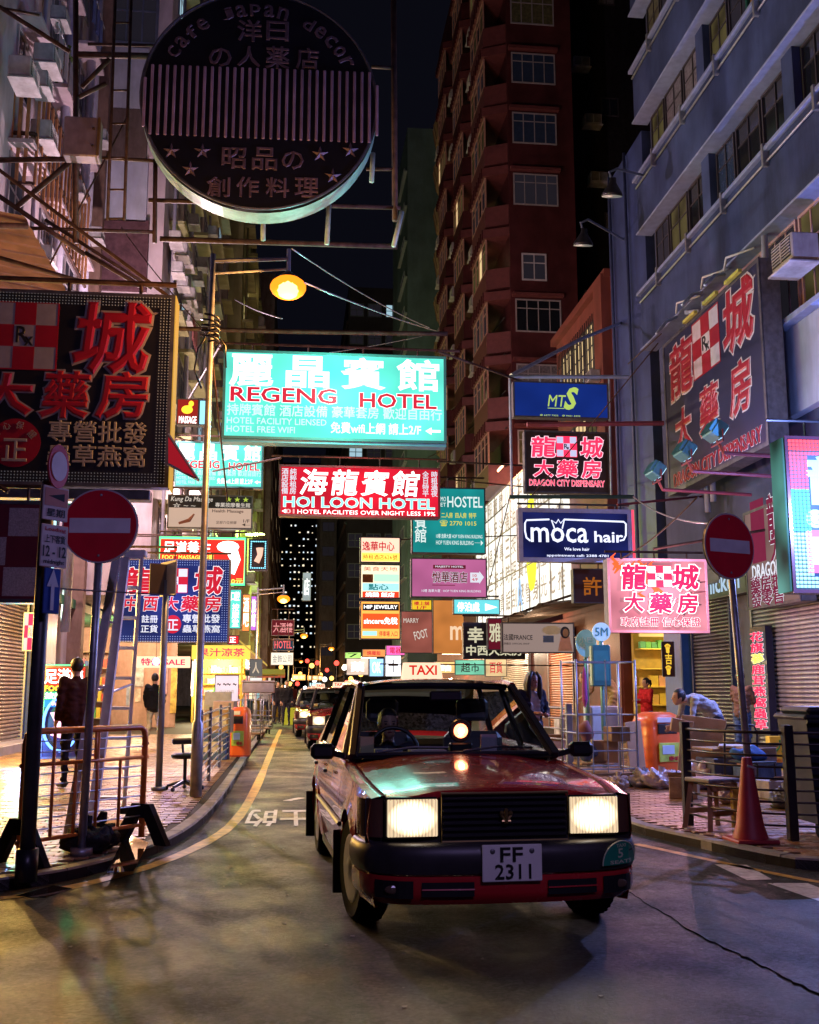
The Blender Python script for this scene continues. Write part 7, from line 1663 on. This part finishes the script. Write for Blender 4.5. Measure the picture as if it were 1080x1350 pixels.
# orange barrier
ba = G(24, 1155, PH * 0); bz = G(186, 1112, PH); ba = Vector((ba.x, ba.y, PH))
br = thing('barrier', 'orange tubular steel barrier with mesh bars and black feet at the left kerb', 'barrier', ba); dv = Vector((bz.x - ba.x, bz.y - ba.y, 0)); OR = mat('chipped_orange_paint', (.85, .24, .045), .4, .1, .3, 9, .1, dirt=.4)
def bp_(t, z): return dv * t + Vector((0, 0, z))
MB().tube([bp_(0, .06), bp_(0, .90), bp_(.012, .97), bp_(.05, 1.0), bp_(.95, 1.0), bp_(.988, .97), bp_(1, .90), bp_(1, .06)], .027, 10).build('frame', OR, br, True)
for z in (.16, .74): MB().tube([bp_(-.03, z), bp_(1.03, z)], .017, 8).build('rail', OR, br, True)
for i, t in enumerate((.22, .40, .58, .78)): MB().tube([bp_(t, .16), bp_(t, .74 if i % 2 else 1.0)], .014, 8).build('upright', OR, br, True)
MB().tube([bp_(.56, .74), bp_(.56, 1.0)], .014, 8).build('upright', OR, br, True)
for k in range(9): MB().tube([bp_(0, .24 + .085 * k), bp_(1, .24 + .085 * k)], .006, 5).build('mesh_bar', STEEL, br)
for t in (0.0, 1.0):
    n_ = Vector((-dv.y, dv.x, 0)).normalized(); c = bp_(t, 0); b = MB(); P_ = [c - n_ * .30, c - n_ * .20, c - n_ * .06 + Vector((0, 0, .26)), c + n_ * .06 + Vector((0, 0, .26)), c + n_ * .20, c + n_ * .30 + Vector((0, 0, 0)), c + n_ * .30 + Vector((0, 0, .05)), c + n_ * .08 + Vector((0, 0, .32)), c - n_ * .08 + Vector((0, 0, .32)), c - n_ * .30 + Vector((0, 0, .05))]
    w_ = dv.normalized() * .06; P1 = [c - n_ * .32, c - n_ * .18, c - n_ * .05 + Vector((0, 0, .22)), c + n_ * .05 + Vector((0, 0, .22)), c + n_ * .18, c + n_ * .32, c + n_ * .10 + Vector((0, 0, .34)), c - n_ * .10 + Vector((0, 0, .34))]
    b.poly([p - w_ / 2 for p in P1], tuple(w_)); b.build('foot', mat('black_rubber_foot', (.012, .012, .013), .7), br)
# sandbag like weights
for i, (px, py) in enumerate(((112, 1124), (132, 1118))):
    o = thing('sandbag', ('larger' if i == 0 else 'smaller') + ' black weight bag at the foot of the ladder', 'bag', G(px, py, PH)); b = MB().sphere((0, 0, .09), (.20 - .05 * i, .16, .11), 22, 14); crumple(b, .06, 14, i); b.build('bag', mat('black_sack', (.02, .018, .02), .8, bump=1., bs=22), o, True); MB().tube([(0, 0, .22), (.02, 0, .30)], [.05, .03], 8).build('neck', mat('black_sack', (1, 1, 1)), o)
o = tag(MB().poly([Vector((p.x, p.y, PH + .008)) for p in (G(140, 1152, PH), G(166, 1100, PH), G(196, 1112, PH), G(176, 1150, PH))]).build('puddle', mat('puddle_water', (.02, .018, .015), .03, var=0, spec=.9)), 'thin puddle shining beside the barrier foot', 'puddle')
for q in (((20, 1182), (70, 1168), (96, 1172), (60, 1184)), ((128, 1098), (150, 1090), (166, 1096), (140, 1106))):
    zz = PH + .008 if q[0][0] == 128 else .0045
    tag(MB().poly([Vector((p.x, p.y, zz)) for p in (G(a, c, 0) for a, c in q)][::-1]).build('puddle', MATS['puddle_water']), ('shallow puddle in the gutter at the far left', 'long shallow puddle on the yellow line', 'small puddle under the ladder')[(0, 1, 2)[(q[0][0] == 190) + 2 * (q[0][0] == 128)]], 'puddle')
# railings
def railing(label, gp, posts, ztop, m, nb, r=.012, lab2=None, pw=.05):
    gp = smoothline([Vector((p.x, p.y, 0)) for p in gp], 2); o0 = Vector((gp[0].x, gp[0].y, PH)); e = thing('railing', label, 'railing', o0)
    for k in range(nb):
        z = .12 + (ztop - .16) * k / (nb - 1); MB().tube([Vector((p.x, p.y, PH + z)) - o0 for p in gp], r if k < nb - 1 else r * 1.5, 6).build('rail', m, e, True)
    for p in posts: p = Vector((p.x, p.y, PH)) - o0; MB().bev((p.x - pw / 2, p.y - pw / 2, 0), (p.x + pw / 2, p.y + pw / 2, ztop + .03), .008).build('post', m, e)
    return e
GRY = mat('galvanised_rail', (.22, .24, .28), .4, .6, .25, dirt=.3)
a = [G(262, 1050, PH), G(275, 1030, PH), G(289, 1012, PH), G(301, 1001, PH)]; railing('grey pavement railing between the lamp pole and the orange bin', [a[0], a[1], a[2], a[3]], a, 1.05, GRY, 9)
a = [G(908, 1088, PH), G(935, 1096, PH), G(985, 1104, PH), G(1046, 1108, PH), G(1150, 1110, PH)]; railing('dark pavement railing of curved bars in front of the traffic cone', a, [a[0], a[3]], .98, mat('dark_rail_paint', (.035, .03, .035), .35, .4, .3), 9, .011, pw=.085)
a = [G(752, 1030, PH), G(730, 1024, PH), G(690, 1018, PH)]; railing('pale grey railing behind the taxi beside the woman', a, [a[0]], 1.1, GRY, 7, .014, pw=.09)
a = [G(1000, 1030, PH), G(1080, 1040, PH)]
# traffic cone
co = thing('traffic_cone', 'dull red traffic cone behind the curved railing', 'traffic cone', G(990, 1110, PH)); RC = mat('faded_red_rubber', (.42, .035, .05), .5, var=.15, dirt=.25)
MB().bev((-.19, -.19, 0), (.19, .19, .035), .01).build('base', RC, co); MB().lathe((0, 0, .03), [(.155, 0), (.15, .03), (.12, .12), (.055, .60), (.045, .68), (.040, .70)], 24).build('cone', RC, co, 'auto')
MB().tube([(-.02, -.05, .66), (.05, -.06, .64), (.06, -.03, .58)], .012, 6).build('rope', mat('white_cord', (.5, .5, .5), .6), co)
# bins
def litter_bin(label, loc, rz, w, h, green=True):
    e = thing('litter_bin', label, 'litter bin', loc, rz, 'orange litter bins'); OB = mat('orange_bin_plastic', (.72, .12, .025), .32, var=.08, coat=.3)
    prof = [(w * .5, 0), (w * .52, .04), (w * .5, h * .86), (w * .44, h * .95), (w * .30, h)]
    rows = [[(r * (abs(math.cos(a)) ** .6) * (1 if math.cos(a) > 0 else -1), r * .9 * (abs(math.sin(a)) ** .6) * (1 if math.sin(a) > 0 else -1), z) for a in [2 * PI * (k + .01) / 28 for k in range(28)]] for r, z in prof]
    b = MB().grid([r + [r[0]] for r in rows]); b.poly(rows[-1]); b.build('body', OB, e, 'auto'); MB().grid([[(x * 1.03, y * 1.03, z * .9) for x, y, z in rows[0] + [rows[0][0]]], [(x * 1.03, y * 1.03, .08) for x, y, z in rows[0] + [rows[0][0]]]]).build('plinth', mat('dark_red_plinth', (.3, .02, .01), .5), e)
    MB().bev((-w * .30, -w * .47, h * .66), (w * .24, -w * .42, h * .82), .01).build('mouth', BLACK, e); MB().bev((-w * .32, -w * .475, h * .84), (w * .1, -w * .45, h * .92), .004).build('notice', mat('white_notice', (.6, .6, .6), .5), e)
    st = MB().bev((-w * .30, -w * .485, h * .22), (w * .30, -w * .455, h * .52), .004).build('sticker', mat('lime_sticker', (.40, .55, .08), .5, var=.3, vs=8), e); MB().bev((-w * .22, -w * .495, h * .34), (w * .12, -w * .486, h * .48), .003).build('panel', mat('pale_blue_sticker', (.45, .6, .7), .5), st)
    letters('廢紙', (-w * .05, h * .24, w * .26, h * .31), mat('plate_red', (1, 1, 1)), st, -w * .488, .02)
    return e
litter_bin('rounded orange litter bin at the end of the left railing', G(316, 997, PH), math.radians(-12), .42, .99)
litter_bin('large orange litter bin by the rubbish bags right of the taxi', G(868, 1021, PH), math.radians(18), .68, .98)
# rubbish bags
for i, (px, py, c, r) in enumerate(((850, 1038, (.35, .38, .45), .20), (872, 1040, (.48, .42, .44), .22), (888, 1036, (.5, .5, .55), .16), (928, 1040, (.60, .52, .58), .30), (836, 1034, (.28, .22, .2), .16))):
    p = G(px, py, PH); e = thing('rubbish_bag', ('bluish crumpled plastic bag by the large orange bin', 'pinkish crumpled plastic bag before the large orange bin', 'small pale bag at the right foot of the large orange bin', 'big pale plastic sack behind the right railing', 'small brown bag left of the crumpled bags')[i], 'bag', p, group='rubbish bags')
    b = MB().sphere((0, 0, r * .55), (r, r * .8, r * .62), 34, 24); crumple(b, r * .42, 7.5 / r * .3, i * 3.7); b.build('bag', mat('bag_%d' % i, c, .28, var=.35, vs=9, bump=.8, bs=14), e, True); MB().tube([(0, 0, r), (.02, 0, r * 1.35)], [.03, .05], 7).build('knot', mat('bag_%d' % i, c), e)
# blue cage trolley
def cage_trolley(label, loc, rz, w, d_, h, m, grp='wheeled trolleys', load=True):
    e = thing('cage_trolley', label, 'trolley', loc, rz, grp)
    for x in (-w / 2, w / 2):
        for y in (-d_ / 2, d_ / 2): MB().tube([(x, y, .18), (x, y, h)], .016, 8).build('post', m, e, True)
    for z in [.25 + (h - .28) * k / 6 for k in range(7)]:
        if z > h * .6 and z < h * .9: continue
        MB().tube([(-w / 2, -d_ / 2, z), (w / 2, -d_ / 2, z), (w / 2, d_ / 2, z), (-w / 2, d_ / 2, z)], .010, 6, True).build('rail', m, e)
    for k in range(1, 4): MB().tube([(-w / 2 + w * k / 4, -d_ / 2, .2), (-w / 2 + w * k / 4, -d_ / 2, h if k == 2 else h * .62)], .009, 6).build('bar', m, e)
    MB().bev((-w / 2, -d_ / 2, .15), (w / 2, d_ / 2, .19), .008).build('deck', mat('plywood', (.35, .24, .14), .6, dirt=.3), e)
    for x in (-w / 2 + .08, w / 2 - .08):
        for y in (-d_ / 2 + .06, d_ / 2 - .06): MB().lathe((x, y, .075), [(.03, -.02), (.075, -.018), (.075, .018), (.03, .02)], 16, 'x').build('wheel', RUBBER, e)
    return e
BLC = mat('blue_grey_cage_steel', (.34, .42, .54), .35, .5, .2, dirt=.25)
cage_trolley('tall blue grey wheeled cage beside the woman', G(792, 1036, PH), math.radians(6), .88, .6, 1.75, BLC)
for i, (w_, h_, x, y, z, c, rz) in enumerate(((.5, .02, -.1, 0, .3, (.42, .28, .17), .2), (.36, .3, .1, .1, .32, (.40, .27, .16), -.2), (.3, .25, -.2, -.05, .35, (.10, .14, .30), .4), (.28, .2, .22, -.12, .62, (.42, .3, .2), .1), (.2, .3, -.18, .05, .6, (.25, .12, .14), 0))):
    p = G(792, 1036, PH) + Vector((x, y, z)); e = thing('cardboard_box' if i in (0, 1, 3) else 'cloth_bundle', ('flat cardboard sheet low in the blue wheeled cage', 'brown box inside the blue wheeled cage', 'navy bundle inside the blue wheeled cage', 'small brown box upper right in the blue wheeled cage', 'dull maroon bundle upper left in the blue wheeled cage')[i], 'box' if i in (0, 1, 3) else 'bundle', p, rz)
    if i in (0, 1, 3): MB().bev((-w_ / 2, -.15, 0), (w_ / 2, .15, h_), .006).build('box', mat('cardboard', (.40, .27, .16), .8, var=.15, bump=.1), e); MB().box((-.02, -.155, h_ * .1), (.02, -.151, h_ * .9)).build('tape', mat('brown_tape', (.5, .4, .25), .3), e)
    else: b = MB().sphere((0, 0, h_ / 2), (w_ / 2, .14, h_ / 2), 14, 10); b.v = [(x + .03 * math.sin(21 * z), y, z + .02 * math.sin(25 * x)) for x, y, z in b.v]; b.build('cloth', mat('bundle_%d' % i, c, .8, var=.3), e, True)
CB = mat('cardboard', (.4, .27, .16))
for i, (px, py, D, w_, h_, dp, rz, tilt, lb) in enumerate(((838, 1036, 16.4, .30, .85, .03, .3, -.1, 'upright brown board leaning between cage and orange bin'), (916, 1012, 15.0, .62, .95, .05, -.3, .12, 'large folded cardboard held by the bending man'), (955, 1016, 14.4, .75, .03, .6, .1, 0, 'loose cardboard sheets stacked behind the railing'), (975, 1022, 14.2, .62, .03, .5, -.4, 0, 'thin pale sheet lying on the cardboard stack'), (950, 1034, 14.3, .60, .42, .45, .2, 0, 'dark crate under the cardboard sheets'))):
    p = P(px, D); z = (.0, .0, .52, .56, .0)[i]; e = thing('cardboard' if i != 4 else 'crate', lb, 'cardboard' if i != 4 else 'crate', p + Vector((0, 0, z)), rz)
    M_ = Matrix.Rotation(tilt, 4, 'Y'); MB().bev((-w_ / 2, -dp / 2, 0), (w_ / 2, dp / 2, h_), .006, M_).build('sheet' if i != 4 else 'body', CB if i not in (3, 4) else (mat('pale_card2', (.5, .46, .42), .7) if i == 3 else mat('dark_crate', (.05, .06, .10), .5)), e)
    if i == 1: MB().bev((-w_ / 2 - .2, -.1, h_ * .7), (-w_ / 2 + .1, .2, h_ * .9), .005, Matrix.Rotation(.2, 4, 'Y')).build('flap', CB, e)
yb_ = thing('yellow_carton', 'yellow printed carton standing at the shutter foot right of the letter column', 'box', P(1022, 17.6), -.2); MB().bev((-.17, -.15, 0), (.17, .15, .56), .006).build('box', mat('yellow_print_card', (.70, .55, .05), .5), yb_); letters('力', (-.1, .3, .1, .5), mat('green_print', (.05, .3, .08), .5), yb_, -.155, .04); letters('包', (-.12, .08, .12, .2), mat('orange_print', (.6, .2, .02), .5), yb_, -.155, .04)
for i, (px, py, kind, w_, d_, h_, c, lb) in enumerate(((903, 1052, 'box', .34, .26, .26, (.42, .30, .18), 'low brown carton between orange bin and railing post'), (1000, 1046, 'box', .5, .35, .34, (.10, .16, .32), 'blue plastic crate on the pavement right of the cardboard stack'), (1022, 1052, 'box', .4, .3, .22, (.5, .46, .42), 'pale carton right of the blue plastic crate'), (1000, 1046, 'box2', .42, .3, .25, (.46, .32, .2), 'brown carton on top of the blue plastic crate'), (965, 1060, 'bag', .2, .18, .2, (.6, .5, .56), 'pinkish plastic sack in front of the dark crate'), (1035, 1066, 'bag', .16, .15, .17, (.3, .34, .42), 'blue grey plastic sack near the dark bin'), (815, 1042, 'bag', .15, .13, .15, (.5, .45, .42), 'small cream sack by the cage wheels'), (733, 1010, 'box', .5, .4, .5, (.36, .26, .18), 'brown carton behind the pale railing'), (748, 1000, 'box', .4, .4, .8, (.5, .48, .5), 'tall pale carton behind the pale railing'), (712, 1005, 'box', .5, .4, .4, (.12, .12, .16), 'black crate behind the pale railing'))):
    p = G(px, py, PH) + Vector((0, 0, .34 if kind == 'box2' else 0)); e = thing('rubbish_bag' if kind == 'bag' else 'carton', lb, 'bag' if kind == 'bag' else 'box', p, random.uniform(-.5, .5)); mm = mat('clutter_c%d' % i, c, .55, var=.3, vs=8, dirt=.3, bump=.3)
    if kind == 'bag': b = MB().sphere((0, 0, h_ * .6), (w_, d_, h_ * .7), 32, 22); crumple(b, h_ * .42, 2.3 / h_, i * 2.1); b.build('bag', mm, e); MB().tube([(0, 0, h_ * 1.1), (.02, .01, h_ * 1.6)], [.02, .045], 7).build('knot', mm, e)
    else: MB().bev((-w_ / 2, -d_ / 2, 0), (w_ / 2, d_ / 2, h_), .008).build('body', mm, e); MB().poly([(-w_ / 2, -d_ / 2, h_), (w_ / 2, -d_ / 2, h_), (w_ / 2, -d_ / 2 - .12, h_ + .06), (-w_ / 2, -d_ / 2 - .12, h_ + .06)], (0, 0, .006)).build('flap', mm, e)
# stool, folding chair, big dark bin
st = thing('stool', 'scuffed wooden stool behind the curved railing left of the cone', 'stool', G(942, 1092, PH), .35); WD_ = mat('worn_tan_wood', (.42, .27, .13), .6, var=.25, vs=6, dirt=.35)
MB().bev((-.20, -.18, .44), (.20, .18, .48), .01).build('seat', mat('grey_worn_top', (.30, .28, .30), .5, dirt=.3), st)
for sx in (-1, 1):
    for sy in (-1, 1): MB().bar((sx * .21, sy * .18, 0), (sx * .15, sy * .13, .44), .045, .045).build('leg', WD_, st)
MB().bar((-.19, -.165, .16), (.19, -.165, .16), .03, .05).build('stretcher', WD_, st); MB().bar((-.19, .165, .16), (.19, .165, .16), .03, .05).build('stretcher', WD_, st); MB().bar((-.17, -.15, .40), (.17, -.15, .40), .02, .07).build('apron', WD_, st); MB().box((.08, -.19, .02), (.2, -.15, .38)).build('side_panel', mat('yellow_wood_panel', (.6, .36, .04), .5), st)
fc = thing('folding_chair', 'dark tubular chair with blue cloth behind the curved railing', 'chair', P(977, 13.2), .2)
MB().tube([(-.24, .1, 0), (-.24, .05, .8), (-.2, .05, .88), (.2, .05, .88), (.24, .05, .8), (.24, .1, 0)], .014, 8).build('back_frame', BLACKM, fc, True); MB().bev((-.22, -.35, .43), (.22, .05, .46), .01).build('seat', BLACKM, fc)
for sx in (-.22, .22): MB().tube([(sx, -.33, 0), (sx, -.30, .44)], .012, 8).build('leg', BLACKM, fc)
bc = thing('cloth', 'crumpled blue cloth thrown over the tubular chair', 'cloth', P(977, 13.2) + Vector((0, -.12, .46))); b = MB().sphere((0, 0, .07), (.24, .16, .09), 18, 10); b.v = [(x, y, max(0, z + .04 * math.sin(22 * x) * math.cos(17 * y))) for x, y, z in b.v]; b.build('fold', mat('blue_cloth', (.06, .16, .40), .8, var=.3), bc, True)
bb_p = G(1112, 1100, PH); bg_ = thing('dark_bin', 'large dark blue wheeled rubbish bin at the right edge', 'rubbish bin', bb_p, -.05); DBN = mat('dark_navy_plastic', (.022, .026, .045), .38, var=.3, dirt=.3)
b = MB(); b.grid([[(-.34, -.24, .12), (.40, -.24, .12), (.40, .3, .12), (-.34, .3, .12), (-.34, -.24, .12)], [(-.42, -.30, 1.05), (.46, -.30, 1.05), (.46, .36, 1.05), (-.42, .36, 1.05), (-.42, -.30, 1.05)]]); b.f = [f[::-1] for f in b.f]; b.build('body', DBN, bg_)
MB().bev((-.45, -.34, 1.05), (.50, .40, 1.10), .02).bev((-.40, -.3, 1.10), (.45, .36, 1.17), .03).build('lid', DBN, bg_); MB().tube([(-.44, -.36, 1.04), (.48, -.36, 1.04)], .02, 8).build('handle', DBN, bg_)
for x in (-.28, -.05, .18): MB().bev((x - .02, -.315, .2), (x + .02, -.27, 1.0), .004).build('rib', DBN, bg_)
for x in (-.3, .34): MB().lathe((x, -.2, .07), [(.04, -.025), (.075, -.02), (.075, .02), (.04, .025)], 14, 'x').build('wheel', RUBBER, bg_)
MB().bev((.06, -.33, .45), (.20, -.3, .8), .004).build('notice', mat('dull_blue_notice', (.2, .25, .4), .5), bg_)
# bus stop poles and cabinet right
def disc_post(label, px, py, D, r, m, t, mt, rz=0, ry=1.):
    c = PY(px, py, D); e = thing('stop_sign_post', label, 'road sign', (c.x, D, PH)); h = c.z - PH
    MB().tube([(0, .04, 0), (0, .04, h)], .04, 10).build('pole', mat('teal_post', (.12, .30, .30), .4, .4), e, True)
    b = MB().lathe((0, 0, 0), [(r, 0), (r, .03)], 30, 'y'); b.v = [(x, y, z * ry + h) for x, y, z in b.v]; b.build('disc', m, e); letters(t, (-r * .7, h - r * .45 * ry, r * .7, h + r * .45 * ry), mt, e, -.008, .0); return e
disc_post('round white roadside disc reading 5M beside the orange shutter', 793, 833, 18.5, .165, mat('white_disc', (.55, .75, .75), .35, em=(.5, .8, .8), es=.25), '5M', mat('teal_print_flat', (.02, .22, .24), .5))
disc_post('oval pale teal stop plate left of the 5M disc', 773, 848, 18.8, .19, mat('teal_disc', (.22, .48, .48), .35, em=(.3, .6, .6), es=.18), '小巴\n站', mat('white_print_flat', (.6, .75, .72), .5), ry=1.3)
tb = thing('route_box', 'dark teal route information box on the stop post', 'sign', P(793, 18.3, PY(793, 905, 18.3).z)); MB().bev((-.17, -.05, 0), (.17, .12, .72), .02).build('box', mat('dark_teal_box', (.02, .13, .14), .35), tb); MB().box((-.13, -.056, .1), (.13, -.051, .62)).build('panel', mat('teal_panel', (.04, .2, .2), .3), tb)
cb = thing('meter_cabinet', 'pale blue steel cabinet behind the blue wheeled cage', 'cabinet', P(792, 19.0)); MB().bev((-.28, -.2, 0), (.28, .2, 1.05), .02).build('body', mat('pale_blue_cabinet', (.40, .50, .60), .45, dirt=.2), cb); MB().bev((-.24, -.215, .1), (.24, -.201, 1.0), .005).build('door', mat('pale_blue_cabinet', (1, 1, 1)), cb); MB().box((-.02, -.225, .5), (.02, -.215, .6)).build('handle', BLACK, cb)
um = thing('umbrella', 'closed purple umbrella hooked on the wheeled cage', 'umbrella', P(771, 16.1, 1.15)); MB().lathe((0, 0, 0), [(.01, 0), (.045, .12), (.03, .5), (.01, .62)], 10).build('canopy', mat('purple_cloth', (.35, .08, .30), .6), um); MB().tube([(0, 0, .6), (0, 0, .72), (.03, 0, .75)], .01, 6).build('handle', BLACK, um)
# office stool
os_ = thing('office_stool', 'black swivel stool on castors tucked by the left railing', 'stool', G(243, 1042, PH), .4)
MB().lathe((0, 0, .42), [(.17, 0), (.19, .02), (.19, .05), (.15, .07)], 20).build('seat', BLACK, os_, 'auto'); MB().tube([(0, 0, .08), (0, 0, .42)], .025, 8).build('column', BLACK, os_); MB().bev((-.15, .10, .60), (.15, .15, .68), .02).tube([(0, .08, .42), (0, .16, .64)], .018, 6).build('backrest', BLACK, os_)
for k in range(5): a = 2 * PI * k / 5; MB().tube([(0, 0, .12), (.24 * math.cos(a), .24 * math.sin(a), .06)], [.03, .018], 6).sphere((.25 * math.cos(a), .25 * math.sin(a), .03), .03, 8, 6).build('castor_leg', BLACK, os_)
# goods, boxes and trolleys on the left pavement
for i, (px, D, w_, h_, z, c, lb) in enumerate(((283, 21.5, .55, .5, 0, (.08, .14, .30), 'blue crate stacked behind the left railing'), (290, 21.8, .5, .45, .5, (.35, .25, .17), 'brown box on the blue crate behind the left railing'), (296, 23.5, .5, .6, 0, (.55, .10, .07), 'red printed carton behind the left railing'), (298, 23.8, .45, .5, .6, (.45, .35, .28), 'pale box on the red carton'), (288, 24.6, .6, 1.3, 0, (.38, .40, .44), 'tall grey box behind the blue crate'), (278, 23.2, .5, .9, 0, (.42, .30, .20), 'brown carton left of the blue crate'))):
    e = thing('box', lb, 'box', P(px, D) + Vector((0, 0, z)), random.uniform(-.2, .2)); MB().bev((-w_ / 2, -.22, 0), (w_ / 2, .22, h_), .01).build('body', mat('boxc_%d' % i, c, .6, var=.2, dirt=.2), e); MB().box((-w_ / 2 + .05, -.228, h_ * .3), (w_ / 2 - .05, -.222, h_ * .7)).build('printed_panel', mat('box_print', (.5, .48, .45), .6, var=.4, vs=12), e)
cage_trolley('steel hand trolley with tubular frame by the far men', P(341, 34), .2, .8, .6, 1.2, STEEL); cage_trolley('second steel hand trolley nearer the orange bin', P(332, 30), -.1, .6, .5, 1.1, STEEL)
e = thing('insulated_box', 'pale foam box resting on top of the hand trolley', 'box', P(341, 34, 1.32)); MB().bev((-.5, -.3, .02), (.5, .3, .34), .03).build('body', mat('pale_foam', (.6, .55, .52), .6), e); MB().bev((-.52, -.32, .34), (.52, .32, .40), .02).build('lid', mat('pale_foam', (1, 1, 1)), e)
for i, (px, D, c) in enumerate(((352, 56, (.6, .4, .05)), (344, 58, (.1, .3, .5)), (356, 66, (.5, .1, .1)))):
    e = thing('market_stall', ('amber', 'blue', 'red')[i] + ' covered stall on the far left pavement', 'stall', P(px, D)); MB().bev((-.7, -.5, 0), (.7, .5, .9), .02).build('counter', mat('stall_%d' % i, c, .6), e); MB().poly([(-.9, -.8, 2.1), (.9, -.8, 2.1), (.9, .8, 2.4), (-.9, .8, 2.4)], (0, 0, .05)).build('cover', mat('stall_%d' % i, c), e)
    for x in (-.7, .7): MB().tube([(x, -.5, 0), (x, -.5, 2.15)], .02, 6).build('pole', STEEL, e)
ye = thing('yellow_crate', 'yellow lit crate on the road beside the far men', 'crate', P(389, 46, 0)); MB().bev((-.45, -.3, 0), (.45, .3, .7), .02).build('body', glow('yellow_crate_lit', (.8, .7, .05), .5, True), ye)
# queue of cars behind the taxi
Q = [('dark van like taxi with lit headlights queued just behind the red taxi', P(449, 27, 0), -.02), ('second queued taxi farther down the road', P(424, 34, 0), 0), ('third queued taxi farther down the road', P(416, 46, 0), 0), ('farthest queued taxi at the road end', P(410, 60, 0), 0)]
for lb, p, rz in Q: copy_tree(taxi, p, rz, lb, 'cars queued behind the taxi')
for o in [o for o in COL.objects if o.type == 'LIGHT' and o.name.startswith('headlamp_beam')]:
    root = o.parent.parent
    if root != taxi and root.location.y > 30: bpy.data.objects.remove(o)
# distant tail and shop lights
NUM = 'one two three four five six seven eight nine ten eleven twelve thirteen fourteen fifteen sixteen seventeen eighteen nineteen twenty'.split() + ['twenty %s' % q for q in 'one two three four five six seven eight nine'.split()]
for i in range(28):
    px = 366 + i * 4.4 + random.uniform(-1.5, 1.5); D = random.uniform(62, 130); py = random.uniform(868, 922)
    p = PY(px, py, D); e = thing('distant_lamp', 'tiny %s light number %s from the left down the far roadway' % (('red', 'amber', 'white')[i % 3], NUM[i]), 'lamp', p, group='tiny lights down the road')
    MB().sphere((0, 0, 0), .10 + .001 * D, 8, 6).build('bulb', glow('tiny_%d' % (i % 3), ((1, .06, .04), (1, .5, .1), (1, .95, .85))[i % 3], 4), e); MB().tube([(0, 0, -.1), (0, 0, -max(.2, p.z - .05))], .03, 5).build('post', BLACKM, e)
# wooden shade canopy, plants
pp = thing('potted_plant', 'small dark plant growing from the pale wall between the pipes', 'plant', PX(75, 80, -6.2)); b = MB()
for k in range(60):
    d_ = Vector((random.gauss(0, .25), random.gauss(0, .4), random.gauss(.1, .3))); b.poly([d_, d_ + Vector((.05, .12, .04)), d_ + Vector((0, .2, -.02)), d_ + Vector((-.05, .1, .02))])
b.build('leaves', mat('dark_leaf', (.04, .07, .02), .6), pp); MB().lathe((0, 0, -.45), [(.10, 0), (.15, .22), (.14, .2)], 12).build('pot', mat('clay', (.25, .12, .08), .8), pp)
